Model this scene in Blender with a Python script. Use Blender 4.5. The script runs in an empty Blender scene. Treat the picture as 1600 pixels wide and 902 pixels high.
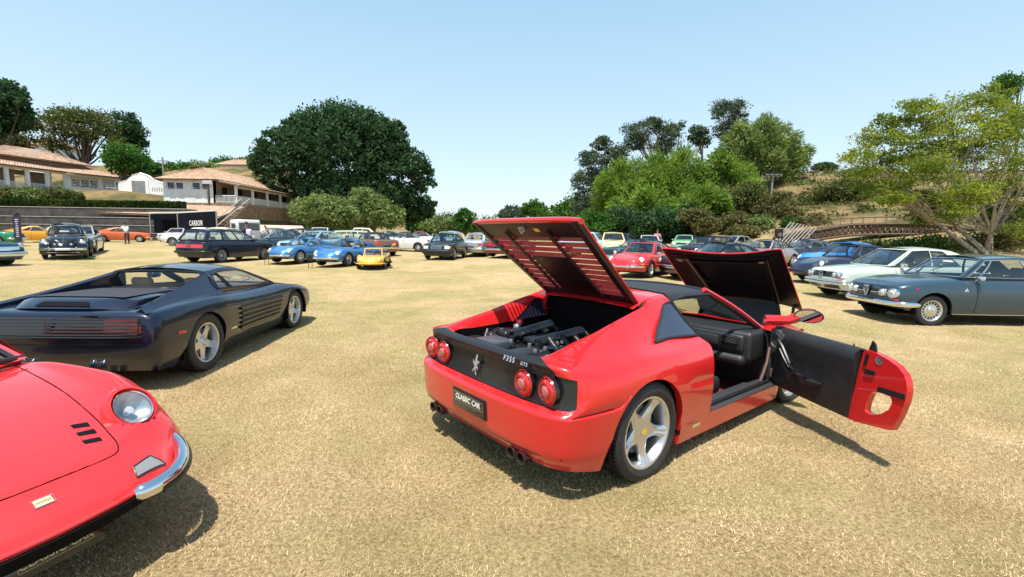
import bpy, bmesh, math, random
import numpy as np
from math import sin, cos, pi, radians, sqrt, atan2
from mathutils import Vector, Matrix
random.seed(7); RNG = np.random.default_rng(7)
S = bpy.context.scene; C = S.collection

# ------------------------------------------------ camera, sky, sun, exposure
CAM_F, CAM_PITCH, CAM_ROLL, CAM_H = 737.0, 0.1112, 0.0145, 1.6148
cd = bpy.data.cameras.new('camera'); cam = bpy.data.objects.new('camera', cd); C.objects.link(cam)
cd.sensor_fit = 'HORIZONTAL'; cd.sensor_width = 36.0; cd.lens = 36.0*CAM_F/1600.0
cd.clip_start = 0.05; cd.clip_end = 6000
cam.matrix_world = (Matrix.Translation((0,0,CAM_H)) @ Matrix.Rotation(pi/2-CAM_PITCH, 4, 'X') @ Matrix.Rotation(CAM_ROLL, 4, 'Z'))
S.camera = cam
SUN_EL, SUN_AZ = radians(71.5), radians(180+20)          # sun stands high behind the photographer
W = bpy.data.worlds.new('World'); S.world = W; W.use_nodes = True
wn = W.node_tree.nodes; wl = W.node_tree.links
bg = wn['Background']; sky = wn.new('ShaderNodeTexSky'); sky.sky_type = 'NISHITA'; sky.sun_disc = False
sky.sun_elevation = SUN_EL; sky.sun_rotation = SUN_AZ; sky.air_density = 1.0; sky.dust_density = 1.4; sky.ozone_density = 1.2; sky.altitude = 500
air = wn.new('ShaderNodeMix'); air.data_type = 'RGBA'; air.inputs[0].default_value = .62                 # bright veil of the hazy noon sky, palest at the horizon
wtc = wn.new('ShaderNodeTexCoord'); wsx = wn.new('ShaderNodeSeparateXYZ'); wr = wn.new('ShaderNodeValToRGB'); wl.new(wtc.outputs['Generated'], wsx.inputs[0]); wl.new(wsx.outputs['Z'], wr.inputs[0])
we = wr.color_ramp.elements; we[0].position = .0; we[0].color = (.80,.90,.93,1); we[1].position = 1.; we[1].color = (.20,.40,.62,1)
for pz, pc in ((.16,(.66,.85,.93)),(.42,(.42,.69,.87)),(.7,(.22,.44,.66))): e_ = we.new(pz); e_.color = (*pc,1)
wm = wn.new('ShaderNodeVectorMath'); wm.operation = 'SCALE'; wm.inputs['Scale'].default_value = 7.6; wl.new(wr.outputs[0], wm.inputs[0])
wl.new(sky.outputs['Color'], air.inputs[6]); wl.new(wm.outputs[0], air.inputs[7]); wl.new(air.outputs[2], bg.inputs['Color']); bg.inputs['Strength'].default_value = 0.112
sd = bpy.data.lights.new('sun', 'SUN'); sun = bpy.data.objects.new('sun', sd); C.objects.link(sun)
sd.energy = 5.0; sd.angle = radians(0.53); sd.color = (1.0, 0.95, 0.88)
sdir = Vector((sin(SUN_AZ)*cos(SUN_EL), cos(SUN_AZ)*cos(SUN_EL), sin(SUN_EL)))
sun.rotation_euler = sdir.to_track_quat('Z', 'Y').to_euler()
S.view_settings.view_transform = 'Standard'; S.view_settings.look = 'None'; S.view_settings.exposure = 0.62; S.view_settings.gamma = 1
S.render.engine = 'CYCLES'; S.cycles.max_bounces = 6; S.cycles.transparent_max_bounces = 12

# ------------------------------------------------ materials
MATS = {}
def _new(name):
    m = bpy.data.materials.new(name); m.use_nodes = True; nt = m.node_tree
    for n in list(nt.nodes): nt.nodes.remove(n)
    o = nt.nodes.new('ShaderNodeOutputMaterial'); MATS[name] = m
    return m, nt, o
def mat(name, col=(.5,.5,.5), rough=.5, metal=0., coat=0., spec=.5, var=0., vscale=8., bump=0., bscale=60., col2=None, emit=None, coords='Object', detail=5):
    if name in MATS: return MATS[name]
    m, nt, o = _new(name); N = nt.nodes; L = nt.links
    p = N.new('ShaderNodeBsdfPrincipled'); L.new(p.outputs[0], o.inputs[0])
    p.inputs['Base Color'].default_value = (*col,1); p.inputs['Roughness'].default_value = rough; p.inputs['Metallic'].default_value = metal
    p.inputs['Coat Weight'].default_value = coat; p.inputs['Coat Roughness'].default_value = .04; p.inputs['Specular IOR Level'].default_value = spec
    tc = N.new('ShaderNodeTexCoord')
    if var or col2:
        nz = N.new('ShaderNodeTexNoise'); nz.inputs['Scale'].default_value = vscale; nz.inputs['Detail'].default_value = detail; nz.inputs['Roughness'].default_value = .65
        L.new(tc.outputs[coords], nz.inputs['Vector'])
        r = N.new('ShaderNodeValToRGB'); r.color_ramp.elements[0].position = .35; r.color_ramp.elements[1].position = .65
        c2 = col2 or tuple(min(1,c*(1+var)) for c in col); c1 = col if col2 else tuple(c*(1-var) for c in col)
        r.color_ramp.elements[0].color = (*c1,1); r.color_ramp.elements[1].color = (*c2,1)
        L.new(nz.outputs[0], r.inputs[0]); L.new(r.outputs[0], p.inputs['Base Color'])
    if bump:
        b = N.new('ShaderNodeBump'); b.inputs['Strength'].default_value = bump; b.inputs['Distance'].default_value = .02
        n2 = N.new('ShaderNodeTexNoise'); n2.inputs['Scale'].default_value = bscale; n2.inputs['Detail'].default_value = 6
        L.new(tc.outputs[coords], n2.inputs['Vector']); L.new(n2.outputs[0], b.inputs['Height']); L.new(b.outputs[0], p.inputs['Normal'])
    if emit: p.inputs['Emission Color'].default_value = (*col,1); p.inputs['Emission Strength'].default_value = emit
    return m
def paint(name, col, metal=0., rough=.38):
    """car paint: pigment or flake coat under clear lacquer with a film of dust"""
    if name in MATS: return MATS[name]
    m = mat(name, col, rough, metal, 1.0 if sum(col)>.15 else .75, .25)
    nt = m.node_tree; N = nt.nodes; L = nt.links; p = [n for n in N if n.type == 'BSDF_PRINCIPLED'][0]
    tc = [n for n in N if n.type == 'TEX_COORD'][0]
    nz = N.new('ShaderNodeTexNoise'); nz.inputs['Scale'].default_value = 3.0; nz.inputs['Detail'].default_value = 8
    L.new(tc.outputs['Object'], nz.inputs['Vector'])
    mr = N.new('ShaderNodeMapRange'); mr.inputs['To Min'].default_value = .005; mr.inputs['To Max'].default_value = .05
    L.new(nz.outputs[0], mr.inputs[0]); L.new(mr.outputs[0], p.inputs['Coat Roughness'])
    sx = N.new('ShaderNodeSeparateXYZ'); L.new(tc.outputs['Object'], sx.inputs[0])
    dm = N.new('ShaderNodeMapRange'); dm.inputs['From Min'].default_value = .1; dm.inputs['From Max'].default_value = .55; dm.inputs['To Min'].default_value = .05 if sum(col)<.3 else .14; dm.inputs['To Max'].default_value = .008 if sum(col)<.3 else .03
    L.new(sx.outputs['Z'], dm.inputs[0])
    mu = N.new('ShaderNodeMath'); mu.operation = 'MULTIPLY'; L.new(dm.outputs[0], mu.inputs[0]); L.new(nz.outputs[0], mu.inputs[1])
    mx = N.new('ShaderNodeMix'); mx.data_type = 'RGBA'; mx.inputs[6].default_value = (*col,1); mx.inputs[7].default_value = (.34,.27,.19,1)
    L.new(mu.outputs[0], mx.inputs[0]); L.new(mx.outputs[2], p.inputs['Base Color'])
    return m
def glassm(name, tint=(.55,.62,.6), refl=.06):
    if name in MATS: return MATS[name]
    m, nt, o = _new(name); N = nt.nodes; L = nt.links
    t = N.new('ShaderNodeBsdfTransparent'); t.inputs[0].default_value = (*tint,1)
    g = N.new('ShaderNodeBsdfGlossy'); g.inputs['Roughness'].default_value = .02; g.inputs[0].default_value = (.95,.97,1,1)
    fr = N.new('ShaderNodeLayerWeight'); fr.inputs['Blend'].default_value = .5      # same reflection from both sides of the thin sheet
    pw = N.new('ShaderNodeMath'); pw.operation = 'POWER'; pw.inputs[1].default_value = 4.2; L.new(fr.outputs['Facing'], pw.inputs[0])
    ad = N.new('ShaderNodeMath'); ad.operation = 'MULTIPLY_ADD'; ad.inputs[1].default_value = .9; ad.inputs[2].default_value = refl+.04; ad.use_clamp = True
    L.new(pw.outputs[0], ad.inputs[0]); mx = N.new('ShaderNodeMixShader')
    L.new(ad.outputs[0], mx.inputs[0]); L.new(t.outputs[0], mx.inputs[1]); L.new(g.outputs[0], mx.inputs[2]); L.new(mx.outputs[0], o.inputs[0])
    return m
GLASS = glassm('car_glass', (.78,.82,.80), .05); GLASSD = glassm('dark_glass', (.16,.19,.22), .08); GLASSC = glassm('clear_lens', (.85,.87,.9), .05)
CHROME = mat('chrome', (.78,.79,.8), .09, 1.0); ALLOY = mat('alloy_silver', (.62,.63,.65), .3, .85, .4); ALLOYG = mat('alloy_grey', (.42,.43,.44), .35, .8)
RUBBER = mat('tyre_rubber', (.018,.018,.02), .62, var=.3, vscale=30, bump=.1, bscale=90); BLACKP = mat('black_plastic', (.012,.012,.014), .42)
BLACKG = mat('gloss_black', (.008,.008,.01), .14, coat=.6); DARKM = mat('dark_cavity', (.006,.006,.007), .85, spec=.1)
LEATHER = mat('black_leather', (.02,.02,.022), .48, bump=.15, bscale=120, var=.2); TANL = mat('tan_leather', (.42,.27,.15), .55, bump=.1, bscale=90, var=.12)
GREYM = mat('grey_trim', (.12,.12,.13), .5); SILVER = mat('mirror_silver', (.85,.86,.88), .03, 1.0)
REDLENS = mat('red_lens', (.55,.012,.012), .12, coat=1.0); AMBER = mat('amber_lens', (.75,.22,.02), .15, coat=1.0); WHITELENS = mat('white_lens', (.72,.72,.7), .12, coat=1.0)
WHITEP = mat('white_lettering', (.8,.8,.78), .5); YELLOWP = mat('yellow_sticker', (.75,.5,.03), .45); CARPET = mat('red_carpet', (.12,.008,.01), .95, bump=.5, bscale=200)
SOFT = mat('soft_top_cloth', (.018,.018,.02), .8, bump=.2, bscale=150); BROWNTOP = mat('maroon_top_cloth', (.07,.03,.035), .8, bump=.2, bscale=150)

# ------------------------------------------------ mesh helpers
def pchip(x, y, t):
    x = np.asarray(x,float); y = np.asarray(y,float); t = np.clip(np.asarray(t,float), x[0], x[-1]); one = y.ndim == 1
    if one: y = y[:,None]
    if len(x) == 2: r = y[0]+(t[...,None]-x[0])/(x[1]-x[0])*(y[1]-y[0]); return r[...,0] if one else r
    h = np.diff(x)[:,None]; d = np.diff(y,axis=0)/h; m = np.zeros_like(y)
    a, b = d[:-1], d[1:]; w1 = 2*h[1:]+h[:-1]; w2 = h[1:]+2*h[:-1]
    ok = a*b > 0; den = np.where(ok, w1/np.where(ok,a,1)+w2/np.where(ok,b,1), 1)
    m[1:-1] = np.where(ok, (w1+w2)/den, 0); m[0] = d[0]; m[-1] = d[-1]
    i = np.clip(np.searchsorted(x, t, side='right')-1, 0, len(x)-2)
    hh = (x[i+1]-x[i])[...,None]; s = ((t-x[i])/(x[i+1]-x[i]))[...,None]
    r = (y[i]*(2*s**3-3*s**2+1)+m[i]*hh*(s**3-2*s**2+s)+y[i+1]*(-2*s**3+3*s**2)+m[i+1]*hh*(s**3-s**2))
    return r[...,0] if one else r
def prof(pts):
    pts = sorted(pts); X = [p[0] for p in pts]; Z = [p[1] for p in pts]
    return lambda x: float(pchip(X, Z, np.array([x]))[0])
def lerp(a,b,t): return a+(b-a)*t
def ss(a,b,x): t = np.clip((x-a)/(b-a),0,1); return t*t*(3-2*t)

class MB:
    def __init__(s): s.v=[]; s.f=[]; s.m=[]; s.mi=0
    def add(s, vs, fs):
        o=len(s.v); s.v.extend([tuple(map(float,p)) for p in vs]); s.f.extend([tuple(o+i for i in f) for f in fs]); s.m.extend([s.mi]*len(fs)); return s
    def box(s, x0,x1,y0,y1,z0,z1, M=None, tx=0., ty=0.):
        """box; tx, ty shrink its top"""
        v=[(x0,y0,z0),(x1,y0,z0),(x1,y1,z0),(x0,y1,z0),(x0+tx,y0+ty,z1),(x1-tx,y0+ty,z1),(x1-tx,y1-ty,z1),(x0+tx,y1-ty,z1)]
        if M is not None: v=[M@Vector(p) for p in v]
        return s.add(v,[(0,3,2,1),(4,5,6,7),(0,1,5,4),(1,2,6,5),(2,3,7,6),(3,0,4,7)])
    def rbox(s, x0,x1,y0,y1,z0,z1,r=.03,n=3,M=None):
        """rounded cushion-like box"""
        N=4*n; cx,cy,cz=(x0+x1)/2,(y0+y1)/2,(z0+z1)/2; r=min(r,(x1-x0)/2.01,(y1-y0)/2.01,(z1-z0)/2.01)
        a,b,c=(x1-x0)/2-r,(y1-y0)/2-r,(z1-z0)/2-r; rows=[]
        for i in range(2*n+2):
            k=i if i<=n else i-1; ph=-pi/2+k*pi/(2*n); sz=-c if i<=n else c; row=[]
            for j in range(N+4):
                q=j//(n+1); t=j%(n+1); th=(q+t/n)*pi/2
                sx=a if q in(0,3) else -a; sy=b if q in(0,1) else -b
                row.append(Vector((cx+sx+r*cos(ph)*cos(th),cy+sy+r*cos(ph)*sin(th),cz+sz+r*sin(ph))))
            rows.append(row)
        if M is not None: rows=[[M@p for p in r_] for r_ in rows]
        R=len(rows[0]); vs=[p for r_ in rows for p in r_]; fs=[]
        for i in range(len(rows)-1):
            for j in range(R): fs.append((i*R+j,i*R+(j+1)%R,(i+1)*R+(j+1)%R,(i+1)*R+j))
        fs.append(tuple(range(R-1,-1,-1))); fs.append(tuple((len(rows)-1)*R+j for j in range(R)))
        return s.add(vs,fs)
    def tube(s, path, r, n=8, cap=True, flat=1.0, closed=False):
        P=[Vector(p) for p in path]; K=len(P); rr=r if hasattr(r,'__len__') else [r]*K; up=Vector((0,0,1)); rows=[]
        for i,p in enumerate(P):
            if closed: d=(P[(i+1)%K]-P[i-1]).normalized()
            else: d=(P[min(i+1,K-1)]-P[max(i-1,0)]).normalized()
            a=d.cross(up)
            if a.length<1e-3: a=d.cross(Vector((1,0,0)))
            a.normalize(); b=a.cross(d).normalized()
            rows.append([p+a*rr[i]*cos(2*pi*j/n)+b*rr[i]*flat*sin(2*pi*j/n) for j in range(n)])
        vs=[q for r_ in rows for q in r_]; fs=[]
        for i in range(K if closed else K-1):
            for j in range(n): fs.append((i*n+j,i*n+(j+1)%n,((i+1)%K)*n+(j+1)%n,((i+1)%K)*n+j))
        if cap and not closed: fs.append(tuple(range(n-1,-1,-1))); fs.append(tuple((K-1)*n+j for j in range(n)))
        return s.add(vs,fs)
    def lathe(s, pr, n=24, M=None, axis='y', cap=False):
        """pr: list of (radius, along); revolves about the local y axis (or z)"""
        vs=[]
        for (r,h) in pr:
            for j in range(n):
                a=2*pi*j/n; p=(r*cos(a),h,r*sin(a)) if axis=='y' else (r*cos(a),r*sin(a),h)
                vs.append(M@Vector(p) if M is not None else p)
        fs=[(i*n+j,i*n+(j+1)%n,(i+1)*n+(j+1)%n,(i+1)*n+j) for i in range(len(pr)-1) for j in range(n)]
        if cap: fs.append(tuple(range(n-1,-1,-1))); fs.append(tuple((len(pr)-1)*n+j for j in range(n)))
        return s.add(vs,fs)
    def grid(s, G, skip=None, flip=False):
        G=np.asarray(G,float); H,Wd=G.shape[:2]; vs=[tuple(p) for p in G.reshape(-1,3)]; fs=[]
        for i in range(H-1):
            for j in range(Wd-1):
                if skip is not None and skip(i,j): continue
                q=(i*Wd+j,i*Wd+j+1,(i+1)*Wd+j+1,(i+1)*Wd+j); fs.append(q[::-1] if flip else q)
        return s.add(vs,fs)
    def prism(s, poly, ax, h0, h1):
        """extrude a 2-D polygon: ax='y' poly in x,z; 'x' poly in y,z; 'z' poly in x,y"""
        def P(p,h): return {'y':(p[0],h,p[1]),'x':(h,p[0],p[1]),'z':(p[0],p[1],h)}[ax]
        n=len(poly); vs=[P(p,h0) for p in poly]+[P(p,h1) for p in poly]
        fs=[(i,(i+1)%n,n+(i+1)%n,n+i) for i in range(n)]+[tuple(range(n-1,-1,-1)),tuple(n+i for i in range(n))]
        return s.add(vs,fs)
    def xf(s, M):
        s.v=[tuple(M@Vector(p)) for p in s.v]; return s
    def mirror(s):
        o=len(s.v); s.v+= [(x,-y,z) for x,y,z in s.v]; k=len(s.f)
        s.f+=[tuple(o+i for i in f[::-1]) for f in s.f[:k]]; s.m+=s.m[:k]; return s
    def mesh(s, name, ms, smooth=True, angle=38, recalc=True, weld=False, bevel=0):
        me=bpy.data.meshes.new(name); me.from_pydata(s.v,[],s.f)
        for m in (ms if isinstance(ms,(list,tuple)) else [ms]): me.materials.append(m)
        if any(s.m): me.polygons.foreach_set('material_index', s.m)
        if recalc or weld or bevel:
            bm=bmesh.new(); bm.from_mesh(me)
            if weld: bmesh.ops.remove_doubles(bm, verts=bm.verts, dist=.0006)
            if bevel:
                es=[e for e in bm.edges if e.is_manifold and e.calc_face_angle(0)>.6]
                bmesh.ops.bevel(bm, geom=es, offset=bevel, segments=2, profile=.6, affect='EDGES')
            bmesh.ops.recalc_face_normals(bm, faces=bm.faces); bm.to_mesh(me); bm.free()
        if smooth:
            me.polygons.foreach_set('use_smooth',[True]*len(me.polygons)); me.set_sharp_from_angle(angle=radians(angle))
        me.update(); return me
    def obj(s, name, ms, parent=None, label=None, **k):
        o=bpy.data.objects.new(name, s.mesh(name, ms, **k)); C.objects.link(o)
        if parent is not None: o.parent=parent
        if label: o['label']=label
        return o
def inst(name, me, parent, loc=(0,0,0), rot=(0,0,0), label=None):
    o=bpy.data.objects.new(name, me); C.objects.link(o); o.parent=parent; o.location=loc; o.rotation_euler=rot
    if label: o['label']=label
    return o
def thing(name, label, cat, loc=(0,0,0), rz=0, group=None):
    o=bpy.data.objects.new(name,None); C.objects.link(o); o.location=loc; o.rotation_euler=(0,0,rz); o.empty_display_size=.2
    o['label']=label; o['category']=cat
    if group: o['group']=group
    return o
def tag(o,label=None,cat=None,group=None,kind=None):
    for k,v in (('label',label),('category',cat),('group',group),('kind',kind)):
        if v: o[k]=v
    return o
def text_mesh(name, txt, size, m, parent, M, ext=.002, align='CENTER', spacing=1.0, label=None):
    cu=bpy.data.curves.new(name,'FONT'); cu.body=txt; cu.size=size; cu.extrude=ext; cu.align_x=align; cu.align_y='CENTER'; cu.space_character=spacing; cu.resolution_u=3; cu.offset=size*.018
    o=bpy.data.objects.new(name,cu); C.objects.link(o); bpy.context.view_layer.update()
    me=bpy.data.meshes.new_from_object(o.evaluated_get(bpy.context.evaluated_depsgraph_get())); bpy.data.objects.remove(o); bpy.data.curves.remove(cu)
    me.name=name; me.materials.clear(); me.materials.append(m); me.transform(M)
    o=bpy.data.objects.new(name,me); C.objects.link(o); o.parent=parent
    if label: o['label']=label
    return o
def frame(o, xdir, ydir):
    """matrix whose x,y axes are the given directions (for flat things on slanted planes)"""
    x=Vector(xdir).normalized(); y=Vector(ydir); y=(y-x*x.dot(y)).normalized(); z=x.cross(y)
    return Matrix(((x.x,y.x,z.x,o[0]),(x.y,y.y,z.y,o[1]),(x.z,y.z,z.z,o[2]),(0,0,0,1)))

# ------------------------------------------------ terrain and placing
def terrain(x,y):
    x=np.asarray(x,float); y=np.asarray(y,float); d=np.sqrt(x*x+y*y)
    z=0.55*ss(6,46,d)
    z=z+2.9*ss(52.6,53.3,y)*ss(-33.5,-36.5,x)                          # terrace behind the stone steps
    z=z+1.2*ss(52,60,y)*ss(-14,-26,x)*(1-ss(-33,-37,x))
    z=z+2.4*ss(55.5,62,y-.25*(x+50))*ss(-42,-50,x)+.9*ss(57,63,y)*ss(-36,-40,x)   # bank under the houses
    z=z+8.5*ss(74,104,y)*ss(-22,-50,x)
    z=z+12.5*ss(44,115,y+.25*x)*ss(8,52,x)+1.8*ss(43,58,y+.4*x)*ss(20,40,x)         # dry hill on the right
    z=z+.035*np.sin(x*.9+1.3)*np.sin(y*.7)*ss(5,15,d)
    return z
_cp,_sp=cos(CAM_PITCH),sin(CAM_PITCH); _cr,_sr=cos(CAM_ROLL),sin(CAM_ROLL)
def ray(px,py):
    rt=np.array([_cr,_sr*_sp,_sr*_cp]); up=np.array([-_sr,_cr*_sp,_cr*_cp]); fw=np.array([0,_cp,-_sp])
    return fw+(px-800)/CAM_F*rt-(py-451)/CAM_F*up
def at(px,py):
    """world point where the line of sight through a photo pixel meets the ground"""
    d=ray(px,py); t=1.0; o=np.array([0,0,CAM_H])
    while t<400:
        p=o+d*t
        if p[2]<=terrain(p[0],p[1]): break
        t*=1.004
    return p
def atY(px,py,Y):
    d=ray(px,py); return np.array([0,0,CAM_H])+d*(Y/d[1])
def wh(px,Y):
    """x on the ground at depth Y under photo column px (near the horizon)"""
    return float((px-800)/CAM_F*Y*_cp)
# ------------------------------------------------ wheels
_WC={}
def wheel_meshes(style,r,w,rr):
    k=(style,round(r,3),round(w,3),round(rr,3))
    if k in _WC: return _WC[k]
    h=w/2
    t=MB(); sw=r-rr
    t.lathe([(rr-.012,-h*.8),(rr+.006,-h*.92),(rr+sw*.45,-h*1.04),(r-.022,-h),(r-.006,-h*.9),(r,-h*.7),(r,-h*.25)],36)
    t.lathe([(r,-h*.25),(r-.008,-h*.22),(r-.008,-h*.18),(r,-h*.15),(r,h*.15),(r-.008,h*.18),(r-.008,h*.22),(r,h*.25)],36)
    t.lathe([(r,h*.25),(r,h*.7),(r-.006,h*.9),(r-.022,h),(rr+sw*.45,h*1.04),(rr+.006,h*.92),(rr-.012,h*.8)],36)
    n=72
    for i in range(n):                                           # tread blocks on the shoulder
        a=2*pi*i/n; 
        for s_ in (-1,1):
            p=[(r+.003)*cos(a),(r+.003)*sin(a)]; 
            t.box(-.009,.009,min(s_*h*.3,s_*h*.86),max(s_*h*.3,s_*h*.86),r-.01,r+.004,Matrix.Rotation(a,4,'Y')) if r>.31 and style in('star5','tr5') else None
    tm=t.mesh('tyre',RUBBER,weld=False,angle=30)
    hb=MB(); hb.mi=0; hb.lathe([(rr-.03,-h*.7),(rr-.03,h*.1),(.02,h*.1)],32); hb.mi=1; hb.lathe([(.001,h*.26),(rr*.68,h*.26),(rr*.68,h*.14)],32)
    hm=hb.mesh('wheel',[DARKM,GREYM])
    q=MB()
    lip=[(rr-.035,-h*.75),(rr-.03,h*.3),(rr-.022,h*.74),(rr-.012,h*.9),(rr+.004,h*.93),(rr+.006,h*.84)]
    if style=='star5':
        q.lathe(lip,48)
        for i in range(5):
            a=2*pi*i/5+.3; R_=Matrix.Rotation(a,4,'Y'); pr=[]
            for (rad,wd,y,dp) in ((.0,.075,h*.60,.03),(.05,.074,h*.60,.03),(.09,.058,h*.585,.028),(.13,.043,h*.59,.026),(rr-.075,.036,h*.64,.026),(rr-.045,.041,h*.71,.024),(rr-.018,.055,h*.80,.02)):
                pr.append([(-wd,y-dp,rad),(-wd*.92,y-.006,rad),(-wd*.35,y+.008,rad),(0,y+.002,rad),(wd*.35,y+.008,rad),(wd*.92,y-.006,rad),(wd,y-dp,rad)])
            q.grid([[R_@Vector(p) for p in row] for row in pr])
        q.lathe([(.001,h*.70),(.022,h*.70),(.034,h*.67),(.036,h*.58)],20)
        for i in range(5):
            a=2*pi*(i+.5)/5+.3; q.lathe([(.001,h*.64),(.009,h*.64),(.011,h*.55)],8,Matrix.Translation((.062*sin(a),0,.062*cos(a))))
        cap=MB(); cap.lathe([(.001,h*.706),(.024,h*.704),(.026,h*.69)],20); 
    elif style=='tr5':
        q.lathe([(rr-.035,-h*.75),(rr-.03,h*.25),(rr-.03,h*.5),(rr-.012,h*.9),(rr+.004,h*.93),(rr+.006,h*.84)],40)
        for i in range(5):
            a=2*pi*i/5+.2; R_=Matrix.Rotation(a,4,'Y'); pr=[]
            for (rad,wd) in ((.03,.045),(.075,.047),(.12,.042),(rr-.05,.038),(rr-.028,.05)):
                y=h*.5; pr.append([(-wd,y-.04,rad),(-wd,y-.004,rad),(-wd*.9,y,rad),(wd*.9,y,rad),(wd,y-.004,rad),(wd,y-.04,rad)])
            q.grid([[R_@Vector(p) for p in row] for row in pr])
        q.lathe([(.001,h*.72),(.02,h*.72),(.03,h*.62),(.05,h*.55),(.085,h*.5)],24); cap=None
    elif style=='slot':                                           # pressed steel wheel with slots and chrome cap
        q.lathe(lip,40)
        for i in range(16):
            a=2*pi*i/16; R_=Matrix.Rotation(a,4,'Y'); q.box(-.0115,.0115,h*.5,h*.56,rr*.60,rr*.82,R_)
        q.lathe([(rr-.03,h*.3),(rr*.84,h*.44),(rr*.81,h*.56)],40); q.lathe([(rr*.62,h*.5),(rr*.61,h*.56),(rr*.5,h*.66),(rr*.34,h*.62)],40)
        cap=MB(); cap.lathe([(rr*.36,h*.6),(rr*.33,h*.78),(rr*.2,h*.86),(.03,h*.88),(.028,h*.98),(.001,h*1.0)],32)
    elif style=='multi':
        q.lathe(lip,40)
        for i in range(10):
            a=2*pi*i/10; R_=Matrix.Rotation(a,4,'Y'); q.box(-.012,.012,h*.45,h*.62,.04,rr-.02,R_)
        q.lathe([(.001,h*.7),(.04,h*.7),(.055,h*.6),(.06,h*.5)],24); cap=None
    elif style=='disc':                                           # flat 15-hole alloy
        q.lathe(lip,40); q.lathe([(.001,h*.72),(.05,h*.72),(.07,h*.66),(rr*.62,h*.62),(rr*.66,h*.58)],40)
        for i in range(15):
            a=2*pi*i/15; R_=Matrix.Rotation(a,4,'Y'); q.box(-.010,.010,h*.5,h*.6,rr*.63,rr-.02,R_)
        cap=None
    else:                                                         # 'cap' plain steel wheel with big chrome hubcap
        q.lathe(lip,32); q.lathe([(rr-.03,h*.4),(rr*.7,h*.5),(rr*.6,h*.55)],32)
        cap=MB(); cap.lathe([(rr*.66,h*.5),(rr*.6,h*.66),(rr*.4,h*.78),(.001,h*.85)],28)
    rm={'star5':ALLOY,'tr5':ALLOY,'multi':ALLOYG,'disc':ALLOYG}.get(style,GREYM if style=='cap' else ALLOY)
    qm=q.mesh('rim',rm); cm=cap.mesh('hubcap',YELLOWP if style=='star5' else CHROME) if cap else None
    _WC[k]=(hm,tm,qm,cm); return _WC[k]
def add_wheels(root, spec):
    """spec: list of (x, half track to outer face, r, w, rim r, style)"""
    for (x,hy,r,w,rr,style,zc) in spec:
        hm,tm,qm,cm=wheel_meshes(style,r,w,rr)
        for s in (1,-1):
            o=inst('wheel',hm,root,(x,s*(hy-w/2),zc),(0,0,0 if s>0 else pi)); o.rotation_euler=(0,0 if s>0 else .4,0 if s>0 else pi)
            inst('tyre',tm,o); inst('rim',qm,o)
            if cm: inst('hubcap',cm,o)
def liner(b, x, zc, R, y0, y1, n=14, cap=True):
    """half-drum inside a wheel arch, one side; mirrored by the caller"""
    G=[]
    for i in range(n+1):
        a=-.25+(pi+.5)*i/n; G.append([(x+R*cos(a),y0,zc+R*sin(a)),(x+R*cos(a),y1,zc+R*sin(a))])
    b.grid(G); b.add([(x+R*cos(-.25+(pi+.5)*i/n),y1,zc+R*sin(-.25+(pi+.5)*i/n)) for i in range(n+1)],[tuple(range(n+1))])

# ------------------------------------------------ body surface: columns of control points round the car, trimmed at the wheel arches
def body_grid(cols, arches, step=.04, nlev=26, lev_breaks=None, extra_x=()):
    """cols[i][level] = (x,|y|,z), tail centre to nose centre. returns G[ncol][nlev] and the level parameter"""
    Cc=np.array(cols,float); K,Lv=Cc.shape[:2]
    mid=Cc[:,Lv//3]; ch=np.sqrt((np.diff(mid,axis=0)**2).sum(1)); T=np.concatenate([[0],np.cumsum(ch+.02)])
    ts=[0.]
    for i in range(K-1):
        n=max(2,int(round(ch[i]/step)));ts+=list(T[i]+(T[i+1]-T[i])*np.arange(1,n+1)/n)
    ts=np.array(ts); D=pchip(T,Cc.reshape(K,-1),ts).reshape(len(ts),Lv,3)
    xs=D[:,1,0]; add=[]
    want=list(extra_x)
    for (ax,az,R) in arches:
        zb=.2; e=sqrt(max(R*R-(zb-az)**2,1e-4)); want+= [ax-e-.001,ax+e+.001]+[ax+R*cos(a) for a in np.linspace(0,pi,17)[1:-1]]
    half=len(ts)//2
    for X in want:
        f=lambda t: pchip(T,Cc.reshape(K,-1),np.array([t])).reshape(Lv,3)[1,0]-X
        for j in range(len(ts)-1):
            if (xs[j]-X)*(xs[j+1]-X)<=0 and abs(xs[j]-xs[j+1])>.002:
                lo,hi=ts[j],ts[j+1]
                for _ in range(22):
                    m_=(lo+hi)/2
                    if f(lo)*f(m_)<=0: hi=m_
                    else: lo=m_
                add.append(lo); break
    ts=np.unique(np.round(np.concatenate([ts,add]),6)); ts=ts[np.concatenate([[True],np.diff(ts)>.0012])]
    D=pchip(T,Cc.reshape(K,-1),ts).reshape(len(ts),Lv,3)
    lv=np.arange(Lv,dtype=float); G=np.zeros((len(ts),nlev if lev_breaks is None else len(lev_breaks),3))
    for i in range(len(ts)):
        u=np.linspace(0,Lv-1,nlev) if lev_breaks is None else np.asarray(lev_breaks,float)
        P=pchip(lv,D[i],np.linspace(0,Lv-1,121)); uu=np.linspace(0,Lv-1,121); zmin=None
        for (ax,az,R) in arches:
            dx=abs(P[20,0]-ax)
            if dx<R: zmin=az+sqrt(R*R-dx*dx)
        if zmin is not None and zmin>P[0,2]:
            k=int(np.argmax(P[:,2]>=zmin))
            if k>0:
                u0=uu[k-1]+(uu[k]-uu[k-1])*(zmin-P[k-1,2])/max(P[k,2]-P[k-1,2],1e-6)
                J=int(np.searchsorted(u,u0+.12)); u=np.array(u,float); u[:J+1]=np.linspace(u0,u[J],J+1)
        G[i]=pchip(lv,D[i],u)
    return G
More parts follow.
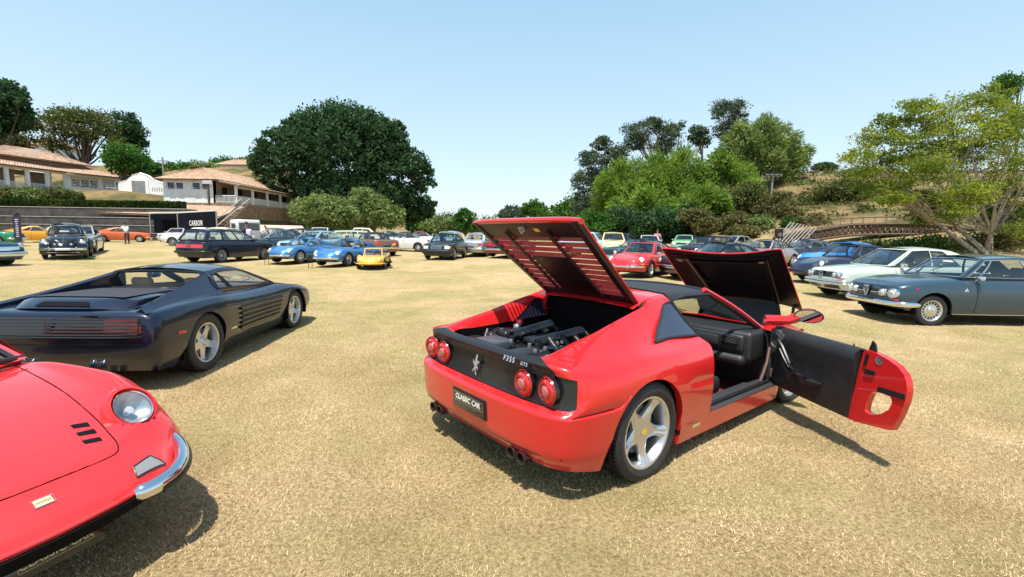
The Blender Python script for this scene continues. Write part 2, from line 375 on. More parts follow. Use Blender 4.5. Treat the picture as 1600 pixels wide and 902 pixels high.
def arch_lip(b,G,depth=.045):
    """rolled inner edge along the bottom of the skin"""
    lo=G[:,0]; q=lo.copy(); q[:,1]=np.maximum(q[:,1]-depth,0); q[:,2]+=.004
    b.grid(np.stack([q,lo],1))
# ================================================ the red mid-engined coupe with everything open
RED=paint('rosso_paint',(.60,.012,.014),rough=.30)
HORSE=[(.50,1.0),(.60,.97),(.66,.88),(.58,.85),(.60,.74),(.70,.66),(.84,.72),(.93,.66),(.86,.62),(.74,.56),(.60,.52),(.62,.44),(.76,.40),(.80,.28),(.70,.30),(.66,.36),(.52,.34),(.46,.30),(.52,.16),(.62,.08),(.58,.0),(.48,.06),(.38,.20),(.34,.32),(.26,.24),(.16,.22),(.10,.12),(.02,.14),(.08,.26),(.20,.32),(.30,.40),(.26,.48),(.12,.50),(.04,.62),(.0,.56),(.02,.72),(.12,.62),(.28,.60),(.34,.70),(.36,.84),(.44,.92)]
def horse(parent, M, size, m, name='prancing_horse_emblem'):
    b=MB(); b.prism([((x-.5)*size,(y-.5)*size*1.15) for x,y in HORSE],'z',0,.003); b.xf(M)
    return b.obj(name,m,parent,smooth=False)
def mid_coupe():
    px,py,yaw=1.3094,4.5185,.6749
    root=thing('sports_car','red mid-engined coupe with raised slatted engine lid, raised front lid and wide open door','car',(px,py,-.012),yaw)
    # columns: tail centre -> right flank -> nose centre ; levels: bottom, bumper, crease, upper, shoulder, top edge, ridge, inner edge
    cols=[
     [(-1.97,0,.215),(-2.045,0,.33),(-2.055,0,.555),(-1.985,0,.595),(-1.955,0,.80),(-1.985,0,.84),(-1.935,0,.865),(-1.88,0,.835)],
     [(-1.97,.36,.215),(-2.04,.37,.33),(-2.05,.37,.556),(-1.98,.37,.596),(-1.95,.37,.80),(-1.98,.36,.84),(-1.93,.34,.866),(-1.875,.32,.836)],
     [(-1.945,.66,.215),(-2.01,.68,.33),(-2.02,.69,.558),(-1.96,.69,.60),(-1.93,.69,.80),(-1.955,.66,.845),(-1.905,.56,.872),(-1.86,.51,.84)],
     [(-1.87,.80,.21),(-1.935,.845,.33),(-1.945,.86,.562),(-1.90,.845,.605),(-1.88,.835,.79),(-1.88,.80,.845),(-1.86,.60,.884),(-1.84,.535,.85)],
     [(-1.78,.855,.20),(-1.82,.90,.33),(-1.825,.915,.568),(-1.81,.905,.66),(-1.80,.88,.775),(-1.80,.82,.835),(-1.78,.605,.90),(-1.77,.54,.86)],
     [(-1.66,.88,.18),(-1.66,.925,.33),(-1.66,.94,.57),(-1.66,.93,.68),(-1.66,.90,.785),(-1.66,.82,.845),(-1.66,.602,.932),(-1.66,.54,.855)],
     [(-1.42,.90,.16),(-1.42,.935,.33),(-1.42,.955,.573),(-1.42,.95,.69),(-1.42,.91,.805),(-1.42,.81,.868),(-1.42,.60,.982),(-1.42,.53,.865)],
     [(-1.20,.91,.15),(-1.20,.94,.32),(-1.20,.96,.575),(-1.20,.95,.70),(-1.20,.91,.815),(-1.20,.79,.885),(-1.20,.596,1.038),(-1.20,.52,.875)],
     [(-.85,.91,.14),(-.85,.93,.30),(-.85,.955,.56),(-.85,.945,.69),(-.85,.905,.805),(-.87,.755,.885),(-.93,.585,1.10),(-.93,.52,.89)],
     [(-.60,.90,.135),(-.60,.92,.29),(-.60,.94,.54),(-.60,.935,.68),(-.60,.89,.80),(-.64,.735,.90),(-.74,.575,1.145),(-.74,.525,1.165)],
     [(-.40,.895,.13),(-.41,.91,.285),(-.42,.93,.53),(-.42,.925,.67),(-.40,.88,.80),(-.44,.725,.90),(-.55,.57,1.155),(-.53,.52,1.175)],
     [(.80,.89,.13),(.80,.905,.27),(.80,.92,.51),(.80,.91,.64),(.80,.865,.745),(.80,.78,.775),(.80,.72,.785),(.80,.70,.775)],
     [(1.0,.88,.14),(1.0,.905,.28),(1.0,.925,.52),(1.0,.915,.66),(1.0,.875,.76),(1.0,.79,.795),(1.0,.70,.79),(1.0,.66,.775)],
     [(1.225,.87,.15),(1.225,.91,.30),(1.225,.925,.53),(1.225,.91,.66),(1.225,.86,.755),(1.225,.77,.785),(1.225,.66,.775),(1.225,.62,.745)],
     [(1.6,.85,.17),(1.6,.88,.30),(1.6,.895,.50),(1.6,.875,.60),(1.6,.82,.67),(1.6,.73,.70),(1.6,.64,.70),(1.6,.60,.665)],
     [(1.92,.75,.18),(1.97,.78,.30),(1.97,.77,.45),(1.93,.75,.52),(1.90,.71,.56),(1.88,.65,.585),(1.85,.60,.595),(1.83,.56,.58)],
     [(2.12,.42,.18),(2.18,.44,.28),(2.17,.44,.42),(2.12,.44,.47),(2.05,.44,.50),(1.99,.44,.53),(1.94,.43,.55),(1.91,.42,.54)],
     [(2.16,0,.18),(2.24,0,.28),(2.23,0,.42),(2.17,0,.47),(2.10,0,.50),(2.03,0,.53),(1.97,0,.55),(1.94,0,.54)]]
    aR=(-1.235,.315,.385); aF=(1.225,.30,.365)
    breaks=np.unique(np.round(np.concatenate([np.linspace(0,2,15),[1.93,2.07,2.3,2.6,3.0,3.2,3.5,3.8,4.0,4.2,4.4,4.7,5.0,5.2,5.5,5.8,6.0,6.15,6.4,6.7,7.0]]),4))
    G=body_grid(cols,[aR,aF],.045,lev_breaks=breaks,extra_x=(-.405,-.399,.80,-.41))
    for j,bk_ in enumerate(breaks):                                # crisp ledge above the bumper line, behind the rear wheel and on the door
        if 2.01<bk_<2.5: G[:,j,1]-=.020*(1-(bk_-2.01)/.49)*(ss(-1.45,-1.62,G[:,j,0])*ss(-1.97,-1.88,G[:,j,0])+.45*ss(-.80,-.70,G[:,j,0])*(1-ss(-.42,-.38,G[:,j,0])))
    L=list(breaks); iS=L.index(1.0) if 1.0 in L else int(np.argmin(abs(breaks-1)));i3=L.index(3.0); i4=L.index(4.0)
    xs=G[:,3,0]; ys=G[:,3,1]
    def dc(i): return -.415<(xs[i]+xs[i+1])/2<.80
    def tailp(i,j): return xs[i+1]<-1.87 and i3-3<=j<i4 and ys[i]<.83
    body=MB()
    def sk(side):
        def f(i,j):
            if dc(i) and ( (j>=iS+0 and side<0) or (j>=i4 and side>0)): return True
            if xs[i+1]<-1.875 and j>=i4 and max(ys[i],ys[i+1])<.715: return True
            if xs[i+1]<-1.86 and i3<=j<i4 and max(ys[i],ys[i+1])<.865: return True
            return False
        return f
    Gr=G.copy(); Gr[...,1]*=-1
    body.grid(G,sk(1)); body.grid(Gr,sk(-1),flip=True)
    for g in (G,Gr):
        lo=g[:,0].copy(); q=lo.copy(); q[:,1]*=.95; q[:,2]+=.004; body.grid(np.stack([q,lo],1))
    # rear roof hoop and cowl
    def hoop(x0,x1,z0,z1,y0,y1,n=8,cr=.018):
        return [[(lerp(x0,x1,a),lerp(y0,y1,a)*(2*k/n-1),lerp(z0,z1,a)+cr*(1-(2*k/n-1)**2)) for k in range(n+1)] for a in (0,.33,.66,1)]
    body.grid(hoop(-.93,-.74,1.09,1.165,.535,.525)); body.grid(hoop(-.74,-.53,1.165,1.176,.525,.52))
    body.grid([[(x,y,z-.02*(abs(y)/.7)) for y in np.linspace(-.71,.71,9)] for x,z in ((.93,.80),(1.03,.795),(1.06,.76))])
    bo=body.obj('body',RED,root,weld=True,angle=42)
    for g in (G,Gr):                                               # joint between bumper and wing
        j=int(np.argmin(abs(breaks-2.07))); pp=[tuple(g[i,j]+np.array([0,.0015*np.sign(g[i,j,1]),0])) for i in range(len(xs)) if -1.90<xs[i]<-1.60]
        b=MB(); b.tube(pp,.0035,5); b.obj('bumper_joint',DARKM,root)
    # black tail panel with rim, recessed
    tp=MB(); sel=[i for i in range(len(xs)) if xs[i]<-1.85 and ys[i]<.875]
    for g,fl in ((G,False),(Gr,True)):
        P=g[sel][:,i3:i4+1].copy(); P[...,0]+=.012; tp.grid(P,flip=fl)
    tpo=tp.obj('tail_panel',mat('tail_panel_grey',(.010,.011,.013),.32,coat=.3,var=.3,vscale=5),root,weld=True)
    sp=MB(); cr_=[]                                                # black lip along the top of the tail
    for g in (G,Gr):
        I=[i for i in range(len(xs)) if xs[i]<-1.875 and ys[i]<.74]
        P=g[I][:,i4-1:].copy(); P[...,0]-=.004; P[...,2]+=.004; sp.grid(P,flip=g is Gr)
    sp.obj('spoiler_lip',BLACKP,root,weld=True)
    # four round lamps
    def lamp_x(y): return float(pchip([0,.37,.69,.845],[-1.963,-1.957,-1.937,-1.885],np.array([abs(y)]))[0])
    for y in (-.70,-.495,.495,.70):
        M=Matrix.Translation((lamp_x(y)-.006,y,.70))@Matrix.Rotation(pi/2+ (.16 if y>0.6 else -.16 if y<-.6 else .05*np.sign(y)),4,'Z')
        b=MB(); K_=.87; M=M@Matrix.Scale(K_,4); b.lathe([(.102,-.02),(.102,.012),(.094,.02),(.088,.008)],36,M); hs=b.obj('tail_lamp',BLACKG,root)
        b=MB(); b.lathe([(.001,.036),(.05,.034),(.078,.026),(.092,.01),(.094,-.005)],36,M); b.obj('lens',REDLENS,hs)
        b=MB(); b.lathe([(.001,.047),(.03,.046),(.04,.039),(.043,.030)],28,M); b.obj('reflector',mat('pale_red_lens',(.42,.10,.10),.2,coat=1),hs)
        b=MB(); b.lathe([(.052,.037),(.058,.040),(.062,.034)],32,M); b.lathe([(.088,.012),(.097,.024),(.103,.012)],36,M); b.obj('ring',mat('lamp_ring',(.30,.008,.008),.2,coat=1),hs)
    MT=frame((-1.978,.02,.705),(0,-1,0),(.10,0,1)); horse(root,MT@Matrix.Scale(.62,4,(1,0,0)),.135,mat('horse_silver',(.50,.50,.53),.30,.55))
    MT=frame((-1.992,-.40,.825),(0.02,-1,0),(-.4,0,1)); text_mesh('model_badge','F355',.046,CHROME,root,frame((-2.0,-.385,.838),(0.03,-1,0),(.3,0,1)),.002,spacing=1.3)
    text_mesh('model_badge','GTS',.030,CHROME,root,frame((-1.993,-.525,.834),(0.06,-1,0),(.3,0,1)),.002,spacing=1.3)
    # number plate in a recess of the bumper
    b=MB(); b.box(-2.066,-2.045,-.20,.20,.385,.505); pl=b.obj('number_plate',BLACKG,root,bevel=.004)
    M=frame((-2.0672,0,.463),(0,-1,0),(0,0,1)); text_mesh('lettering','CLASSIC CAR',.052,WHITEP,pl,M,.0006); text_mesh('lettering','COLLECTION',.02,GREYM,pl,frame((-2.0672,0,.415),(0,-1,0),(0,0,1)),.0006,spacing=1.9)
    b=MB()
    for (z0,z1,y0,y1) in ((.432,.434,-.185,.185),(.492,.494,-.185,.185),(.434,.492,-.185,-.183),(.434,.492,.183,.185)): b.box(-2.0675,-2.066,y0,y1,z0,z1)
    b.obj('border',mat('plate_gold',(.5,.42,.22),.4,.6),pl,smooth=False)
    b=MB(); b.box(-2.057,-2.02,-.212,.212,.375,.517); b.obj('plate_recess_shade',BLACKP,root,bevel=.006)  # black colour stands in for the shadow in the red plate recess
    b=MB(); b.grid([[(x,s*y,z) for x,y,z in ((-2.052,0,.312),(-2.045,.37,.312),(-2.016,.66,.312),(-1.945,.83,.312))] for s in (1,)]+[[(x,s*y,z) for x,y,z in ((-2.052,0,.307),(-2.045,.37,.307),(-2.016,.66,.307),(-1.945,.83,.307))] for s in (1,)]); b.mirror(); b.obj('bumper_seam',DARKM,root)
    b=MB(); b.box(-1.93,-1.6,-.66,.66,.215,.235); b.obj('undertray',DARKM,root)
    for s in (-1,1):
        for dy in (.455,.555):
            b=MB(); M=Matrix.Translation((-1.995,s*dy,.245))@Matrix.Rotation(pi/2,4,'Z')
            b.lathe([(.038,-.22),(.038,.035),(.041,.042),(.036,.042),(.034,.02),(.034,-.1),(.001,-.1)],24,M); b.obj('exhaust_tip',mat('exhaust_steel',(.16,.15,.15),.25,.9),root)
    # liners, floor
    b=MB(); pass
    for a_ in ((-1.235,.315,.39,.93),(1.225,.30,.37,.90)):
        for s in (1,-1):
            b=MB(); liner(b,a_[0],a_[1],a_[2],s*a_[3],s*.5); b.obj('wheel_arch_liner',DARKM,root)
    b=MB(); b.box(-1.7,1.9,-.52,.52,.12,.15); b.box(-.86,.84,-.86,.86,.128,.155); b.obj('floor_pan',DARKM,root)
    # engine bay
    b=MB(); b.add([(-1.86,-.55,.84),(-.8,-.55,.88),(-.8,-.55,.3),(-1.86,-.55,.3)],[(0,1,2,3)]); b.mirror()
    b.add([(-1.86,-.55,.835),(-1.86,.55,.835),(-1.86,.55,.3),(-1.86,-.55,.3)],[(0,1,2,3)]); b.box(-1.86,-.8,-.55,.55,.60,.62)
    b.add([(-.80,-.55,1.09),(-.80,.55,1.09),(-.76,.55,.3),(-.76,-.55,.3)],[(0,1,2,3)])
    for s in (1,-1):
        I=[i for i in range(len(xs)) if -1.86<xs[i]<-.80]; g=G if s>0 else Gr
        P=g[I][:,-1]; b.grid(np.stack([P,P*np.array([1,.98,0])+np.array([0,0,.5])],1))
    b.obj('engine_bay',mat('bay_black',(.004,.004,.005),.8,spec=.1),root)
    EZ=.04
    eng=MB(); eng.rbox(-1.55,-1.0,-.22,.22,.55,.74,.05); eng.rbox(-1.5,-1.05,-.10,.10,.74,.80,.04)
    for k in range(4):
        for s in (-1,1):
            x=-1.47+k*.13; eng.tube([(x,s*.10,.79),(x,s*.2,.82),(x,s*.28,.76),(x,s*.30,.66)],.03,10)
    eo=eng.obj('engine',mat('engine_casting',(.018,.018,.020),.35,.4,var=.4,vscale=20,bump=.2),root)
    b=MB(); b.rbox(-1.80,-1.52,-.30,-.06,.55,.77,.04); b.rbox(-1.80,-1.56,.06,.36,.55,.76,.04); b.rbox(-1.5,-1.3,.3,.5,.5,.80,.03); b.rbox(-1.45,-1.05,-.50,-.33,.5,.78,.04); b.obj('air_box',mat('box_black',(.010,.011,.013),.3),eo)
    b=MB()
    for (p,q,r) in (((-1.55,.15,.80),(-1.1,.18,.84),.045),((-1.55,-.16,.80),(-1.1,-.18,.84),.045)):
        n=26; b=MB()
        for k in range(n): b.lathe([(r*.86,0),(r,.006),(r*.86,.012)],14,Matrix.Translation((lerp(p[0],q[0],k/n),lerp(p[1],q[1],k/n),lerp(p[2],q[2],k/n)))@Matrix.Rotation(-pi/2,4,'Z'))
        b.obj('ribbed_duct',BLACKG,eo,weld=True)
    rr=random.Random(4)
    for k in range(12):
        x=-1.75+rr.random()*.5; y=rr.uniform(-.5,.5); b=MB(); b.tube([(x,y,.66),(x+.1,y+rr.uniform(-.1,.1),.75+rr.random()*.05),(x+.25,y+rr.uniform(-.15,.15),.765),(x+.45,y+rr.uniform(-.1,.1),.70)],.012+rr.random()*.012,7); b.obj('hose',BLACKG,eo)
    b=MB()
    for k in range(16):
        x=rr.uniform(-1.75,-1.0); y=rr.uniform(-.48,.48); b=MB(); b.lathe([(.001,.02),(.014,.02),(.016,0)],10,Matrix.Translation((x,y,.765+rr.random()*.03))@Matrix.Rotation(pi/2,4,'X')); b.obj('fitting',ALLOYG,eo)
    b=MB(); b.rbox(-1.42,-1.36,.25,.31,.80,.86,.02); b.obj('fitting',ALLOYG,eo)
    b=MB(); b.lathe([(.001,.03),(.03,.03),(.034,0)],14,Matrix.Translation((-1.30,.36,.84))@Matrix.Rotation(pi/2,4,'X')); b.obj('filler_cap',REDLENS,eo)
    for o_ in [eo]: o_.location.z=EZ
    b=MB(); b.rbox(-1.84,-1.60,-.53,-.30,.66,.80,.03); b.rbox(-1.84,-1.62,.32,.53,.66,.80,.03); b.rbox(-1.15,-.86,-.50,.50,.62,.80,.05); b.rbox(-1.58,-1.20,.40,.53,.66,.82,.03); b.rbox(-1.58,-1.20,-.53,-.40,.66,.82,.03); b.obj('bay_cover',mat('cover_dark',(.016,.018,.022),.32),root)
    b=MB(); b.rbox(-1.80,-1.60,.05,.30,.72,.835,.02,2); b.obj('intake_box',mat('box_slate',(.05,.065,.08),.4),root)
    for s in (1,-1):
        b=MB(); c=[(-1.22,s*.512,.885),(-.86,s*.512,.90),(-.90,s*.54,1.05),(-.96,s*.545,1.05)]; b.add(c,[(0,1,2,3)]); b.obj('inner_glass',mat('quarter_glass',(.02,.022,.045),.05,coat=1.0),root,smooth=False); b=MB(); b.tube(c,.008,5,closed=True); b.obj('inner_seal',BLACKP,root)
    # engine lid: louvred, hinged by the roof hoop. plane coords: v across, u from hinge to free edge
    A=Vector((-.83,0,1.105)); B_=Vector((-1.64,0,1.748)); U=(B_-A).normalized(); LL=(B_-A).length; V=Vector((0,1,0)); Nn=U.cross(V)
    if Nn.x<0: Nn=-Nn                                              # outer side faces forward and up
    def lp(u,v,w=0): return A+U*u+V*v+Nn*w
    def lhw(u): return lerp(.50,.595,u/LL)
    lid=MB()
    def bar(u0,u1,v0,v1,w0,w1,b=lid):
        vs=[lp(u0,v0,w0),lp(u1,v0,w0),lp(u1,v1,w0),lp(u0,v1,w0),lp(u0,v0,w1),lp(u1,v0,w1),lp(u1,v1,w1),lp(u0,v1,w1)]
        b.add(vs,[(0,3,2,1),(4,5,6,7),(0,1,5,4),(1,2,6,5),(2,3,7,6),(3,0,4,7)])
    def skew(u0,u1,s,in0,in1,w0,w1,b=lid):
        P=[(u0,lhw(u0)-in1),(u1,lhw(u1)-in1),(u1,lhw(u1)-in0),(u0,lhw(u0)-in0)]
        vs=[lp(u,s*v,w0) for u,v in P]+[lp(u,s*v,w1) for u,v in P]; b.add(vs,[(0,3,2,1),(4,5,6,7),(0,1,5,4),(1,2,6,5),(2,3,7,6),(3,0,4,7)])
    for s in (-1,1): skew(0,LL-.02,s,0,.055,-.02,.015)
    bar(.0,.13,-.47,.47,-.012,.012); bar(LL-.19,LL-.035,-.56,.56,-.012,.012)
    bar(.13,.60,-.20,.20,-.020,.006)
    lo=lid.obj('engine_lid',mat('lid_inner_maroon',(.011,.003,.004),.45),root,bevel=.004)
    b=MB(); bar(-.01,.13,-.49,.49,.014,.024,b)
    pts=[]                                                         # rolled red rear edge of the lid
    for k in range(17):
        v=-.60+1.2*k/16; e=abs(v)/.6; pts.append(lp(LL-.03-.02*e**6,v,.012))
    b.tube(pts,.034,12,flat=.62); 
    for s in (-1,1): b.tube([lp(u,s*(lhw(u)+.002),.016) for u in np.linspace(0,LL-.03,8)],.008,8)
    bar(LL-.19,LL-.03,-.585,.585,.014,.022,b); b.obj('lid_skin',RED,lo)
    for k in range(11):                                            # red slats across the lid
        u=.14+k*(LL-.19-.14)/10.6; h=lhw(u)-.055
        for (v0,v1) in ((-h,h),) if u>.58 else ((-h,-.20),(.20,h)):
            b=MB(); vs=[]
            for v in (v0,v1): vs+= [lp(u,v,-.012),lp(u+.024,v,.010),lp(u+.029,v,.006),lp(u+.006,v,-.018)]
            b.add(vs,[(0,1,2,3),(7,6,5,4),(0,4,5,1),(1,5,6,2),(2,6,7,3),(3,7,4,0)]); b.obj('slat',mat('slat_red',(.20,.010,.015),.4,coat=.4),lo,smooth=False)
    for v in (-.24,.24): 
        b=MB(); bar(.10,LL-.12,v-.014,v+.014,-.034,-.018,b); b.obj('rib',mat('lid_inner_dark',(.03,.006,.008),.5),lo,smooth=False)
    b=MB(); bar(LL-.125,LL-.09,-.16,-.11,-.016,-.012,b); b.obj('sticker',YELLOWP,lo,smooth=False)
    b=MB(); bar(LL-.10,LL-.06,-.03,.03,-.03,-.012,b); b.tube([lp(LL-.09,-.03,-.03),lp(LL-.10,0,-.05),lp(LL-.09,.03,-.03)],.007,6); b.obj('latch',ALLOYG,lo)
    # roof panel, rails, windscreen
    UP=G[:,L.index(4.0):L.index(6.0)+1].reshape(-1,3); UP=UP[(UP[:,0]<-.3)&(UP[:,0]>-1.3)]
    def ysf(x,z):
        d=(UP[:,0]-x)**2+(UP[:,2]-z)**2+1e-6; k=np.argsort(d)[:6]; w=1/d[k]; return float((UP[k,1]*w).sum()/w.sum())
    b=MB(); rows=[]
    for a in np.linspace(0,1,8):
        x=lerp(-.52,.10,a); z=1.182-.012*a; yh=.525
        row=[(x,-yh-.045,z-.055),(x,-yh-.03,z-.022)]+[(x,y,z+.02*(1-(y/yh)**2)) for y in np.linspace(-yh,yh,11)]+[(x,yh+.03,z-.022),(x,yh+.045,z-.055)]; rows.append(row)
    b.grid(rows); b.obj('targa_roof',mat('targa_black',(.018,.019,.022),.55,bump=.08,bscale=200),root)
    b=MB(); b.grid([[(p[0],p[1],p[2]-.035) for p in r_[1:-1]] for r_ in rows]); b.obj('headlining',GREYM,root)
    wb=lambda y:.955-.22*(y/.72)**2*1.0; 
    def ws(u,v):                                                   # v -1..1 across, u 0 bottom ..1 top
        y=v*lerp(.71,.545,u); x=lerp(.97-.16*v*v,.14-.06*v*v,u); z=lerp(.79,1.172-.0*v*v,u)+.018*(1-v*v)*u+.035*sin(pi*u)*.6; return (x,y,z)
    b=MB(); b.grid([[ws(u,v) for v in np.linspace(-.95,.95,13)] for u in np.linspace(.03,.96,7)]); b.obj('windscreen',GLASS,root)
    for s in (-1,1):
        b=MB(); b.tube([ws(u,s*1.0) for u in np.linspace(-.05,1.03,8)],[.026]*8,10,flat=.8); b.obj('windscreen_pillar',RED,root)
        b=MB(); b.tube([(p[0]-.022,p[1]*1.0,p[2]-.02) for p in [ws(u,s*.985) for u in np.linspace(0,1,8)]],.018,8); b.obj('pillar_trim',BLACKP,root)
        if s>0:
            b=MB(); b.grid([[(-.36,.855,.80),(.82,.80,.775)],[(-.44,.73,1.0),(.48,.68,1.0)],[(-.50,.59,1.14),(.16,.585,1.14)]]); b.obj('door_glass',GLASS,root)
        Q=[[(-.985,.886),(-.80,.89),(-.62,.886),(-.425,.872)],[(-.86,.965),(-.74,.97),(-.60,.97),(-.465,.965)],[(-.74,1.04),(-.68,1.045),(-.59,1.05),(-.50,1.045)],[(-.645,1.105),(-.62,1.11),(-.57,1.118),(-.535,1.118)]]
        R_=[[(x,s*(ysf(x,z)+.007),z+.003) for x,z in r_] for r_ in Q]
        b=MB(); b.grid(R_); b.obj('quarter_glass',mat('quarter_glass',(.02,.022,.045),.05,coat=1.0),root)
        b=MB(); b.tube(R_[0]+[R_[1][3],R_[2][3],R_[3][3],R_[3][2],R_[3][0],R_[2][0],R_[1][0],R_[0][0]],.010,6); b.obj('quarter_seal',BLACKP,root)
    b=MB(); b.tube([ws(1.0,v) for v in np.linspace(-1,1,11)],.02,8,flat=.7); b.obj('windscreen_header',BLACKP,root)
    for s in (-1,1):
        b=MB(); b.tube([(.87,s*.10-.0,.835),(.78,s*.02-.0+.22*s,.865)],.006,6); b.obj('wiper',BLACKP,root)
    # cabin
    b=MB(); b.box(-.60,.82,-.80,.86,.15,.18); b.obj('cabin_floor',CARPET,root)
    b=MB(); b.rbox(-.55,.70,-.13,.13,.17,.46,.06); b.obj('centre_tunnel',LEATHER,root)
    b=MB(); b.box(-.64,-.60,-.76,.76,.15,.80); b.box(-.66,-.62,-.62,.62,.80,.97); b.box(.82,.86,-.86,.86,.15,.74); b.add([(-.45,.87,.15),(.82,.87,.15),(.82,.86,.76),(-.45,.86,.80)],[(0,1,2,3)]); b.obj('bulkhead',mat('cabin_black',(.02,.012,.013),.7),root)
    b=MB(); b.grid([[(-.62,-.6,.9),(-.62,.6,.9)],[(-.68,-.5,1.14),(-.68,.5,1.14)]]); b.obj('rear_window',GLASSD,root)
    b=MB(); b.rbox(.50,.92,-.78,.80,.50,.775,.04); b.rbox(.47,.60,-.72,.76,.58,.745,.03); b.rbox(.44,.70,-.74,.76,.46,.56,.05); db=b.obj('dashboard',LEATHER,root)
    b=MB(); b.rbox(.45,.475,-.49,-.19,.62,.715,.012,2); b.obj('glovebox',mat('glovebox_grey',(.045,.045,.05),.45),db)
    for y in (-.60,-.09,.05):
        b=MB(); b.rbox(.452,.48,y-.075,y+.075,.655,.735,.01); v=b.obj('air_vent',BLACKG,db)
        b=MB()
        for k in range(5): b.box(.447,.455,y-.066,y+.066,.668+k*.014,.671+k*.014)
        b.obj('vent_slat',GREYM,v,smooth=False)
    b=MB(); M=Matrix.Translation((.36,.38,.66))@Matrix.Rotation(-.45,4,'Y'); b.tube([M@Vector((0,.175*cos(a),.175*sin(a))) for a in np.linspace(0,2*pi,25)[:-1]],.016,8,closed=True)
    b.tube([M@Vector((0,-.17,0)),M@Vector((.05,0,0)),M@Vector((0,.17,0))],.014,6); b.tube([M@Vector((.05,0,0)),M@Vector((.3,0,0))],.03,8); b.obj('steering_wheel',LEATHER,root)
    for y in (-.42,.42):
        b=MB(); b.rbox(-.30,.22,y-.23,y+.23,.20,.33,.05); M=Matrix.Translation((-.36,y,.26))@Matrix.Rotation(-.22,4,'Y'); b.rbox(-.06,.07,-.23,.23,0,.60,.06,M=M)
        for s in (-1,1): b.rbox(-.28,.22,y+s*.20-.05,y+s*.20+.05,.24,.40,.045); b.rbox(0,.15,s*.19-.04,s*.19+.04,.05,.55,.035,M=M)
        b.obj('seat',LEATHER,root)
    # right door opening: sill plate, seals
    b=MB(); b.box(-.41,.80,-.905,-.70,.262,.285); b.box(-.41,.80,-.72,-.70,.15,.27); b.obj('sill_plate',mat('sill_black',(.03,.03,.032),.6,bump=.2,bscale=200),root,bevel=.006)
    b=MB(); b.tube([(.79,-.72,.78),(.77,-.80,.72),(.775,-.84,.5),(.76,-.84,.30),(-.36,-.84,.30),(-.40,-.84,.5),(-.395,-.83,.78),(-.45,-.71,.93),(-.52,-.585,1.13),(-.3,-.565,1.15),(.1,-.56,1.14)],.016,7); b.obj('door_seal',BLACKP,root)
    b=MB(); b.grid([[(-.405,-.905,.27),(-.405,-.915,.5),(-.405,-.90,.7),(-.40,-.865,.80)],[(-.44,-.78,.27),(-.44,-.78,.5),(-.44,-.77,.7),(-.44,-.74,.82)]]); b.obj('door_jamb',BLACKP,root); b=MB(); b.grid([[(.80,-.90,.27),(.80,-.915,.5),(.80,-.86,.74)],[(.80,-.68,.27),(.80,-.68,.5),(.80,-.68,.74)]]); b.obj('door_jamb',BLACKP,root)
    b=MB(); b.tube([(.70,-.80,.30),(.74,-.83,.48),(.75,-.84,.62)],.014,6); b.box(.785,.80,-.88,-.80,.58,.66); b.box(.785,.80,-.88,-.80,.34,.42); b.obj('door_hinge',mat('hinge_rose',(.35,.22,.2),.4,.5),root)
    b=MB(); 
    b=MB(); M=frame((-.66,-.938,.25),(1,0,0),(0,0,1)); b.box(-.055,.055,-.012,.012,0,.004,M); b.obj('maker_badge',CHROME,root)
    # door, in its own plane: u along the door from the hinge, outer side +w
    H=Vector((.80,-.90,0)); du=Vector((-.51,-.86,0)).normalized(); dn=Vector((.86,-.51,0)).normalized(); MD=Matrix(((du.x,0,dn.x,H.x),(du.y,0,dn.y,H.y),(0,1,0,0),(0,0,0,1)))
    # local (u, z, w)
    def dslab(poly,w0,w1,b):
        n=len(poly); b.add([MD@Vector((u,z,w0)) for u,z in poly]+[MD@Vector((u,z,w1)) for u,z in poly],[(i,(i+1)%n,n+(i+1)%n,n+i) for i in range(n)]+[tuple(range(n-1,-1,-1)),tuple(n+i for i in range(n))])
    outer=[(-.06,.27),(.30,.262),(.83,.262)]
    # red end with an opening for the air intake: ring between outline and hole
    oo=[(.80,.262),(.87,.262),(1.0,.285),(1.12,.305),(1.165,.318),(1.205,.42),(1.238,.54),(1.245,.62),(1.235,.68),(1.21,.73),(1.16,.772),(1.09,.80),(1.0,.822),(.90,.828),(.885,.80),(.86,.64),(.84,.50),(.815,.36)]
    cen=(1.035,.455); hole=[(.945,.372),(.950,.43),(.975,.515),(1.01,.545),(1.08,.550),(1.132,.548),(1.148,.515),(1.13,.455),(1.08,.405),(1.02,.372),(.98,.362)]
    def ang(p): return atan2(p[1]-cen[1],p[0]-cen[0])%(2*pi)
    N=40; ring_o=[];ring_h=[]
    def hit(poly,a):
        best=None; d=(cos(a),sin(a))
        for i in range(len(poly)):
            p,q=poly[i],poly[(i+1)%len(poly)]; ex,ey=q[0]-p[0],q[1]-p[1]; den=d[0]*ey-d[1]*ex
            if abs(den)<1e-9: continue
            t=((p[0]-cen[0])*ey-(p[1]-cen[1])*ex)/den; s_=((p[0]-cen[0])*d[1]-(p[1]-cen[1])*d[0])/den
            if t>0 and -1e-6<=s_<=1+1e-6 and (best is None or t>best): best=t
        return (cen[0]+d[0]*best,cen[1]+d[1]*best)
    de=MB(); As=sorted(set([round(ang(p),4) for p in oo]+[round(2*pi*k/N,4) for k in range(N)]))
    ro=[hit(oo,a) for a in As]; rh=[hit(hole,a) for a in As]; n=len(As)
    vs=[MD@Vector((p[0],p[1],w)) for w in (.0,.05) for r_ in (ro,rh) for p in r_]
    fs=[]
    for i in range(n):
        j=(i+1)%n; fs+=[(i,j,n+j,n+i),(2*n+i,3*n+i,3*n+j,2*n+j),(i,2*n+i,2*n+j,j),(n+i,n+j,3*n+j,3*n+i)]
    de.add(vs,fs); dslab([(-.05,.27),(.80,.262),(.815,.36),(.84,.50),(.86,.64),(.885,.80),(.4,.80),(-.05,.775)],.03,.05,de)
